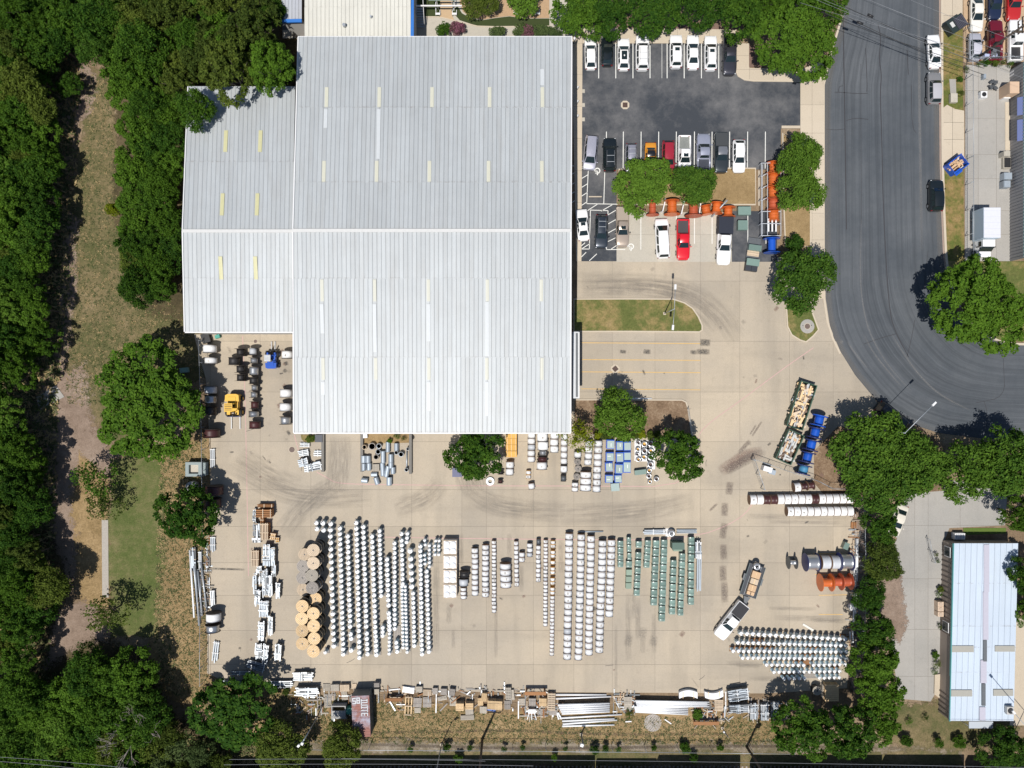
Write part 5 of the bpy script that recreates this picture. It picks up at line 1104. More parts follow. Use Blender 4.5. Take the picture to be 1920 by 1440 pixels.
# low skids the tanks stand on: one under every three tanks of a line
by = {}
for px, py, dp, ph, g in CANS: by.setdefault((ph.split(' ', 1)[1], g), []).append((px, py, dp))
for (ph, g), l_ in by.items():
    for i in range(0, len(l_), 3):
        q = l_[i:i + 3]; x, y, dd = [sum(v) / len(q) for v in zip(*q)]
        if max(v[1] for v in q) - min(v[1] for v in q) > 40 or max(v[0] for v in q) - min(v[0] for v in q) > 60: continue
        c = W(x, y, .9); m = R.choice((WOODP, WOODG, WOODG) if g == LG else (WOODB, WOODP, WOODC, WOODG)); vert = g == LG; n_ = len(q)
        wd = (.95 if dd > 8 else .70) if g == LG else .78; ln = max(.9, (abs(q[-1][1] - q[0][1]) if vert else abs(q[-1][0] - q[0][0])) * S + dd * S * 1.05)
        tag(ob("pallet", pallet_mesh(wd, round(ln, 1), max(4, int(ln / .17)), m), None, (c.x + (.10 if vert else -.03), c.y + (.05 if vert else .10), .032), rz=0 if vert else math.pi / 2), "low pallet, %s, %s from the start" % (ph.replace("down ", "in ").replace("along ", "in "), ORD[i // 3]), "pallet", "pallets under the white tanks: " + ph)
# ---- green pad transformers
def cabinet(px, py, wpx, lpx, label, flat=False, h=None, m=None, rz=0., group="green cabinets in columns", name="green_cabinet"):
    w_, l_ = wpx * S * .985, lpx * S * .985; h = h or 1.0; m = m or (GREENF if flat else GREEN)
    c = W(px, py, h); t = thing(name, label, "cabinet", (c.x, c.y, .034), rz, group)
    k = (round(w_, 2), round(l_, 2), h, m.name, flat)
    def mk():
        b = MB(); b.box(0, 0, h * .44, w_ * .97, l_ * .97, h * .88)
        l2 = MB()
        if flat: l2.box(0, 0, h * .94, w_, l_, h * .12)
        else:
            x, y0, y1, ym = w_ / 2, -l_ / 2, l_ / 2, -l_ * .05; xs = [-x, -x * .82, -x * .45, 0, x * .45, x * .82, x]; dz = [-.11, -.045, -.008, 0, -.008, -.045, -.11]; ys = [(y0, .84), (y0 + l_ * .06, .90), (ym, .965), (ym + .01, .94), (ym + .035, .94), (ym + .045, .98), (y1, .985)]
            l2.add([(xx, yy, h * zz + dd) for yy, zz in ys for xx, dd in zip(xs, dz)], [(r_ * 7 + c_, r_ * 7 + c_ + 1, r_ * 7 + c_ + 8, r_ * 7 + c_ + 7) for r_ in range(6) for c_ in range(6)], 0, True)
            l2.add([(-x, y0, h * .80), (x, y0, h * .80), (x, ym, h * .96), (-x, ym, h * .96), (-x, ym + .02, h * .99), (x, ym + .02, h * .99), (x, y1, h), (-x, y1, h), (-x, y0, h * .74), (x, y0, h * .74), (x, y1, h * .86), (-x, y1, h * .86)], [(8, 9, 10, 11)])
        return b.mesh("body", m), l2.mesh("lid", m)
    b, l2 = cached(('cab',) + k, mk); ob("cabinet_body", b, t); ob("lid", l2, t); return t
def gcol(ph, x0, x1, ys, wpx, lpx, flat=False, start=0):
    for i, y in enumerate(ys): cabinet(x0 + (x1 - x0) * (i / max(1, len(ys) - 1)), y, wpx, lpx, "%s green cabinet, %s down %s" % ("flat topped" if flat else "glossy", ORD[i + start], ph), flat, .75 if flat else 1.0)
def lin(a, b, n): return [a + (b - a) * (i + .5) / n for i in range(n)]
gcol("the column nearest the white reels", 1163.8, 1164, lin(1014, 1064.7, 4), 10.6, 11.6)
gcol("the narrow second column", 1179.6, 1180.5, (1014.4, 1028.6, 1043.8), 7.5, 13); gcol("the second column", 1180, 1180, (1058.5,), 10.6, 12, start=3); gcol("the second column's end", 1179.5, 1178.7, (1073.5, 1086.3, 1098.5), 10.6, 10.8, True)
gcol("the third column", 1198.3, 1194.5, (1021.5, 1042, 1056.2, 1070.5, 1084, 1097.2, 1111.5), 10.8, 12); gcol("the fourth column", 1215.5, 1213, lin(1013, 1065.5, 4), 10.8, 12)
gcol("the fifth column", 1231, 1226.5, lin(1013, 1136.5, 8), 11.6, 14.2); gcol("the sixth column, the longest", 1246.2, 1241.6, lin(1012, 1166.4, 10), 11.6, 14.2); gcol("the seventh column, below the dark box", 1263.8, 1261, lin(1050, 1153.6, 7), 10.9, 13)
gcol("the eighth column", 1280.3, 1276.5, lin(1037.4, 1155.5, 8), 10.7, 13.3); gcol("the ninth column, beside the steel poles", 1297, 1296.2, lin(1006.5, 1135.5, 8), 10.9, 14.3)
cabinet(1272, 1024, 23, 13, "wide dark green box with step heading the seventh column", True, 1.7, mat("dark_green_enamel", (.06, .115, .09), .5, var=.1)); cabinet(1271, 1030.5, 17, 6, "low green step box against the wide dark green box", True, .9)
for px, py, w_, l_, lab, rz, h in ((1396, 395, 24, 15.5, "green cabinet with cut corner beside the orange drum", 0, .9), (1393, 422, 18.5, 18, "square green cabinet below the cut corner one", 0, .9), (1416, 464.5, 24, 11, "upper green box on the skid by the blue drum", -.14, 1.0), (1412, 491.5, 24, 13, "lower green box on the skid by the blue drum", -.14, 1.1), (1201, 885.5, 22, 9, "long green box alone by the wire coils", .12, .8), (1587, 1024, 9.5, 13, "small green box crooked by the east fence", -.4, .9)):
    cabinet(px, py, w_, l_, lab, True, h, GREEN, rz, None)
c = W(1411, 480, .4); t = thing("skid", "timber skid with black plastic cover below the green boxes", "skid", (c.x, c.y, .04), -.14); MB().box(0, 1.0, .3, 1.85, 3.4, .12).build("deck", DULLST, t)
for k in range(7): MB().box(0, .02 + k * .155, .45, 1.75, .13, .05).build("deck_board", WOODC, t)
for s in (-1, 1): MB().box(s * .45 - .05, -1.55, .5, .86, 1.5, .7).build("black_cover", mat("black_sheeting", (.03, .035, .045), .5), t)
# white stacked crates with wrapped domes
for i, (y0, y1) in enumerate(((1013.5, 1040), (1042, 1067), (1069, 1094), (1096, 1122))):
    c = W(843.5, (y0 + y1) / 2, 1.5); t = thing("wrapped_crate", "white wrapped crate of four bins, %s from the top beside the tanks" % ORD[i], "crate", (c.x, c.y, .034), 0, "white wrapped crates in a line"); L = (y1 - y0) * S * .985
    MB().box(0, 0, .08, 2.02, L, .14).build("base", WOODY, t); MB().box(0, 0, .75, 2.0, L * .97, 1.2).build("case", TRIMW, t)
    for sx in (-1, 1):
        MB().box(sx * .96, 0, 1.38, .08, L, .08).build("top_board", WOODC, t); MB().box(0, sx * (L / 2 - .04), 1.39, 2.0, .08, .08).build("top_board", WOODC, t)
        for sy in (-1, 1): q = MB(); q.lathe([(.46, 0), (.45, .07), (.3, .13), (.001, .16)], 14, sm=True); q.build("wrapped_bin", PLASTIC, t, (sx * .47, sy * L * .235, 1.36))
    MB().box(0, 0, 1.38, .06, L * .95, .07).build("divider", WOODC, t)
# yellow plywood crates, blue crates, coils by the south wall
for i, y in enumerate((816.5, 828, 839.5, 851.5)):
    c = W(958.8, y, 1.0); t = thing("plywood_crate", "orange plywood crate beside the tree, %s from the wall" % ORD[i], "crate", (c.x, c.y, .034), 0, "orange plywood crates"); MB().box(0, 0, .5, 1.6, .88, 1.0).build("case", WOODO, t)
    for q in (-.6, 0, .6): MB().box(q, 0, 1.01, .09, .87, .03).build("batten", WOODY, t)
BG = [(1144.5, 833, 15, 17), (1143.5, 856.5, 15, 17), (1141.8, 875.5, 14, 17), (1142, 898, 14.5, 15), (1161.5, 836, 13, 17), (1162, 857.5, 14, 19), (1160.5, 879, 14.5, 19), (1159, 897.5, 13.5, 15), (1176, 836.5, 14, 17), (1176, 855.2, 14, 16.5), (1175.3, 875.5, 15, 22)]
LIDG = mat("grey_green_lid", (.34, .42, .40), .22, var=.12, scale=4, objr=.12)
for i, (px, py, w_, l_) in enumerate(BG):
    c = W(px, py, .95); col_, j = ("first column", "second column", "third column")[(i > 3) + (i > 7)], (i, i - 4, i - 8)[(i > 3) + (i > 7)]
    t = thing("blue_crate", "blue sided crate with grey lid, %s down the %s beside the coils" % (ORD[j], col_), "crate", (c.x, c.y, .034), R.uniform(-.04, .04), "blue sided crates"); w_, l_ = w_ * S * .98, l_ * S * .98
    MB().box(0, 0, .45, w_, l_, .9).build("case", BLUEE, t); MB().box(.04, -.03, .93, w_ * .86, l_ * .82, .06).build("lid", LIDG, t)
    if i not in (8, 9): MB().box(.1 - .2 * (i % 2), -.1 + .2 * (i % 3), .966, *((.5, .10) if i % 2 else (.10, .5)), .012).build("paper_label", TRIMW, t)
cabinet(1153.5, 913.5, 15.5, 14.5, "grey green cabinet with blue lip on the pink line", True, .9, LIDG, .08, None, "grey_cabinet")
CO = [(1197, 830, 4.5), (1208.5, 833, 6), (1220.5, 832, 6), (1196, 842.5, 4.6), (1208.8, 845.5, 6), (1220.5, 846, 5.5), (1195, 852.3, 4), (1207.5, 857.2, 5.6), (1220.5, 857.8, 6), (1197, 861.8, 4.8), (1220, 871.3, 6), (1217.5, 882.5, 5.2), (1216.8, 892.5, 5.2), (1218.5, 903.5, 4.2), (1231, 898, 5)]
for i, (px, py, r) in enumerate(CO):
    c = W(px, py, .5); r = r * S; t = thing("wire_coil", "silver wire coil, %s counted from the top by the blue crates" % ORD[i], "coil", (c.x, c.y, .05), 0, "silver wire coils")
    MB().lathe([(r * .52, 0), (r * .97, 0), (r, .1), (r, .42), (r * .9, .5), (r * .6, .5), (r * .52, .42), (r * .52, 0)], 18, cap=False, sm=True).build("coil", SILVC, t); MB().lathe([(r * .5, 0), (r * .5, .05)], 12).build("core_board", WOODO if i % 2 else CERAM, t)
for px, py, w_, l_ in ((1196.5, 842, 14, 44), (1209, 845, 15, 40), (1220.5, 855, 15, 50)): c = W(px, py); tag(MB().box(0, 0, .03, w_ * S, l_ * S, .03).build("coil_sheet", TRIMW, None, (c.x, c.y, .034)), "white sheet under the wire coils, around x %d" % 0 if 0 else {1196.5: "white sheet under the coil column nearest the crates", 1209: "white sheet under the middle coil column", 1220.5: "white sheet under the coil column at the tree"}[px], "sheet")
# ------------------------------------------------------------------ bundles of beams, poles, pallets
def bundle(label, px, py, lpx, wpx, ang, n, layers, m, name="beam_bundle", cat="bundle", th=.16, z0=.16, cross=True, group=None, gapf=.56, ragged=.3, jitter=.02):
    """beams along the image direction ang (0 = right, 90 = up), n side by side, some layers high"""
    zt = z0 + layers * th; c = W(px, py, zt); t = thing(name, label, cat, (c.x, c.y, .034), math.radians(ang), group); L, Wd = lpx * S * .97, wpx * S * .97
    b = Wd / n
    for q in (-.34, .34): MB().box(q * L, 0, z0 / 2, .12, Wd * 1.02, z0).build("bearer", WOODP, t)
    for k in range(layers):
        for i in range(n):
            ln = round(L * (1 - R.random() * ragged * .5), 1); me = cached(('beam', ln, round(b, 2), th, m.name, gapf), lambda: MB().box(0, 0, 0, ln, b * gapf, th * .86).mesh("beam", m))
            if k < layers - 1: continue
            ob("beam", me, t, (R.uniform(-.5, .5) * ragged * L * .3, -Wd / 2 + b * (i + .5), z0 + th * (k + .5)), rz=R.uniform(-jitter, jitter))
    if layers > 1: MB().box(0, 0, z0 + th * (layers - 1) / 2, L * .9, Wd * .94, th * (layers - 1) - .02).build('dark_gap_fill', DULLST if m in (GALV, WHITEP, BLUST, DULLST, STEELW) else WOODB, t)  # dark box for the lower layers, gap shade put into its colour
    if m in (WHITEP, GALV, BLUST, DULLST, STEELW) and layers > 2:
        for q in range(int(3 + layers)):
            mm = R.choice((GALV, BLUST, DULLST, DULLST, STEELW)); pr = R.random() < .25; lb = round(Wd * 1.08 if pr else R.uniform(.25, .7) * L, 1); wb = R.choice((.08, .12, .2)); me = cached(('loose', lb, wb, mm.name), lambda: MB().box(0, 0, 0, lb, wb, .1).mesh("loose_bar", mm))
            ob("loose_bar", me, t, (R.uniform(-.28, .28) * L, 0 if pr else R.uniform(-.5, .5) * Wd, zt + .05 + .02 * (q % 3)), rz=(1.57 if pr else 0) + R.uniform(-.05, .05))
    if cross:
        for q in (-.05, .42): MB().box(q * L, 0, zt + .03, .10, Wd * 1.08, .06).build("strap", TRIMW if m in (GALV, WHITEP, STEELW) else WOODC, t)
    return t
RACKG = "bundles in the long rack row west of the wooden reels"
for a in (("brown timber stack at the head of the rack row", 497, 948.5, 31, 6, 0, 2, 5, WOODB), ("broad brown timber stack below the head of the rack row", 494.5, 963, 31, 16, 0, 4, 8, WOODB), ("short orange brown timber pieces under the broad brown stack", 491, 974, 18, 7, 90, 5, 5, WOODB),
          ("grey steel strip standing west of the brown timber", 477, 966, 26, 6, 90, 3, 3, BLUST), ("dark steel rack bundle west of the tan timbers", 480.5, 993.5, 28, 15, 90, 7, 4, DULLST), ("tan timber bundle in two halves in the rack row", 495.5, 997, 33, 15, 90, 6, 7, WOODC), ("small bright orange timber offcuts east of the tan bundle", 511.5, 1006, 13, 10, 80, 4, 4, WOODY), ("short orange pieces at the east rim of the rack row", 520, 1012, 9, 7, 90, 3, 2, WOODO),
          ("dull steel pieces below the dark rack bundle", 481, 1013, 10, 16, 90, 6, 3, GALV), ("cream timber bundle on the west rim of the rack row", 478, 1047, 32, 14.5, 90, 6, 4, WOODC), ("blue grey steel bundle with dark straps", 499.5, 1041, 42, 14, 90, 6, 6, BLUST), ("blue grey steel bundle on the east rim under the orange pieces", 511.5, 1043, 36, 8, 90, 4, 5, BLUST), ("grey steel plates on the west rim, long and narrow", 478, 1094, 40, 7, 90, 2, 3, BLUST),
          ("loose grey steel between cream timber and white beams", 486, 1068, 15, 10, 90, 5, 3, GALV), ("dark mixed steel in the middle of the rack row", 489, 1083, 26, 8, 85, 5, 4, DULLST), ("tall white beam bundle in the middle of the rack row", 497, 1092, 52, 10, 90, 4, 7, WHITEP), ("white beams with bolts east of the tall white bundle", 506.5, 1098, 44, 8, 90, 4, 6, GALV), ("dark steel lengths on the east rim above the pale plates", 513, 1070, 26, 9, 90, 4, 4, DULLST),
          ("pale flat bundle sticking out on the east rim", 521, 1107, 32, 9, 88, 3, 4, WHITEP), ("white beams on the west rim below the grey plates", 483, 1120, 30, 12, 86, 5, 4, WHITEP), ("wide white beam bundle with cross strap mid row", 494.5, 1142, 34, 18, 87, 8, 4, WHITEP), ("narrow white beams with one strap lower in the row", 507, 1173, 38, 9, 90, 4, 4, WHITEP), ("white insulated beams left of the narrow ones", 489.5, 1183, 38, 12, 88, 5, 4, GALV),
          ("white beam bundle low on the west rim", 485, 1222, 32, 12, 88, 5, 5, WHITEP), ("leaning white beams beside the low west bundle", 497.5, 1227, 40, 11, 85, 5, 6, WHITEP), ("white beam bundle standing out east near the row's foot", 521, 1223, 32, 13, 86, 5, 5, WHITEP), ("white beams lying slantwise at the foot of the row", 480, 1249, 37, 17, -16, 6, 3, WHITEP),
          ("white crossarm bundle above the striped one by the pallets", 568, 1268.5, 41, 16, 0, 6, 4, WHITEP), ("white crossarm bundle beside the dark shaded corner", 527.5, 1283, 44, 13, 0, 5, 3, WHITEP), ("white crossarm bundle lowest, next to the weathered pallets", 575, 1297, 47, 16, 0, 5, 5, WHITEP), ("shaded white beams at the southwest corner", 452, 1262, 42, 8, 0, 4, 2, WHITEP), ("long shaded beams along the southwest fence corner", 448, 1281, 66, 9, -2, 4, 2, BLUST),
          ("grey crossarms near the grass patch, topmost group", 571.5, 834, 20, 9, 0, 3, 1, GALV), ("grey crossarms second from the grass patch", 569, 849.5, 21, 12, 10, 4, 2, GALV), ("grey crossarms beside the concrete edge by the ramp", 597, 850, 20, 12, 0, 3, 1, GALV), ("tall crossarm stack with black shadow by the ramp", 568.5, 867, 20, 15, 14, 4, 5, WHITEP), ("long crossarms at the foot of the crossarm group", 586, 876, 38, 15, 11, 4, 3, WHITEP),
          ("splayed white poles on the west fence line", 404, 1222, 42, 12, 84, 3, 1, WHITEP), ("white bars on the west fence line under the small round tree", 399, 1020, 30, 10, 90, 4, 1, WHITEP), ("grey bars by the reel on the west fence line", 398.5, 1121, 32, 9, 92, 3, 2, GALV), ("thin ladder like bars above the concrete vault box", 398.5, 859, 40, 9, 90, 3, 1, GALV),
          ("white plates in two tilted tiers by the south fence, upper", 1385, 1303.5, 42, 22, 8, 6, 6, WHITEP), ("white plates in two tiers by the south fence, lower", 1387, 1329, 40, 16, 2, 5, 6, WHITEP), ("grey bars on edge beside the tiered plates", 1414, 1335, 32, 15, 90, 5, 4, GALV), ("grey brackets second beside the tiered plates", 1434, 1336, 34, 16, 90, 6, 4, GALV), ("grey brackets nearest the southeast trees", 1453, 1332, 34, 15, 90, 5, 5, GALV),
          ("white crossarms on a stand above the green cabinets", 1227, 997.5, 43, 10, 0, 4, 2, WHITEP), ("bright white pipes beside the ninth green column", 1309.5, 1032, 36, 11.5, 90, 5, 5, WHITEP), ("long blue grey pipes below the bright white ones", 1311, 1072, 76, 9.5, 89, 5, 2, BLUST), ("flat grey strips beside the silver coil above the cabinets", 1288, 996.5, 39, 8, 0, 4, 1, BLUST)):
    m_ = a[8]; a = a[:8] + ((R.choice((GALV, STEELW, STEELW)) if m_ is WHITEP and not 1300 < a[1] < 1320 else m_),); lab, px, py, l_, w_, ang, n, ly, m = a; n = max(2, min(n, round(w_ / 3.0))); row_ = 470 < px < 530 and 940 < py < 1262
    bundle(lab, px, py, l_, w_, ang, n, ly, m, "timber_bundle" if m in (WOODB, WOODC, WOODY, WOODO) else "beam_bundle", "timber bundle" if m in (WOODB, WOODC, WOODY, WOODO) else "steel bundle", th=.17, group=RACKG if row_ else None, ragged=.3 if m in (WHITEP, GALV, DULLST, STEELW) else .08, cross=m not in (BLUST,) or row_)
pipe("steel_bar", "thin blue white bar lying above the wide reel columns", "bar", (1084, 997), (1131, 996.5), .15, .15, .10, BLUST)
c = W(1259, 1000, .6); t = thing("wire_coil", "large silver coil on a white sheet above the green cabinets", "coil", (c.x, c.y, .04)); r = .55
MB().lathe([(.2, 0), (r * .95, 0), (r, .2), (r, .7), (r * .8, .85), (.2, .8), (.2, 0)], 18, cap=False, sm=True).build("coil", SILVC, t); MB().box(-.25, 0, .01, 1.0, 1.2, .02).build("sheet", TRIMW, t)
c = W(1419, 1062, 1.1); t = thing("wire_coil", "large silver coil standing on the trailer's tail", "coil", (c.x, c.y, .80)); MB().lathe([(.2, 0), (.5, 0), (.55, .15), (.55, .5), (.42, .6), (.2, .56), (.2, 0)], 18, cap=False, sm=True).build("coil", SILVC, t)
# long steel poles by the south fence: each pole is a thing
PG = "steel poles stacked by the south fence"
def pole(a, b, z, lab, r=.14, m=WHITEP): pipe("steel_pole", lab, "pole", a, b, z, z, r, m, r * .72, PG)
n = 0
for lay, z, n_ in ((0, .3, 5), (1, .6, 5), (2, .9, 5)):
    for k in range(n_):
        n += 1; pole((1046 + k * 1.8, 1322 + k * 4.0), (1143, 1319 + k * 3.8), z, "white steel pole, %s layer, %s from the fence side in the western stack" % (("bottom", "middle", "top")[lay], ORD[n_ - 1 - k]), .17)
        pole((1191 + k * 1, 1314 + k * 2.9), (1330 - (k % 2) * 4, 1316.5 + k * 2.0), z, "white steel pole, %s layer, %s from the fence side in the bent stack" % (("bottom", "middle", "top")[lay], ORD[n_ - 1 - k]), .13)
        pole((1189 + k * .5, 1325 + k * 2.4), (1290, 1327 + k * 3.2), z * .85, "white steel pole, %s layer, %s from the fence side in the lower stack" % (("bottom", "middle", "top")[lay], ORD[n_ - 1 - k]), .13)
for a, b, lab in (((1042, 1302.5), (1137, 1302.5), "white pole topmost above the western stack"), ((1042, 1310), (1146, 1306), "white pole second above the western stack"), ((1049, 1346.5), (1166, 1339.5), "white pole longest and slanting under the western stack"), ((1054, 1352), (1152, 1347.5), "white pole in dry grass under the slanting one"), ((1055, 1357.5), (1157, 1350), "white pole crossing its neighbour in dry grass"), ((1054, 1361.5), (1152, 1359), "white pole lowest of all in dry grass")): pole(a, b, .2, lab, .15)
for x in (1133, 1053): bundle("timber cribbing between the poles, %s end" % ("east" if x > 1100 else "west"), x, 1328, 20, 4, 70, 2, 3, WOODC, "timber_cribbing", "timber", .2, .02, False)
for k, (a, b, z) in enumerate((((356, 1031), (364, 1158), .7), ((361, 1031), (370, 1130), .6), ((366, 1062), (373, 1173), .5), ((371, 1070), (379, 1155), .4), ((376, 1050), (388, 1145), .4))):
    pipe("steel_pole", "grey pole leaning along the west fence, %s from the grass side" % ORD[k], "pole", a, b, z, z, .16, GALV if k else WHITEP, .12, "poles along the west fence")
bundle("dark steel lengths above the leaning west poles", 362, 1047, 40, 10, 92, 5, 3, DULLST); bundle("grey beams beside the west fence poles", 375, 1050, 36, 6, 91, 3, 2, GALV)
for k, (a, b) in enumerate((((1606.5, 1010), (1604, 1100)), ((1602.5, 1045), (1601, 1098)), ((1608.5, 1010), (1607, 1090)), ((1602, 1110), (1600, 1165)), ((1605.5, 1110), (1604, 1150)), ((1594, 1184), (1594, 1200)), ((1598.5, 1183), (1599.5, 1205)))):
    pipe("white_pipe", "white pipe lying along the east fence, %s counted from the top" % ORD[k], "pipe", a, b, .4, .4, .11, WHITEP, None, "white pipes along the east fence")
for k, (px, py, w_, l_) in enumerate(((1600, 966, 12, 8), (1601, 985, 11, 12), (1606, 1000, 8, 12), (1598, 1040, 7, 5), (1597, 1066, 6, 24))):
    bundle("dark timber offcuts by the east fence, %s from the top" % ORD[k], px, py, l_, w_, 88, 3, 2, WOODB if k % 2 else WOODG, "timber_offcuts", "timber", .12, .05, k == 2)
c = W(1599, 1138, .5); t = thing("white_tank", "white round tub by the east fence below the orange drums", "tub", (c.x, c.y, .03)); MB().lathe([(.55, 0), (.6, .5), (.52, .55), (.48, .4), (.001, .38)], 16).build("tub", TRIMW, t)
PCN = {}
# pallets and junk along the south side
def pallets(label, px, py, w_, l_, n, m, rz=0., nb=7):
    w_, l_ = w_ * S * .97, l_ * S * .97; c = W(px, py, n * .14); me = pallet_mesh(w_, l_, nb, m)
    for k in range(n): tag(ob("pallet", me, None, (c.x + R.uniform(-.03, .03), c.y + R.uniform(-.03, .03), .034 + .142 * k), rz=rz + R.uniform(-.04, .04)), "%s, %s up" % (label, ORD[k]) if n > 1 else label, "pallet", "pallets by the south fence")
for i, (px, py, w_, l_, n, m, rz) in enumerate(((612, 1289, 14, 14, 1, WOODP, 0), (628, 1290, 16, 13, 5, WOODP, 0), (646, 1290, 18, 13, 5, WOODC, 0), (665, 1287, 8, 10, 1, WOODC, .1), (618, 1307, 22, 12, 1, WOODG, 0), (646, 1305, 12, 16, 1, WOODP, .15), (658, 1312, 10, 10, 1, WOODG, -.2), (615, 1320, 14, 14, 1, WOODP, .1), (706.5, 1284.5, 10, 8, 6, WOODG, 0), (706, 1297, 9, 10, 5, WOODP, 0),
        (766, 1294, 22, 11, 3, WHITEP, -.12), (786, 1293, 13, 11, 4, WOODP, 0), (801, 1299, 16, 12, 2, WOODC, 0), (816, 1296, 10, 12, 4, WOODG, 0), (832, 1297, 12, 12, 4, WOODG, 0), (847.5, 1298, 11, 13, 5, WOODG, -.15), (783, 1317, 16, 18, 1, WOODG, -.1), (801, 1317, 16, 20, 1, WOODG, 0), (783, 1332, 12, 10, 1, WOODP, 0), (829, 1309, 18, 8, 1, WOODP, .2), (849, 1315, 12, 18, 1, WOODP, 0), (862, 1326, 15, 14, 8, WOODY, 0), (880, 1324, 15, 12, 6, WOODY, 0), (880, 1334, 15, 12, 5, WOODP, .1), (876, 1346, 26, 9, 2, WOODP, 0), (901, 1316, 10, 14, 4, WOODY, 0), (906, 1331, 13, 13, 4, WOODP, 0), (908, 1308, 10, 16, 6, WOODY, -.1),
        (921.5, 1322, 15, 17, 8, WOODY, -.05), (935, 1323, 13, 17, 8, WOODY, -.05), (951.5, 1322, 12, 17, 2, WOODG, 0), (953, 1301, 10, 24, 5, WOODP, 0), (961, 1303, 6, 20, 3, WOODP, .15), (978, 1316, 13, 13, 1, WOODP, 0), (998, 1317, 13, 15, 4, WOODG, 0), (1018, 1317, 14, 15, 6, WOODY, 0), (1034, 1316, 14, 34, 5, WOODC, 0), (1015, 1336, 14, 14, 1, WOODG, 0), (1037, 1336, 14, 10, 2, WOODG, 0), (1177.5, 1314, 15, 15, 3, WOODP, 0), (1177.5, 1325, 15, 10, 3, WOODP, 0), (1348, 1323, 16, 22, 4, WOODC, 0), (1560, 1299, 26, 32, 8, WOODY, -.03), (1545, 1296, 6, 26, 4, WOODP, 0))):
    tone = {WOODP.name: "greyish", WOODG.name: "weathered grey", WOODC.name: "cream", WOODY.name: "fresh yellow", WHITEP.name: "white"}[m.name]
    where = ("by the dark concrete box" if px < 660 else "beside the rusty container" if px < 720 else "right of the rusty container" if px < 850 else "near the utility pole" if px < 970 else "left of the western poles" if px < 1100 else "by the bent pole stack" if px < 1400 else "under the southeast trees")
    pallets("%s pallet in the %s pile %s" % (tone, ORD[PCN.setdefault(where, []).append(i) or len(PCN[where]) - 1], where), px, py, w_, l_, n, m, rz, 8)
c = W(738, 1312, .7); 
for px, py, w_, h, lab in ((738, 1312, 31, 1.0, "rusty brown trestle bench standing right of the container"), (1004, 1300, 40, 1.2, "brown timber trestle bench left of the western poles"), (1324, 1356, 48, .9, "thin dark trestle bench in dry grass under the bent poles")):
    c = W(px, py, h); t = thing("trestle_bench", lab, "trestle", (c.x, c.y, .03)); L = w_ * S
    MB().box(0, 0, h, L, .5, .14).build("top", WOODB, t)
    for s in (-1, 1): MB().box(s * L * .42, 0, h / 2, .14, .7, h, ty=.5).build("leg", WOODB, t); MB().box(s * L * .3, -.5, h * .4, .08, 1.4, .08, rz=s * .7).build("brace", WOODG, t)
c = W(761, 1325, .3); pl = thing("frame_crate", "long yellow frame crate lying right of the trestle bench", "frame", (*W(766, 1323, .3).xy, .03), -.06)
for q in (-.45, 0, .45): MB().box(q, 0, .3, .14, 2.75, .12).build("rail", WOODY, pl)
for q in (-1.3, 0, 1.3): MB().box(0, q, .42, 1.05, .12, .1).build("cross_rail", WOODC, pl)
t = thing("white_stand", "white painted frame stand below the brown trestle bench", "stand", (*W(997, 1338, .6).xy, .03)); MB().box(0, .55, 1.0, 1.1, .6, .2).build("top", TRIMW, t)
for q in (-.5, 0, .5): MB().box(q, -.3, .5, .10, 1.3, .12, rz=q * .6).build("leg", TRIMW, t)
for px, py, l_, rz, lab in ((596, 1316, 2.1, 1.6, "grey post lying by the weathered pallets, upper"), (602, 1324, 1.6, 1.5, "grey post lying by the weathered pallets, lower"), (818, 1318, 2.8, 1.55, "pale concrete post standing on the edge beyond the pallets"), (740, 1292, 1.7, .1, "thin white lath on the yard edge right of the container"), (972, 1330, 2.6, 1.57, "thin pale lath near the trestle bench"), (1178, 1352, .9, .05, "short white board left of the flat reel"), (1252, 1352, 1.2, -.6, "pale stick in dry grass right of the flat reel"), (1360, 1312, 2.6, 1.57, "pale upright post between pole stack and tiered plates")):
    tag(MB().box(0, 0, .1, l_, .16, .12).build("post", WOODG if 'grey' in lab else TRIMW, None, (*W(px, py).xy, .03), rz), lab, "post")
c = W(635, 1335, 1.1); t = thing("concrete_vault", "grey concrete vault box left of the rusty container", "vault", (c.x, c.y, .03)); 
for s in (-1, 1): MB().box(s * .98, 0, .6, .14, 1.9, 1.2).build("side_wall", CASTC, t); MB().box(0, s * .88, .6, 1.82, .14, 1.2).build("end_wall", CASTC, t)
MB().box(0, -.28, 1.15, 1.82, 1.0, .12).build("lid", CASTC, t)
c = W(363, 880, 1.3); t = thing("concrete_vault", "grey green concrete vault with square opening by the west fence", "vault", (c.x, c.y, .03)); VC = mat("green_grey_concrete", (.26, .31, .31), .8, var=.15)
for s in (-1, 1): MB().box(s * .95, 0, .65, .5, 2.1, 1.3).build("side_wall", VC, t); MB().box(0, s * .85, .65, 1.4, .4, 1.3).build("end_wall", VC, t)
MB().box(0, 0, .8, 1.4, 1.3, .05).build("inner_lid", PALE, t); MB().box(1.45, 0, .5, .35, 1.9, 1.0).build("side_slab", VC, t)
c = W(358, 914, 1.2); t = thing("concrete_pipe", "upright pale concrete pipe section below the square vault", "pipe", (c.x, c.y, .03)); MB().lathe([(.45, 1.15), (.45, 0), (.85, 0), (.85, 1.2), (.45, 1.2)], 20, cap=False, sm=True).build("pipe_ring", CASTC, t); MB().lathe([(.46, 1.1), (.001, 1.1)], 16).build("fill", PALE, t)
tag(MB().box(0, 0, .55, 1.5, .9, 1.0).build("green_box", mat("teal_crate", (.05, .28, .22), .5), None, (*W(660, 1331, .6).xy, .03)), "small teal box against the rusty container", "box")
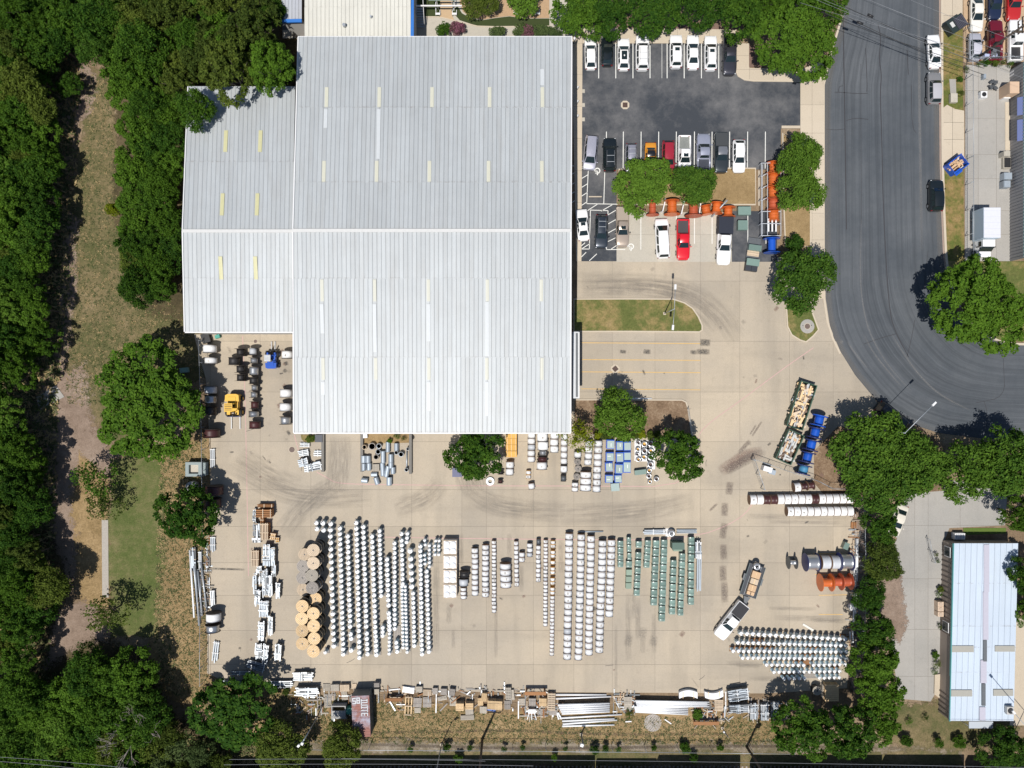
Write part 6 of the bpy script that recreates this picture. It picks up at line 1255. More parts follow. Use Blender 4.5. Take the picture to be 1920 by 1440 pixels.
c = W(930, 1331, .2); tag(MB().box(0, 0, .08, 1.3, .45, .12).build("tarpaulin", mat("blue_tarpaulin", (.03, .16, .55), .5), None, (*W(921, 1331, .2).xy, .04), -.15), "blue tarpaulin scrap under the big yellow pallets", "tarpaulin")
for px, py, k, lab in ((1290, 1303, 1, "white curved trough turned upwards by the yard edge"), (1338, 1300, -1, "white curved trough turned downwards by the yard edge")):
    c = W(px, py, .4); t = thing("curved_trough", lab, "trough", (c.x, c.y, .03), 0 if k > 0 else .08); mb = MB(); N = 10; vs = []
    for i in range(N + 1):
        f = -1 + 2 * i / N; y = k * (.35 - .35 * f * f); vs += [(f * 1.35, y - .45, .05), (f * 1.35, y - .45, .62), (f * 1.35, y + .45, .62), (f * 1.35, y + .45, .05)]
    mb.add(vs, [(4 * i + j, 4 * i + (j + 1) % 4, 4 * i + 4 + (j + 1) % 4, 4 * i + 4 + j) for i in range(N) for j in range(4)] + [(0, 1, 2, 3), (4 * N + 3, 4 * N + 2, 4 * N + 1, 4 * N)], 0, False); mb.build("shell", WHITEP, t)
    for s in (-.8, .8): MB().box(s, .1 * k, .64, .10, .95, .05).build("strap", WOODY, t)
c = W(1318, 1317, .1)
# small litter too much to count along the fences
def litter(name, label, regions, n, seed):
    rr = random.Random(seed); mb = MB()
    for _ in range(n):
        x0, y0, x1, y1 = rr.choice(regions); p = W(rr.uniform(x0, x1), rr.uniform(y0, y1)); mb.box(p.x, p.y, rr.uniform(.06, .3), rr.choice((.4, .7, 1.1, 1.6)), rr.uniform(.06, .22), .05, rr.randrange(6), rr.choice((0, 1.57, rr.uniform(0, 3.1))))
    o = stuff(mb.build(name, [WOODG, WOODP, WOODC, GALV, DULLST, WOODB])); tag(o, label, "litter")
litter("scrap_litter", "loose boards and scrap strewn along the yard's south edge", [(545, 1300, 665, 1345), (700, 1286, 1040, 1335), (980, 1320, 1050, 1345), (1150, 1300, 1190, 1335), (1300, 1320, 1370, 1350), (560, 1290, 1000, 1310), (1400, 1310, 1480, 1350)], 520, 3)
litter("fence_litter", "loose bars and offcuts strewn along the yard's side fences", [(1596, 940, 1612, 1210), (1598, 1000, 1608, 1130), (366, 1030, 392, 1160), (388, 1000, 395, 1190), (1592, 1150, 1604, 1215)], 240, 4)
# shipping container with graffiti
c = W(677, 1343, 2.6); ct = thing("shipping_container", "rusty red container with graffiti on its flaking roof", "container", (c.x, c.y, .03), .035); L, Wd = 77 * S * .975, 33 * S * .975
bd = MB(); bd.box(0, 0, 1.3, Wd, L, 2.56)
bd.build("body", RUSTS, ct)
for k in range(26):
    for s in (-1, 1): MB().box(s * (Wd / 2 + .012), -L / 2 + L * (k + .5) / 26, 1.3, .05, .11, 2.3).build("wall_rib", RUSTS, ct)
rf = MB().box(0, 0, 2.6, Wd + .03, L + .03, .05).build("roof", RUST, ct)
for k in range(13): MB().box(0, -L / 2 + L * (k + .5) / 13, 2.635, Wd * .94, .16, .02).build("roof_rib", RUST, rf)
for s in (-1, 1): MB().box(0, s * (L / 2 + .03), 1.3, Wd, .05, 2.5).build("end_door", RUST if s < 0 else RUSTS, ct)
GP, GB = mat("graffiti_silver", (.50, .50, .53), .6, var=.1), mat("graffiti_black", (.02, .03, .03), .6)
LET = {'S': [(1, 1, 0, 1), (0, 1, 0, .5), (0, .5, 1, .5), (1, .5, 1, 0), (1, 0, 0, 0)], 'B': [(0, 0, 0, 1), (0, 1, .9, 1), (.9, 1, .9, 0), (.9, 0, 0, 0), (0, .5, .9, .5)], 'I': [(.5, 0, .5, 1), (.1, 1, .9, 1), (.1, 0, .9, 0)], 'T': [(.5, 0, .5, 1), (0, 1, 1, 1)], 'E': [(0, 0, 0, 1), (0, 1, 1, 1), (0, .5, .8, .5), (0, 0, 1, 0)], 'U': [(0, 1, 0, 0), (0, 0, 1, 0), (1, 0, 1, 1)]}
def glyph(ch, x, y, sx, sy, rot, wd=.16):
    for dz, m, e in ((.0, GB, .09), (.004, GP, 0)):
        mb = MB()
        for i, (a, b, c_, d_) in enumerate(LET[ch]):
            p, q = Vector((a * sx, b * sy)), Vector((c_ * sx, d_ * sy)); t_ = (q - p).normalized(); n_ = Vector((-t_.y, t_.x)) * (wd + e) / 2; p = p - t_ * (wd + e) / 2; q = q + t_ * (wd + e) / 2
            mb.add([(*v, i * .0006) for v in (p + n_, p - n_, q - n_, q + n_)], [(0, 1, 2, 3)])
        o = mb.build("graffiti_letter", m, ct, (x, y, 2.652 + dz), rot)
for ch, x, y, sx, sy in (('S', -1.1, 1.9, .38, .75), ('B', -.5, 1.95, .4, .75)): glyph(ch, x, y, sx, sy, 0)
for ch, y in (('I', 2.5), ('U', 2.0), ('I', 1.5), ('T', 1.05), ('E', .45)): glyph(ch, .12, y, .36, .85, -math.pi / 2, .13)
# ------------------------------------------------------------------ forklifts
def forklift(label, px, py, rz, m, k, big):
    c = W(px, py, 1.2); t = thing("forklift", label, "forklift", (c.x, c.y, .034), rz)        # +x towards the forks
    mb = MB(); mb.prism([(-1.5 * k, -.5 * k), (-1.35 * k, -.8 * k), (-.6 * k, -.85 * k), (-.6 * k, .85 * k), (-1.35 * k, .8 * k), (-1.5 * k, .5 * k)], .35, 1.35 * k, 0, True); mb.build("counterweight", m, t)
    MB().box(-.15 * k, 0, .75 * k, 1.5 * k, 1.25 * k, .7 * k).build("chassis", m, t); MB().box(-.75 * k, 0, 1.30 * k, .8 * k, .9 * k, .2 * k).build("engine_hood", m, t)
    MB().box(-.2 * k, 0, 1.25 * k, .5 * k, .5 * k, .35 * k).build("seat", BLACKP, t)
    gd = MB().box(.1 * k, -.12 * k if big else .25 * k, 2.1 * k, 1.0 * k, .95 * k, .06).build("guard_roof", m if big else SILVC, t)
    for q in range(4): MB().box(-.2 * k + q * .2 * k, -.12 * k if big else .25 * k, 2.16 * k, .06, .8 * k, .04).build("guard_bar", BLACKP if big else GALV, gd)
    for sx in (-.35, .55):
        for sy in (-.5, .45): MB().cyl((sx * k, sy * k, 1.0 * k), (sx * k, sy * k, 2.1 * k), .05, n=6).build("guard_post", m, t)
    for s in (-1, 1):
        MB().box(.72 * k, s * .52 * k, .8 * k, .55 * k, .4 * k, .5 * k).build("mudguard", m, t)
        MB().box(1.12 * k, s * .32 * k, 1.3, .18, .14, 2.2).build("mast_rail", BLACKP, t)
        MB().box((1.25 + .75) * k, s * (.52 if big else .28) * k, .16, 1.5 * k, .14, .06).build("fork", mat("pale_fork_steel", (.42, .42, .42), .4, .5), t)
        for x, r in ((.72, .45), (-.95, .36)): w_ = MB().cyl((x * k, s * .85 * k - .17, r * k), (x * k, s * .85 * k + .17, r * k), r * k, n=14).build("wheel", RUBBER, t); MB().cyl((x * k, s * .85 * k - .18, r * k), (x * k, s * .85 * k + .18, r * k), r * k * .5, n=10).build("rim", m, w_)
    MB().box(1.25 * k, 0, .6, .10, 1.7 * k, .5).build("carriage", NAVY if big else BLACKP, t)
forklift("big yellow forklift with its forks towards the yard", 437, 762, -math.pi / 2, YELLOW, 1.22, True); forklift("blue forklift with its forks towards the west wing", 508, 673, math.pi / 2, BLUEE, .95, False)
# ------------------------------------------------------------------ skips
def skip(label, px, py, lpx, wpx, ang, m, h, fill, cat="skip"):
    c = W(px, py, h * .6); t = thing("skip", label, cat, (c.x, c.y, .04), math.radians(ang)); L, Wd = lpx * S * .98, wpx * S * .98
    MB().box(0, 0, .1, L, Wd, .12).build("floor", m, t)
    for s in (-1, 1):
        MB().box(0, s * Wd / 2, h / 2 + .1, L, .08, h).build("side_wall", m, t); MB().box(s * L / 2, 0, h / 2 + .1, .08, Wd - .1, h).build("end_wall", m, t)
        MB().box(0, s * (Wd / 2 + .02), h + .1, L + .1, .14, .12).build("top_rim", m, t)
        for k in range(7): MB().box(-L / 2 + L * (k + .5) / 7, s * (Wd / 2 + .07), h / 2, .12, .1, h).build("side_rib", m, t)
    if fill:
        mb = MB(); rr = random.Random(px)
        for k in range(fill[1]):
            mb.box(rr.uniform(-.44, .44) * L, rr.uniform(-.40, .40) * Wd, rr.uniform(.3, .85) * h, rr.choice((.4, .8, 1.4, 1.9)) * fill[2], rr.uniform(.10, .45) * fill[2], rr.uniform(.05, .2), rr.choices(range(len(fill[0])), fill[3])[0], rr.choice((0, 0, .1, -.15, 1.5, rr.uniform(-1.5, 1.5))))
        mb.box(0, 0, .3 * h, L * .95, Wd * .93, .1, 0)
        o = stuff(mb.build("debris", fill[0], None, t.location, t.rotation_euler.z)); tag(o, fill[4], "debris")
    return t
BOARDW = mat("white_scrap", (.52, .52, .50), .7, var=.15); BROWNM = mat("brown_scrap", (.17, .12, .09), .8, var=.3)
skip("long green roll off skip full of scrap timber", 1500.5, 760, 88, 30, 72, DGREEN, 1.2, ([BROWNM, WOODY, WOODC, BOARDW, GALV], 190, .8, (4, 4, 3, 1.5, 2), "scrap timber and boards filling the long green skip"))
skip("shorter green roll off skip full of white packing", 1478.5, 837.5, 60, 30, 65, DGREEN, 1.1, ([BROWNM, BOARDW, WOODY, CARD, GALV], 90, .9, (4, 6, 1, 1, 1), "white packing and plastic filling the shorter skip"))
sk = skip("blue skip with open lid and cardboard on the verge", 1792, 310, 31, 23, 38, BLUEE, 1.3, ([CARD, CARD, BOARDW], 26, .7, (3, 3, 1), "cardboard heaped in the blue skip"))
MB().box(-.7, -.9, 1.3, 1.2, .6, .06).build("lid", BLUEE, sk)
c = W(1793, 45, 1.2); sk = thing("skip", "black lidded skip on the pavement beside the storage lot", "skip", (c.x, c.y, .1), math.radians(33)); BKG = mat("black_green_enamel", (.018, .03, .028), .5)
MB().box(0, 0, .7, 2.5, 1.9, 1.3, tx=1.05, ty=1.05).build("bin", BKG, sk); MB().box(.45, -.1, 1.42, 1.5, 1.75, .08).build("lid", mat("lid_grey_black", (.06, .06, .08), .5), sk)
for k in range(6): MB().box(-.2 + k * .22, -.1, 1.47, .05, 1.7, .03).build("lid_rib", BLACKP, sk)
MB().box(-.75, .2, 1.40, .5, .8, .06).build("paper_heap", BOARDW, sk)
# signs of the gate: guard box, cabinet by the gate
c = W(1440, 880, 1.2); t = thing("gate_cabinet", "white gate operator box with pale lid beside the gate fence", "cabinet", (c.x, c.y, .03), -.3); MB().box(0, 0, .6, 1.3, .75, 1.1).build("box", TRIMW, t); MB().box(1.0, -.2, .3, 1.0, .7, .4).build("step_box", BLUST, t)
# ------------------------------------------------------------------ fences, gates
def fence(label, pts, h=2.0, step=3.0, name="chain_link_fence", bar_=GALV, r=.045, gate=False, w_=None):
    p = [W(*q).xy for q in pts]; t = thing(name, label, "gate" if gate else "fence", (*p[0], .03)); o = p[0]
    for a, b in zip(p, p[1:]):
        n = max(1, round((b - a).length / step))
        for k in range(n + 1):
            q = a.lerp(b, k / n) - o; MB().cyl((*q, -.05), (*q, h), r, n=6).build("post", bar_, t)
        MB().cyl((*(a - o), h), (*(b - o), h), .035, n=5).build("top_rail", bar_, t)
        wm = MB(); L = (b - a).length; m_ = int(L / .3)
        for k in range(m_):
            for s in (1, -1):
                q0 = a.lerp(b, k / m_) - o; q1 = a.lerp(b, min(1, max(0, (k + s * 3) / m_))) - o; wm.cyl((*q0, .05), (*q1, h - .03), .006, n=3, caps=False, sm=False)
        if m_: stuff(wm.build("wire_mesh", bar_, t))
    return t
fence("chain link fence along the west side of the yard", [(384, 640), (389, 800), (391, 1000), (386, 1180), (386, 1275)], 2.1); fence("chain link fence along the railway verge", [(388, 1300), (560, 1392), (900, 1394), (1330, 1398), (1480, 1400)], 2.1, 5)
fence("chain link fence along the east side of the yard", [(1608, 930), (1611, 1100), (1604, 1290)], 2.1); fence("grey slatted gate fence slanting from the gate to the trees", [(1407, 859), (1470, 881), (1525, 899), (1552, 913), (1575, 914)], 1.9, 2.2, bar_=GALV)
fence("open gate leaf standing on the yard concrete", [(1408, 861), (1426, 915)], 1.9, 2.0, "gate", gate=True, r=.06); fence("fence beside the street side lot", [(1806, 60), (1808, 150), (1809, 300), (1809, 490)], 2.0, 4)
fence("low railing on the bark island's outer edge", [(1288, 766), (1297, 826)], 1.1, 2.0, "railing"); fence("fence with bushes at the south end of the storage lot", [(1812, 118), (1870, 117), (1925, 115)], 1.8, 3); fence("slack wire fence end by the long shed", [(1735, 1008), (1739, 1030), (1746, 1052)], 1.1, 2.0)
for px0, px1, y0, y1, lab in ((606, 606, 814, 884, "dark kerb rail west of the first ramp"), (679, 679, 814, 884, "dark kerb rail east of the first ramp"), (770, 771, 814, 888, "dark kerb rail west of the second ramp")):
    tag(ob("ramp_kerb", MB().box(0, 0, .3, .4, (y1 - y0) * S, .6).mesh("ramp_kerb", mat("dark_ramp_kerb", (.17, .16, .145), .8, var=.15)), None, (*W(px0, (y0 + y1) / 2, .3).xy, .03)), lab, "kerb")
struct(MB().prism(G([(564, 815), (604, 815), (604, 829), (572, 829), (566, 824)]), 0, .09).build("planting_bed", ISLEGRASS)); struct(MB().prism(G([(682, 813), (767, 813), (767, 830), (682, 832)]), 0, .09).build("planting_bed", DRYGRASS))
tag(MB().lathe([(.16, 0), (.32, 0), (.34, .1), (.32, .2), (.16, .2), (.16, 0)], 14, cap=False).build("old_tyre", RUBBER, None, (*W(773, 820).xy, .035)), "old tyre lying under the south eaves by the second ramp", "tyre")
# culvert barrels stock by the south wall
BG2 = "corrugated barrels between the ramps"
def barrel(label, px, py, lpx, wpx, ang, up=False, m=None):
    m = m or BLUST
    if up:
        r = wpx * S / 2; c = W(px, py, .7); t = thing("steel_barrel", label, "barrel", (c.x, c.y, .035), 0, BG2); MB().lathe([(r * .8, .7), (r * .8, .05), (r, .0), (r, .68), (r, .72), (r * .8, .72)], 18, cap=False, sm=True).build("shell", m, t); MB().lathe([(r * .8, .3), (.001, .3)], 14).build("bottom", CERAM, t); return
    L, r = lpx * S * .98, wpx * S * .49; c = W(px, py, r); t = thing("steel_barrel", label, "barrel", (c.x, c.y, .035), math.radians(ang), BG2); mb = MB(); k = 14; pr = [(r * (.96 + .04 * (i % 2)), -L / 2 + L * i / k) for i in range(k + 1)]
    mb.lathe(pr, 18, axis='Y', o=(0, 0, r), sm=True); mb.build("shell", m, t); 
    for s in (-1, 1): MB().lathe([(r * .9, 0), (.001, 0)], 14, axis='Y', o=(0, s * (L / 2 + .004), r)).build("end_disc", DULLST, t)
for i, (px, py, l_, w_, a) in enumerate(((682, 861, 14, 10, 0), (690.5, 861, 14, 10, 0), (682, 875.5, 14, 9, 0), (692, 875, 14, 9.5, 0), (702, 889.5, 12, 9, 90), (684, 900.5, 12, 10, 85), (706.5, 901.5, 14, 10, 18), (718.5, 857, 24, 9, 0), (717.5, 880, 26, 9, 3), (727.5, 838, 20, 9, 0), (733, 860, 18, 10, 0), (733, 872, 12, 10, 0), (726, 884, 22, 9, -10), (737, 882, 13, 9.5, 0), (730, 902, 16, 11, 0), (743.5, 838, 15, 9, 0))):
    barrel("corrugated steel barrel lying down, %s in the group between the ramps" % ORD[i], px, py, l_, w_, a)
for i, (px, py, r, m) in enumerate(((683, 838.5, 9, WOODC), (697.5, 837, 13.5, WOODG), (710.5, 836.5, 10, GALV), (709, 847, 10, GALV), (705, 857, 10, WOODG), (743, 849, 8, GALV), (752, 852, 10, GALV), (762, 881, 7.5, GALV), (764.5, 842, 6, GALV))):
    barrel("round open barrel standing up, %s in the group between the ramps" % ORD[i], px, py, 0, r, 0, True, m)
pallets("low wooden pallets amid the steel barrels", 704.5, 877, 13, 14, 3, WOODP)
pipe("steel_pipe", "thin pipe with flanged ends beside the second ramp", "pipe", (763, 846), (762.5, 880), .2, .2, .12, GALV)
tag(MB().box(0, 0, .3, .85, .7, .5).build("white_box", TRIMW, None, (*W(683, 817, .6).xy, .035), .1), "white box against the south wall by the first ramp", "box"); tag(MB().box(0, 0, .35, 1.1, 1.1, .6).build("bin", mat("slate_bin", (.06, .065, .08), .6, var=.3), None, (*W(598, 822, .6).xy, .1)), "dark bin in the planting bed by the first ramp", "bin")
tag(MB().box(0, 0, .45, 1.4, 1.3, .8).build("blue_tub", NAVY, None, (*W(857, 886, .8).xy, .035)), "blue tub half under the tree south of the wall", "tub")
c = W(919, 902.5, .3); t = thing("wire_coil", "silver coil at the tree foot on the pink line", "coil", (c.x, c.y, .035)); MB().lathe([(.3, 0), (.6, 0), (.62, .3), (.3, .3), (.3, 0)], 16, cap=False).build("coil", GALV, t)
reel("metal_reel", "small maroon reel under the tree edge by the pink line", "cable reel", 938, 903, 7.5, 6.5, BROWNC, D=11); reel("metal_reel", "small dark reel under the tree edge above the maroon one", "cable reel", 939, 886, 9, 7, BLACKC, D=12)
pipe("white_pipe", "white pipe lying along the bark island by the dock bays", "pipe", (1125, 747), (1222, 747), .1, .1, .09, WHITEP); tag(MB().box(0, 0, .4, 1.2, 1.4, .7).build("black_case", BLACKP, None, (*W(386, 634, .6).xy, .035), .3), "black case under the wing eaves by the grass", "case"); tag(MB().box(0, 0, .3, .7, .5, .5).build("green_case", mat("teal_crate", (.05, .28, .22), .5), None, (*W(408, 631, .4).xy, .035), .3), "small teal case under the wing eaves", "case")
tag(MB().box(0, 0, .4, 1.2, .7, .6).build("teal_lid_box", mat("pale_teal", (.2, .33, .3), .6), None, (*W(345, 694, .6).xy, .02), .1), "pale green box peeping from the big round tree's crown", "box")
# scrap in the lots on the east
for px, py, w_, l_, h, m, lab in ((1868, 97, 20, 14, 1.5, DULLST, "scrap frame heaped in the maroon pickup's bed"), (1861, 107, 22, 6, .6, mat("rust_red_tube", (.35, .12, .08), .7), "rust red sheets on the ground behind the maroon pickup"), (1858, 103.5, 24, 5, 1.0, mat("pale_blue_tube", (.40, .45, .62), .5), "pale blue tube across the back of the maroon pickup"), (1864, 158, 16, 22, .7, DULLST, "grey brown scrap heap north of the side lot"), (1844, 175, 11, 8, .5, GALV, "small grey scrap by the heap in the side lot"), (1846, 143, 5, 9, .6, BLUST, "pale blue drum by the shaded fence"), (1906, 136, 12, 10, .8, TRIMW, "white unit at the top right fence"), (1902, 164, 18, 22, 2.3, mat("tan_hut", (.56, .40, .28), .6), "tan roofed hut box on the corrugated building's corner"), (1888, 180, 13, 9, .8, TRIMW, "white chest below the tan hut box"), (1888, 288, 12, 9, 1.2, PALE, "pale block by the corrugated wall under the awnings"), (1888, 305, 14, 22, .5, PALE, "pale planter box with dark opening by the corrugated wall"), (1890, 330, 15, 13, 1.0, BLUST, "slate blue bin by the corrugated wall, upper"), (1888, 345, 13, 13, 1.0, BLUST, "slate blue bin by the corrugated wall, lower")):
    c = W(px, py, h); t = thing(lab.split()[-1] if 0 else "yard_box" if h > .75 else "scrap_heap", lab, "box" if h > .75 else "scrap", (c.x, c.y, .04)); w_, l_ = w_ * S * .97, l_ * S * .97
    if 'heap' in lab or 'scrap' in lab or 'sheets' in lab:
        rr = random.Random(px); mb = MB()
        for k in range(16): mb.box(rr.uniform(-.4, .4) * w_, rr.uniform(-.4, .4) * l_, rr.uniform(.2, .9) * h, rr.uniform(.3, 1) * w_ * .6, rr.uniform(.1, .5), .1, 0, rr.uniform(-1, 1.6))
        mb.build("scrap_piece", m, t)
    else:
        MB().box(0, 0, h / 2, w_, l_, h).build("case", m, t); MB().box(.03, .0, h + .02, w_ * .86, l_ * .86, .05).build("lid", m if 'opening' not in lab else BLACKP, t)
c = W(1845, 177, .7); t = thing("air_conditioner", "square white air conditioner with black fan in the side lot", "air conditioner", (c.x, c.y, .03)); MB().box(0, 0, .35, .95, .95, .7).build("casing", TRIMW, t); MB().cyl((0, 0, .7), (0, 0, .74), .33, n=14).build("fan", BLACKP, t)
struct(MB().prism(G([(1779, 149), (1791, 149), (1792, 176), (1781, 176)]), 0, .14).build("concrete_pad", GREYC)); tag(MB().box(0, 0, .3, 1.0, 1.3, .5).build("meter_box", PALE, None, (*W(1788, 184, .5).xy, .1)), "pale utility box with lid on the verge beside the grey suv", "utility box")
# ------------------------------------------------------------------ lamps, poles, wires
def lamp_post(label, bx, by, h, arms, m=GALV, r=.09, head=(.75, .32)):
    b = W(bx, by); t = thing("lamp_post", label, "lamp post", (b.x, b.y, .05)); MB().cyl((0, 0, 0), (0, 0, h), r, r * .6, 8).build("pole", m, t); MB().box(0, 0, .12, .4, .4, .24).build("base", KERB, t)
    for px, py in arms:
        e = W(px, py, h) - b; e.z = h - .05; q = (Vector((e.x, e.y)) - Vector((0, 0))).normalized(); MB().cyl((0, 0, h - .1), (e.x, e.y, h + .05), .045, n=6).build("arm", m, t)
        MB().box(e.x, e.y, h + .03, head[0], head[1], .16, rz=math.atan2(q.y, q.x), tx=.9, ty=.85).build("lamp_head", TRIMW, t)
lamp_post("twin headed white lamp post on the grass island", 1245.5, 588, 6.6, [(1266, 538), (1261.5, 614)])
lamp_post("street lamp on a long arm reaching over the street bend", 1641, 805, 8.0, [(1751, 757)], r=.10)
lamp_post("thin lamp post on the railway verge left of the utility pole", 828, 1395, 9.0, [(824, 1453)], BLUST, .09); lamp_post("thin lamp post on the verge south of the white poles", 1089.5, 1376, 3.4, [(1091, 1397)], DULLST, .14, (.5, .5)); lamp_post("thin lamp post beside the shrubs left of the container", 594, 1346, 6.5, [(567, 1394), (560, 1398)], BLUST, .09, (.4, .35))
lamp_post("short lamp post at the warehouse corner by the car park", 1075, 84, 4, [(1077, 73)], DULLST, .07, (.4, .25)); lamp_post("lamp mast standing through the white shed's corner", 1900, 1375, 9, [(1900, 1335)], GALV, .08, (.6, .3)); lamp_post("leaning thin post near the trestle bench", 1354, 1364, 3, [(1357, 1372)], DULLST, .09, (.25, .25))
def upole(label, bx, by, h, arms, dirx=1., box_=False):
    b = W(bx, by); t = thing("utility_pole", label, "utility pole", (b.x, b.y, 0)); MB().cyl((0, 0, -.2), (0, 0, h), .2, .13, 10).build("pole", POLEW, t)
    for z, l_ in arms:
        MB().box(0, .18, z, l_, .12, .14, rz=0 if dirx else 1.57).build("crossarm", POLEW, t)
        for s in (-1, -.4, .4, 1): MB().cyl((s * l_ * .46 * (1 if dirx else 0), .18 + s * l_ * .46 * (0 if dirx else 1), z + .07), (s * l_ * .46 * (1 if dirx else 0), .18 + s * l_ * .46 * (0 if dirx else 1), z + .3), .06, n=6).build("insulator", CERAM, t)
    if box_: MB().cyl((.4, .1, h - 3), (.4, .1, h - 2), .28, n=12).build("pole_transformer", CANSH, t)
    return b
upole("dark utility pole with two crossarms on the railway verge", 904.5, 1385, 11.0, ((10.6, 2.4), (9.7, 2.0))); upole("utility pole with transformer on the verge near the southeast trees", 1400, 1400, 10.5, ((10.0, 1.6),), 1, True); upole("utility pole leaning over the storage lot's fence", 1826, 113, 10.5, ((10.0, 2.2), (9.2, 1.8)), 0)
def wires(label, runs, m=WIRE, r=.015, cat="power line", group=None):
    for i, (a, b, za, zb, sag) in enumerate(runs):
        A, B = W(*a, za), W(*b, zb); mb = MB(); N = 14; pts = [A.lerp(B, k / N) - Vector((0, 0, sag * 4 * (k / N) * (1 - k / N))) for k in range(N + 1)]
        for p, q in zip(pts, pts[1:]): mb.cyl(p - A, q - A, r, n=4, caps=False)
        o = ob("power_cable", mb.mesh("power_cable", m), None, A); tag(o, label % ORD[i], cat, group)
wires("power cable strung diagonally over the street top, %s counted from the top", [((1640, -30), (1960, 95), 9.5, 9.5, .5), ((1560, -30), (1960, 125), 9.5, 9.5, .5), ((1500, -55), (1960, 128), 9.2, 9.2, .4), ((1520, -5), (1960, 160), 9.2, 9.2, .5), ((1510, -15), (1845, 110), 8.2, 8.2, .5), ((1500, 5), (1900, 112), 8.0, 8.0, .5)])
wires("dark phone cable over the street, %s of three", [((1540, 22), (1845, 128), 7.2, 7.2, .6), ((1520, -20), (1845, 122), 7.0, 7.0, .6), ((1585, 30), (1845, 140), 6.6, 6.6, .6)], WIRED, .035)
for a, b, lab in (((1607, 41), (1618, 45), "dark splice box hanging on the phone cable, lower"), ((1627, 27), (1637, 32), "small splice box hanging on the cable, upper")): pipe("splice_box", lab, "splice box", a, b, 7.0, 7.0, .16, BLACKP)
wires("power cable along the railway at the bottom edge, %s counted from the top", [((-40, 1417), (240, 1440), 10.3, 10.3, .2), ((-40, 1425), (200, 1447), 10.3, 10.3, .2), ((430, 1424), (910, 1427), 10.4, 10.4, .3), ((640, 1422.5), (1960, 1440), 10.4, 10.4, .4), ((420, 1434), (1000, 1436), 10.2, 10.2, .3)], r=.02)
# railway: rails, sleepers and near-black wagons built for the unclear dark band at the bottom edge
tk = thing("railway_track", "railway track at the bottom edge under the dark wagons", "railway", (0, 0, 0))
yr = W(0, 1452).y
for s in (-.72, .72): MB().box(0, yr + s, .16, 190, .08, .16).build("rail", DULLST, tk)
slp = MB().box(0, 0, .04, .24, 2.5, .12).mesh("sleeper", WOODG)
for k in range(280): ob("sleeper", slp, tk, (-84 + k * .6, yr, 0))
for i, (x0, x1, h) in enumerate(((-60, 168, 3.6), (176, 622, 3.5), (630, 1113, 3.5), (1118, 1232, 2.3), (1237, 1395, 3.6), (1419, 1670, 3.6), (1676, 1830, 3.7), (1836, 2000, 3.5))):
    c = W((x0 + x1) / 2, 0, h); L = (x1 - x0) * S * (1 - h / H); t = thing("freight_wagon", "dark railway wagon along the bottom edge, %s from the west" % ORD[i], "wagon", (c.x, yr, 0), 0, "dark railway wagons")
    Wd = 3.0; MB().box(0, 0, 1.3, L - .1, 2.6, .4).build("underframe", BLACKR, t)
    for s in (-1, 1): MB().box(0, s * Wd / 2, 1.1 + (h - 1.1) / 2, L, .12, h - 1.1).build("side", BLACKR, t); MB().box(s * (L / 2 - .06), 0, 1.1 + (h - 1.1) / 2, .12, Wd - .12, h - 1.1).build("end", BLACKR, t)
    MB().box(0, 0, h - .5, L - .2, Wd - .15, .2).build("load_cover", BLACKR, t)
    for q in (-.38, .38):
        for s in (-1, 1): MB().cyl((q * L, s * .75 - .06, .45), (q * L, s * .75 + .06, .45), .42, n=12).build("wheel", DULLST, t)
# garden furniture: pergola beams, stairs, benches by the north hedge
pg = thing("pergola", "white steel pergola beam over the garden path", "pergola", (*W(825, 12, 2.5).xy, 0)); a, b = W(780, 11, 2.8), W(866, 10, 2.8); o = pg.location
MB().box((a.x + b.x) / 2 - o.x, a.y - o.y, 2.8, b.x - a.x, .16, .2).build("beam", TRIMW, pg); MB().box((a.x + b.x) / 2 - o.x + .5, a.y - o.y + .9, 2.8, 4.0, .16, .2).build("beam", mat("pale_teal_paint", (.42, .55, .52), .5), pg)
for x in (817, 820, 848, 851): q = W(x, 8, 1.5); MB().box(q.x - o.x, q.y - o.y, 1.4, .08, 1.8 if x in (817, 851) else .1, .08 if x in (817, 851) else 2.8).build("post", TRIMW, pg)
sr = thing("stairs", "grey metal stairs with rails beside the blue eaved building", "stairs", (*W(787, 30, 1).xy, 0))
for k in range(9): MB().box(0, -1.2 + k * .28, .3 + k * .18, 1.3, .26, .05).build("step", BLUST, sr)
for s in (-1, 1): MB().cyl((s * .7, -1.3, 1.2), (s * .7, 1.5, 2.9), .04, n=6).build("handrail", TRIMW, sr)
for i, (x, y) in enumerate(((821, 26), (852, 26), (967, 25), (1008, 25))):
    q = W(x, y, .5); t = thing("garden_bench", "white garden bench beyond the warehouse, %s from the stairs" % ORD[i], "bench", (q.x, q.y, .08), 0, "white garden benches")
    MB().box(0, 0, .45, .7, .3, .06).build("seat", TRIMW, t); [MB().box(s * .3, .25, .3, .07, .8, .07).build("leg", TRIMW, t) for s in (-1, 1)]
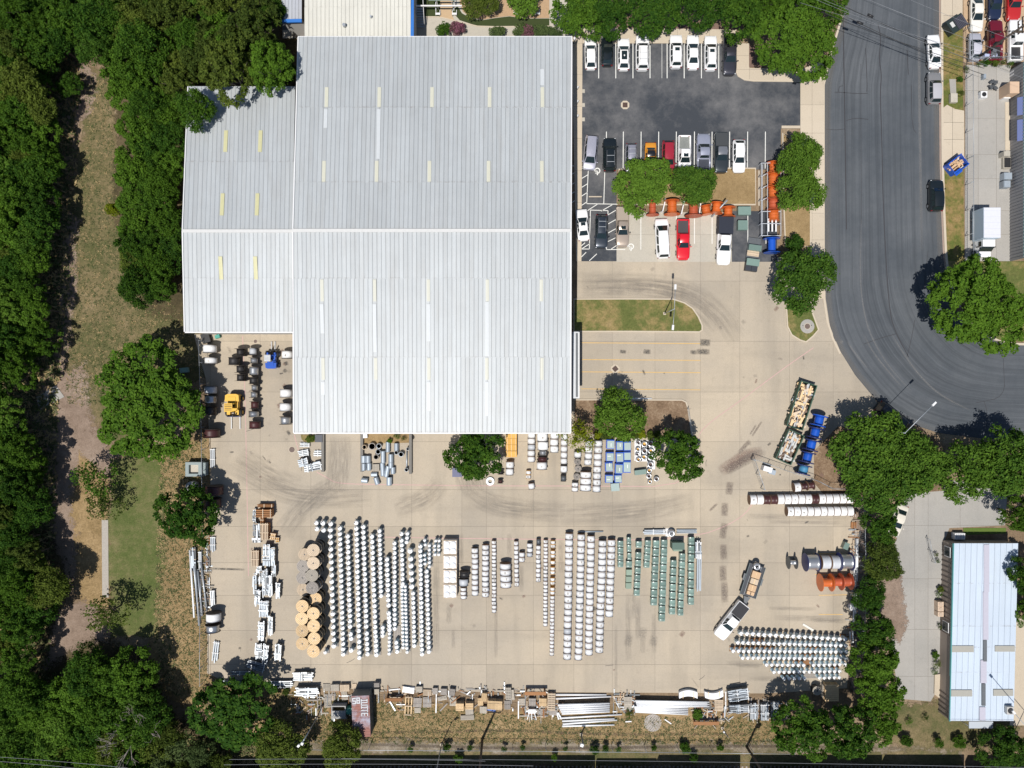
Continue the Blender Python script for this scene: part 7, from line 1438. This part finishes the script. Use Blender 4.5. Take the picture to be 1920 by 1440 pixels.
# ------------------------------------------------------------------ trees: tapered trunk, limbs, and a crown of many leaf faces in clumps
def leafmat(name, col, col2, tr=.28):
    m, t, b = nodes(name); out = next(n for n in t.nodes if n.type == 'OUTPUT_MATERIAL'); b.inputs["Roughness"].default_value = .7; b.inputs["Specular IOR Level"].default_value = .08
    g = nn(t, "NewGeometry"); oi = nn(t, "ObjectInfo").outputs["Random"]
    nz = noise(t, .45, 4, .65); f = math_(t, 'ADD', math_(t, 'MULTIPLY', g.outputs["Random Per Island"], .5), math_(t, 'MULTIPLY', nz, .75))
    f = math_(t, 'ADD', f, math_(t, 'MULTIPLY_ADD', oi, .5)); f.node.inputs[1].links[0].from_node.inputs[2].default_value = -.35
    c = ramp(t, f, [(.2, col), (.9, col2)])
    t.links.new(c, b.inputs["Base Color"]); tl_ = nn(t, "BsdfTranslucent"); t.links.new(c, tl_.inputs[0]); ms = nn(t, "MixShader"); ms.inputs[0].default_value = tr
    t.links.new(b.outputs[0], ms.inputs[1]); t.links.new(tl_.outputs[0], ms.inputs[2]); t.links.new(ms.outputs[0], out.inputs[0]); return m
LF = {'deep': leafmat("deep_green_leaves", (.016, .048, .007), (.070, .142, .012)), 'mid': leafmat("mid_green_leaves", (.024, .068, .009), (.098, .190, .018)), 'bright': leafmat("bright_green_leaves", (.038, .092, .012), (.122, .222, .026)),
      'olive': leafmat("olive_leaves", (.038, .064, .012), (.125, .168, .026)), 'yellow': leafmat("yellow_green_leaves", (.08, .11, .005), (.24, .28, .015)), 'sage': leafmat("sage_leaves", (.042, .074, .024), (.125, .170, .058)), 'pink': leafmat("pink_blossom_leaves", (.05, .06, .02), (.32, .11, .19))}
def crown_mesh(seed, nblob, leaf, per, squash, rb0, rb1, loose=0.):
    r = np.random.RandomState(seed); P = []; Nn = []
    ph = r.rand(4) * 6.28
    for i in range(nblob):
        u = r.rand() ** .55; a = r.rand() * 6.283; el = math.asin(min(1, r.rand() * 1.25 - .25)) if i > nblob * .3 else r.uniform(-.25, .25)
        out = 1 + .14 * math.sin(2 * a + ph[0]) + .10 * math.sin(3 * a + ph[1]) + .08 * math.sin(5 * a + ph[2])
        rad = (.62 + .22 * u) * out; rb = r.uniform(rb0, rb1)
        c = np.array([rad * math.cos(a) * math.cos(el), rad * math.sin(a) * math.cos(el), squash * rad * math.sin(el)])
        if i % 5 < 2: c *= r.uniform(.2, .82); c[2] = squash * (.12 + .5 * r.rand())
        n = int(per * (rb / rb1) ** 2); dv = r.normal(size=(n, 3)); dv /= np.linalg.norm(dv, axis=1)[:, None]; dv[:, 2] = np.where(dv[:, 2] < -.35, -dv[:, 2], dv[:, 2])
        k = rb * (.62 + .42 * r.rand(n, 1) + loose * r.rand(n, 1) ** 3); P.append(c + dv * k * np.array([1, 1, .85])); Nn.append(dv * .7 + r.normal(size=(n, 3)) * .55 + np.array([0, 0, .45]))
    P = np.concatenate(P); N = np.concatenate(Nn); N /= np.linalg.norm(N, axis=1)[:, None]; n = len(P)
    T = np.cross(N, r.normal(size=(n, 3))); T /= np.linalg.norm(T, axis=1)[:, None]; B = np.cross(N, T); s = leaf * r.uniform(.6, 1.35, (n, 1))
    V = np.stack([P - T * s, P + B * s * .55, P + T * s, P - B * s * .55], 1).reshape(-1, 3)
    me = bpy.data.meshes.new("crown"); me.vertices.add(4 * n); me.vertices.foreach_set("co", V.ravel()); me.loops.add(4 * n); me.loops.foreach_set("vertex_index", np.arange(4 * n, dtype=np.int32))
    me.polygons.add(n); me.polygons.foreach_set("loop_start", np.arange(0, 4 * n, 4, dtype=np.int32)); me.polygons.foreach_set("loop_total", np.full(n, 4, dtype=np.int32)); me.update(calc_edges=True); me.materials.append(LF['mid']); return me
CR = {'big': [crown_mesh(1 + i, 300, .030, 95, .62, .065, .12) for i in range(3)], 'med': [crown_mesh(11 + i, 130, .046, 90, .7, .10, .19) for i in range(4)], 'small': [crown_mesh(21 + i, 34, .085, 100, .75, .22, .36, .2) for i in range(3)],
      'feather': [crown_mesh(31 + i, 150, .042, 95, .66, .10, .18, .6) for i in range(3)], 'thin': [crown_mesh(41 + i, 60, .055, 36, .8, .10, .20, 1.0) for i in range(2)], 'clump': [crown_mesh(51 + i, 150, .042, 80, .62, .085, .15) for i in range(3)]}
def trunk_mesh(seed):
    r = random.Random(seed); mb = MB(); mb.cyl((0, 0, -.05), (0, 0, .45), .055, .038, 8); 
    for i in range(6):
        a = i * 1.05 + r.uniform(-.3, .3); e = Vector((.5 * math.cos(a), .5 * math.sin(a), r.uniform(.6, .85))); b = Vector((0, 0, r.uniform(.3, .45))); mb.cyl(b, e, .024, .010, 6)
        for _ in range(2): mb.cyl(b.lerp(e, .6), e + Vector((r.uniform(-.25, .25), r.uniform(-.25, .25), r.uniform(0, .15))), .010, .004, 5)
    return mb.mesh("trunk", BARK)
TK = [trunk_mesh(i) for i in range(3)]
TN = [0]
def tree(label, px, py, rpx, kind='med', leaf='mid', h=None, group=None, ry=1.0, name="tree", cat="tree", zf=None):
    r0 = rpx * S * .95; h = h or min(13, 3.2 + r0 * 1.25); zc = h * .58; c = W(px, py, zc + r0 * .1); r0 = rpx * S * (1 - zc / H)
    t = thing(name, label, cat, (c.x, c.y, 0), R.uniform(0, 6.28) if ry == 1 else 0, group); TN[0] += 1
    me = CR[kind][TN[0] % len(CR[kind])]; rz_ = (h - zc) / .66
    o = ob("crown", me, t, (0, 0, zc), rot=(0, 0, R.uniform(0, 6.28) if ry == 1 else 0), sc_=(r0 * R.uniform(.95, 1.05), r0 * ry * R.uniform(.95, 1.05), min(rz_, r0 * 1.3))); setmat(o, LF[leaf])
    if h > 1.6: ob("trunk", TK[TN[0] % 3], t, sc_=(r0 * .92, r0 * .92 * ry, h * .82))
    return t
# the trees one can tell apart
for a in (("huge round dark tree between the meadow and the corner yard", 272, 757, 115, 'big', 'mid', 10), ("round clumpy tree over the west fence and shaded maroon reels", 353, 966, 63, 'clump', 'mid', 8.5), ("small dark tree at the head of the grey gutter", 184, 898, 40, 'thin', 'mid', 6), ("thin straggling tree low by the gutter's head", 196, 945, 36, 'thin', 'olive', 4), ("young loose tree at the gutter's lower end", 200, 1150, 40, 'thin', 'olive', 6),
          ("round tree against the warehouse south wall", 893, 851, 57, 'med', 'mid', 7), ("tall bushy tree in the bark island by the dock", 1160, 778, 50, 'feather', 'bright', 8), ("small yellowish tree at the warehouse southeast corner", 1084, 815, 34, 'thin', 'yellow', 6), ("dense round tree beside the wire coils", 1272, 853, 53, 'med', 'mid', 7.5),
          ("round dense tree on the street corner island", 1507, 523, 62, 'feather', 'bright', 7), ("small dark bush at the foot of the corner tree", 1486, 461, 20, 'small', 'mid', 2.5), ("light green tree over the orange drum rack, upper half", 1499, 298, 46, 'feather', 'bright', 6.5), ("light green tree over the orange drum rack, lower half", 1502, 358, 46, 'feather', 'bright', 6),
          ("low spreading tree covering the car noses in the second row", 1205, 345, 57, 'feather', 'bright', 5.5), ("second low tree beside the dry square island", 1298, 345, 44, 'feather', 'bright', 5), ("large loose tree at the inside of the street bend", 1840, 573, 98, 'big', 'mid', 10),
          ("broad bright tree over the blue drums", 1626, 836, 73, 'feather', 'bright', 8), ("broad bright tree behind the street lamp", 1712, 864, 66, 'feather', 'bright', 8.5), ("bright tree reaching over the reels by the east fence", 1650, 905, 66, 'feather', 'bright', 7.5), ("bright tree west of two south of the street bend", 1815, 880, 62, 'feather', 'bright', 8), ("bright tree east of two south of the street bend", 1893, 868, 66, 'feather', 'bright', 8.5), ("dark tree at the right edge above the white shed", 1915, 965, 40, 'med', 'deep', 8),
          ("bushy tree beside the half hidden cream car", 1650, 985, 38, 'med', 'mid', 6), ("scrubby tree left of the side drive, below the cream car", 1655, 1050, 40, 'feather', 'olive', 5.5), ("narrow scrub between drums and side drive", 1630, 1115, 34, 'feather', 'mid', 5), ("dense tree beside the white tank rows, upper", 1640, 1180, 40, 'med', 'mid', 7), ("dense tree beside the white tank rows, lower", 1634, 1245, 50, 'med', 'mid', 7), ("dense tree over the lowest tank row's end", 1648, 1300, 46, 'med', 'mid', 6.5),
          ("round clumpy tree on the south fence near the brackets", 1503, 1368, 62, 'clump', 'mid', 8), ("round clumpy tree east of the one near the brackets", 1588, 1372, 62, 'clump', 'mid', 8.5), ("clumpy tree west of the scrubby railway lawn", 1650, 1360, 40, 'clump', 'mid', 7), ("pointed bushy tree below the rusty container", 640, 1402, 46, 'feather', 'olive', 6), ("clumpy dark tree at the yard's southwest corner", 438, 1338, 84, 'clump', 'mid', 6.5), ("loose tree south of the clumpy corner tree", 525, 1402, 52, 'feather', 'olive', 6), ("shaggy bush at the right end of the railway verge", 1880, 1405, 48, 'med', 'deep', 5),
          ("dark tree cut by the right edge beside the white shed", 1930, 1080, 42, 'med', 'deep', 7), ("dark bush cut by the right edge low beside the shed", 1928, 1150, 30, 'med', 'mid', 4), ("oak above the white hatchback's row end by the garden", 1085, 27, 50, 'med', 'mid', 6), ("dense oak over the black hatchback's parking bay", 1140, 22, 48, 'med', 'mid', 6.5), ("dense oak above the empty bay of the top row", 1225, 22, 56, 'med', 'mid', 6.5), ("dense oak above the white saloons of the top row", 1310, 14, 50, 'med', 'mid', 7.5), ("dense oak above the dark grey pickup", 1390, 24, 48, 'med', 'mid', 7.5), ("broad dark oak on the street corner by the car park", 1492, 72, 86, 'big', 'mid', 9), ("oak at the top edge left of the street", 1545, 10, 46, 'med', 'mid', 8), ("oak cut by the top edge above the corner oak", 1450, -10, 50, 'med', 'deep', 8),
          ("leafy shrub tree over the garden bark bed", 900, 4, 34, 'feather', 'olive', 4.5), ("small leafy tree at the garden's white benches", 985, 0, 30, 'small', 'bright', 4), ("yellow flowered shrub at the wood edge by the meadow", 212, 392, 14, 'small', 'yellow', 3), ("lone round shrub on the pale dirt by the west wood", 130, 160, 26, 'clump', 'mid', 4), ("tall oak overhanging the west wing's top edge, west half", 425, 132, 60, 'clump', 'olive', 17), ("tall oak overhanging the west wing's top edge, east half", 507, 124, 52, 'clump', 'mid', 17), ("oak covering the west wing's top left corner", 366, 205, 40, 'feather', 'mid', 16), ("tall oak leaning over the grey lean-to roof", 470, 60, 62, 'clump', 'olive', 12), ("dark oak branch crown beside the grey lean-to", 505, 25, 32, 'feather', 'deep', 9)):
    tree(*a)
for i, (x, y, l_) in enumerate(((832, 58, 'mid'), (858, 56, 'pink'), (931, 62, 'sage'), (975, 57, 'sage'), (990, 60, 'pink'), (1012, 58, 'sage'), (1038, 62, 'sage'))):
    tree("garden shrub along the warehouse north wall, %s from the stairs%s" % (ORD[i], ", pink flowering" if l_ == 'pink' else ""), x, y, 15, 'small', l_, 2.0, "garden shrubs", name="shrub", cat="shrub")
for i, x in enumerate(range(1120, 1240, 14)): tree("low hedge bush behind the wire coils, %s along from the bark island tree" % ORD[i], x, 815 + (i % 2) * 2, 9, 'small', 'olive' if i % 3 else 'yellow', 1.0, "hedge bushes behind the wire coils", name="hedge_bush", cat="bush")
for i, (x, y, r) in enumerate(sorted(((1757, 1245, 11), (1755, 1228, 8), (1760, 1115, 8), (1764, 1105, 7), (1762, 1175, 7), (1755, 1040, 6), (1758, 1052, 6), (1812, 130, 8), (1895, 118, 10), (1880, 117, 9), (1838, 117, 9), (1850, 116, 9), (1865, 117, 9), (1800, 150, 7), (1803, 175, 8), (1752, 1260, 7), (1890, 1382, 10), (1705, 1352, 9), (1735, 1345, 8), (580, 822, 10), (590, 822, 7), (745, 818, 8), (757, 822, 6), (730, 826, 6), (1310, 1340, 12), (1180, 1338, 12), (560, 1298, 8), (535, 1297, 8)), key=lambda q: q[1])):
    tree("low scrub tuft by paving or fences, %s from the top" % ORD[i], x, y, r * .85, 'thin' if i % 3 else 'small', 'olive' if i % 2 else 'mid', .8, "low scrub tufts", name="scrub_tuft", cat="shrub")
for i, (x, y, r) in enumerate(sorted(((838, 1401, 9), (882, 1402, 6), (945, 1404, 6), (1115, 1404, 9), (1135, 1404, 7), (1284, 1403, 11), (1160, 1405, 6), (1350, 1400, 7), (1700, 1390, 12), (1760, 1392, 10), (1800, 1392, 12), (1300, 1421, 9), (860, 1421, 9), (1040, 1419, 7), (770, 1404, 6), (980, 1402, 5), (1060, 1403, 5), (1225, 1402, 6)))):
    tree("low bush by the railway fence, about %d metres along the verge" % int((x - 700) * S) if 0 else "low bush by the railway fence, %s from the west" % ORD[i], x, y, r, 'small', 'deep' if i % 2 else 'mid', 1.5, "bushes along the railway fence", name="verge_bush", cat="bush")
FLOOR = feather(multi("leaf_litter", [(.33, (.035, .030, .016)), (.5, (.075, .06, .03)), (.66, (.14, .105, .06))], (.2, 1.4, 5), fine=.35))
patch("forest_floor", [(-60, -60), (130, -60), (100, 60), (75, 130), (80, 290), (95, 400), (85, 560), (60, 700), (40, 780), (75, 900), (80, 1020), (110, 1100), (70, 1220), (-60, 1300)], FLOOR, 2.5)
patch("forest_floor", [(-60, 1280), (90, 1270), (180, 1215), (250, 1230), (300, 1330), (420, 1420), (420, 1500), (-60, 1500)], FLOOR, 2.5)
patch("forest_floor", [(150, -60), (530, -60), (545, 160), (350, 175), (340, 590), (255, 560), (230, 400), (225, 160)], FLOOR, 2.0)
# the wood in the west: single crowns of one mixed wood
def wood(poly, spacing, r0, r1, label, group, leafs, kinds, hmax, seed):
    rr = random.Random(seed); pts = []
    def inside(x, y):
        k = False
        for (x1, y1), (x2, y2) in zip(poly, poly[1:] + poly[:1]):
            if (y1 > y) != (y2 > y) and x < (x2 - x1) * (y - y1) / (y2 - y1) + x1: k = not k
        return k
    xs, ys = [p[0] for p in poly], [p[1] for p in poly]
    for _ in range(2500):
        x, y = rr.uniform(min(xs), max(xs)), rr.uniform(min(ys), max(ys))
        if inside(x, y) and all((x - a) ** 2 + (y - b) ** 2 > spacing ** 2 for a, b in pts): pts.append((x, y))
    pts.sort(key=lambda q: q[1])
    for k, (x, y) in enumerate(pts):
        lf = rr.choice(leafs); tree({'deep': 'dark green', 'mid': 'green', 'olive': 'olive green', 'sage': 'pale', 'bright': 'bright', 'yellow': 'yellowish'}[lf] + ' ' + label + ', %s from its top' % ORD[k], x, y, rr.uniform(r0, r1), rr.choice(kinds), lf, rr.uniform(hmax * .6, hmax) * (.85 if x > 40 else 1), group)
wood([(-50, -30), (140, -30), (118, 60), (80, 130), (70, 200), (90, 290), (86, 360), (70, 450), (76, 540), (82, 600), (60, 680), (20, 730), (-50, 740)], 31, 30, 46, "tree in the upper west wood", "west wood, upper part", ('deep', 'mid', 'mid', 'bright', 'olive', 'deep', 'mid'), ('med', 'clump', 'med', 'feather'), 10.5, 3)
wood([(-50, 770), (10, 770), (50, 850), (66, 950), (56, 1020), (90, 1070), (95, 1120), (60, 1180), (35, 1250), (-50, 1270)], 31, 30, 44, "tree in the middle west wood", "west wood, middle part", ('deep', 'mid', 'mid', 'bright', 'olive', 'mid'), ('med', 'clump', 'clump', 'feather'), 11, 4)
wood([(-40, 1290), (120, 1290), (180, 1230), (245, 1240), (290, 1330), (250, 1400), (240, 1470), (-40, 1470)], 36, 34, 52, "tree in the grove at the lower left corner", "lower left grove", ('mid', 'mid', 'bright', 'olive', 'mid'), ('med', 'clump', 'feather'), 9, 5)
wood([(300, 1370), (350, 1385), (420, 1420), (420, 1480), (260, 1480), (260, 1420)], 30, 24, 34, "pale straggly tree among bare branches at the bottom left", "pale straggly trees", ('sage', 'olive'), ('thin', 'feather'), 8, 6)
wood([(165, -30), (460, -30), (440, 40), (505, 80), (520, 130), (470, 155), (390, 140), (340, 170), (330, 230), (245, 250), (242, 170), (170, 92)], 36, 34, 50, "tree in the grove above the warehouse west wing", "grove above the west wing", ('mid', 'olive', 'olive', 'bright', 'mid'), ('clump', 'med', 'feather'), 11, 7)
wood([(245, 255), (325, 240), (325, 420), (320, 545), (262, 550), (245, 480), (255, 400), (240, 330)], 34, 32, 44, "tree in the strip along the west wing wall", "trees along the west wing", ('mid', 'deep', 'mid', 'olive'), ('med', 'feather', 'med'), 8.5, 8)
# bare pale tree at the bottom left
bt_ = thing("bare_tree", "bare pale branched dead tree at the bottom left", "tree", (*W(300, 1330, 0).xy, 0)); mb = MB(); rr = random.Random(9)
def limb(p, d_, L, r, k):
    q = p + d_ * L; mb.cyl(p, q, r, r * .6, 6)
    if k:
        for _ in range(3 if k > 1 else 2): limb(p.lerp(q, rr.uniform(.55, 1)), (d_ + Vector((rr.uniform(-.8, .8), rr.uniform(-.8, .8), rr.uniform(-.1, .4)))).normalized(), L * rr.uniform(.55, .8), r * .55, k - 1)
limb(Vector((0, 0, 0)), Vector((-.22, -.25, 1)).normalized(), 4.5, .22, 0); p0 = Vector((-.95, -1.1, 4.2))
for a in (2.6, 3.6, 4.4, .4, 1.4): limb(p0, Vector((math.cos(a) * .8, math.sin(a) * .8, .45)).normalized(), 2.6, .11, 3)
mb.build("branches", DEADB, bt_)
# weeds, tufts and litter: more than one could count
def scatter(name, label, poly_pts, n, size, mats_, z, seed, tall=1.):
    r = np.random.RandomState(seed); poly = G(poly_pts); tri = tessellate_polygon([[Vector((x, y, 0)) for x, y in poly]]); P = np.array(poly)
    T = np.array([list(t) for t in tri]); A, B, C = P[T[:, 0]], P[T[:, 1]], P[T[:, 2]]; ar = np.abs(np.cross(B - A, C - A)); k = r.choice(len(T), n, p=ar / ar.sum()); u, v = r.rand(n, 1), r.rand(n, 1); f = (u + v) > 1; u = np.where(f, 1 - u, u); v = np.where(f, 1 - v, v)
    X = A[k] + (B - A)[k] * u + (C - A)[k] * v
    vs, fs, mi = [], [], []
    for (x, y) in X:
        s = size * r.uniform(.5, 1.5); m_ = r.randint(len(mats_))
        for q in range(4):
            a = r.rand() * 6.28; b = len(vs); dx, dy = math.cos(a) * s, math.sin(a) * s; ox, oy = r.uniform(-s, s, 2)
            vs += [(x + ox - dy * .35, y + oy + dx * .35, z), (x + ox + dy * .35, y + oy - dx * .35, z), (x + ox + dx, y + oy + dy, z + s * tall * r.uniform(.3, 1))]; fs.append((b, b + 1, b + 2)); mi.append(m_)
    me = bpy.data.meshes.new(name); me.from_pydata(vs, [], fs); [me.materials.append(m) for m in mats_]; me.polygons.foreach_set("material_index", mi); o = stuff(ob(name, me)); tag(o, label, "weeds"); return o
GD, GS, GO = mat("weed_green", (.06, .085, .02), .8), mat("dead_grass", (.34, .25, .12), .8), mat("grass_olive", (.11, .11, .04), .8)
scatter("grass_tufts", "tufts of worn grass over the meadow strip", [(150, 130), (205, 150), (230, 480), (345, 590), (380, 690), (250, 760), (130, 760), (120, 690), (125, 560), (135, 400), (165, 250)], 5000, .14, [GD, GS, GO, GO], .02, 1)
scatter("straw_tufts", "dry straw tufts along the railway verge", [(430, 1290), (560, 1300), (1000, 1345), (1470, 1345), (1470, 1395), (560, 1392)], 7000, .17, [GS, GS, GO, GD], .02, 2)
scatter("straw_tufts", "dry straw tufts west of the yard fence", [(300, 860), (385, 820), (388, 1260), (400, 1330), (300, 1290), (290, 1180)], 4500, .17, [GS, GS, GO, GD], .02, 3)
scatter("forest_litter", "undergrowth on the floor of the west wood", [(-60, -60), (170, -60), (150, 130), (125, 560), (110, 690), (90, 1280), (-60, 1300)], 9000, .42, [GD, GO, GS], .02, 4)
scatter("forest_litter", "undergrowth below the lower left grove", [(-60, 1290), (260, 1240), (330, 1380), (560, 1400), (540, 1480), (-60, 1480)], 7000, .38, [GD, GO, GS], .02, 5)
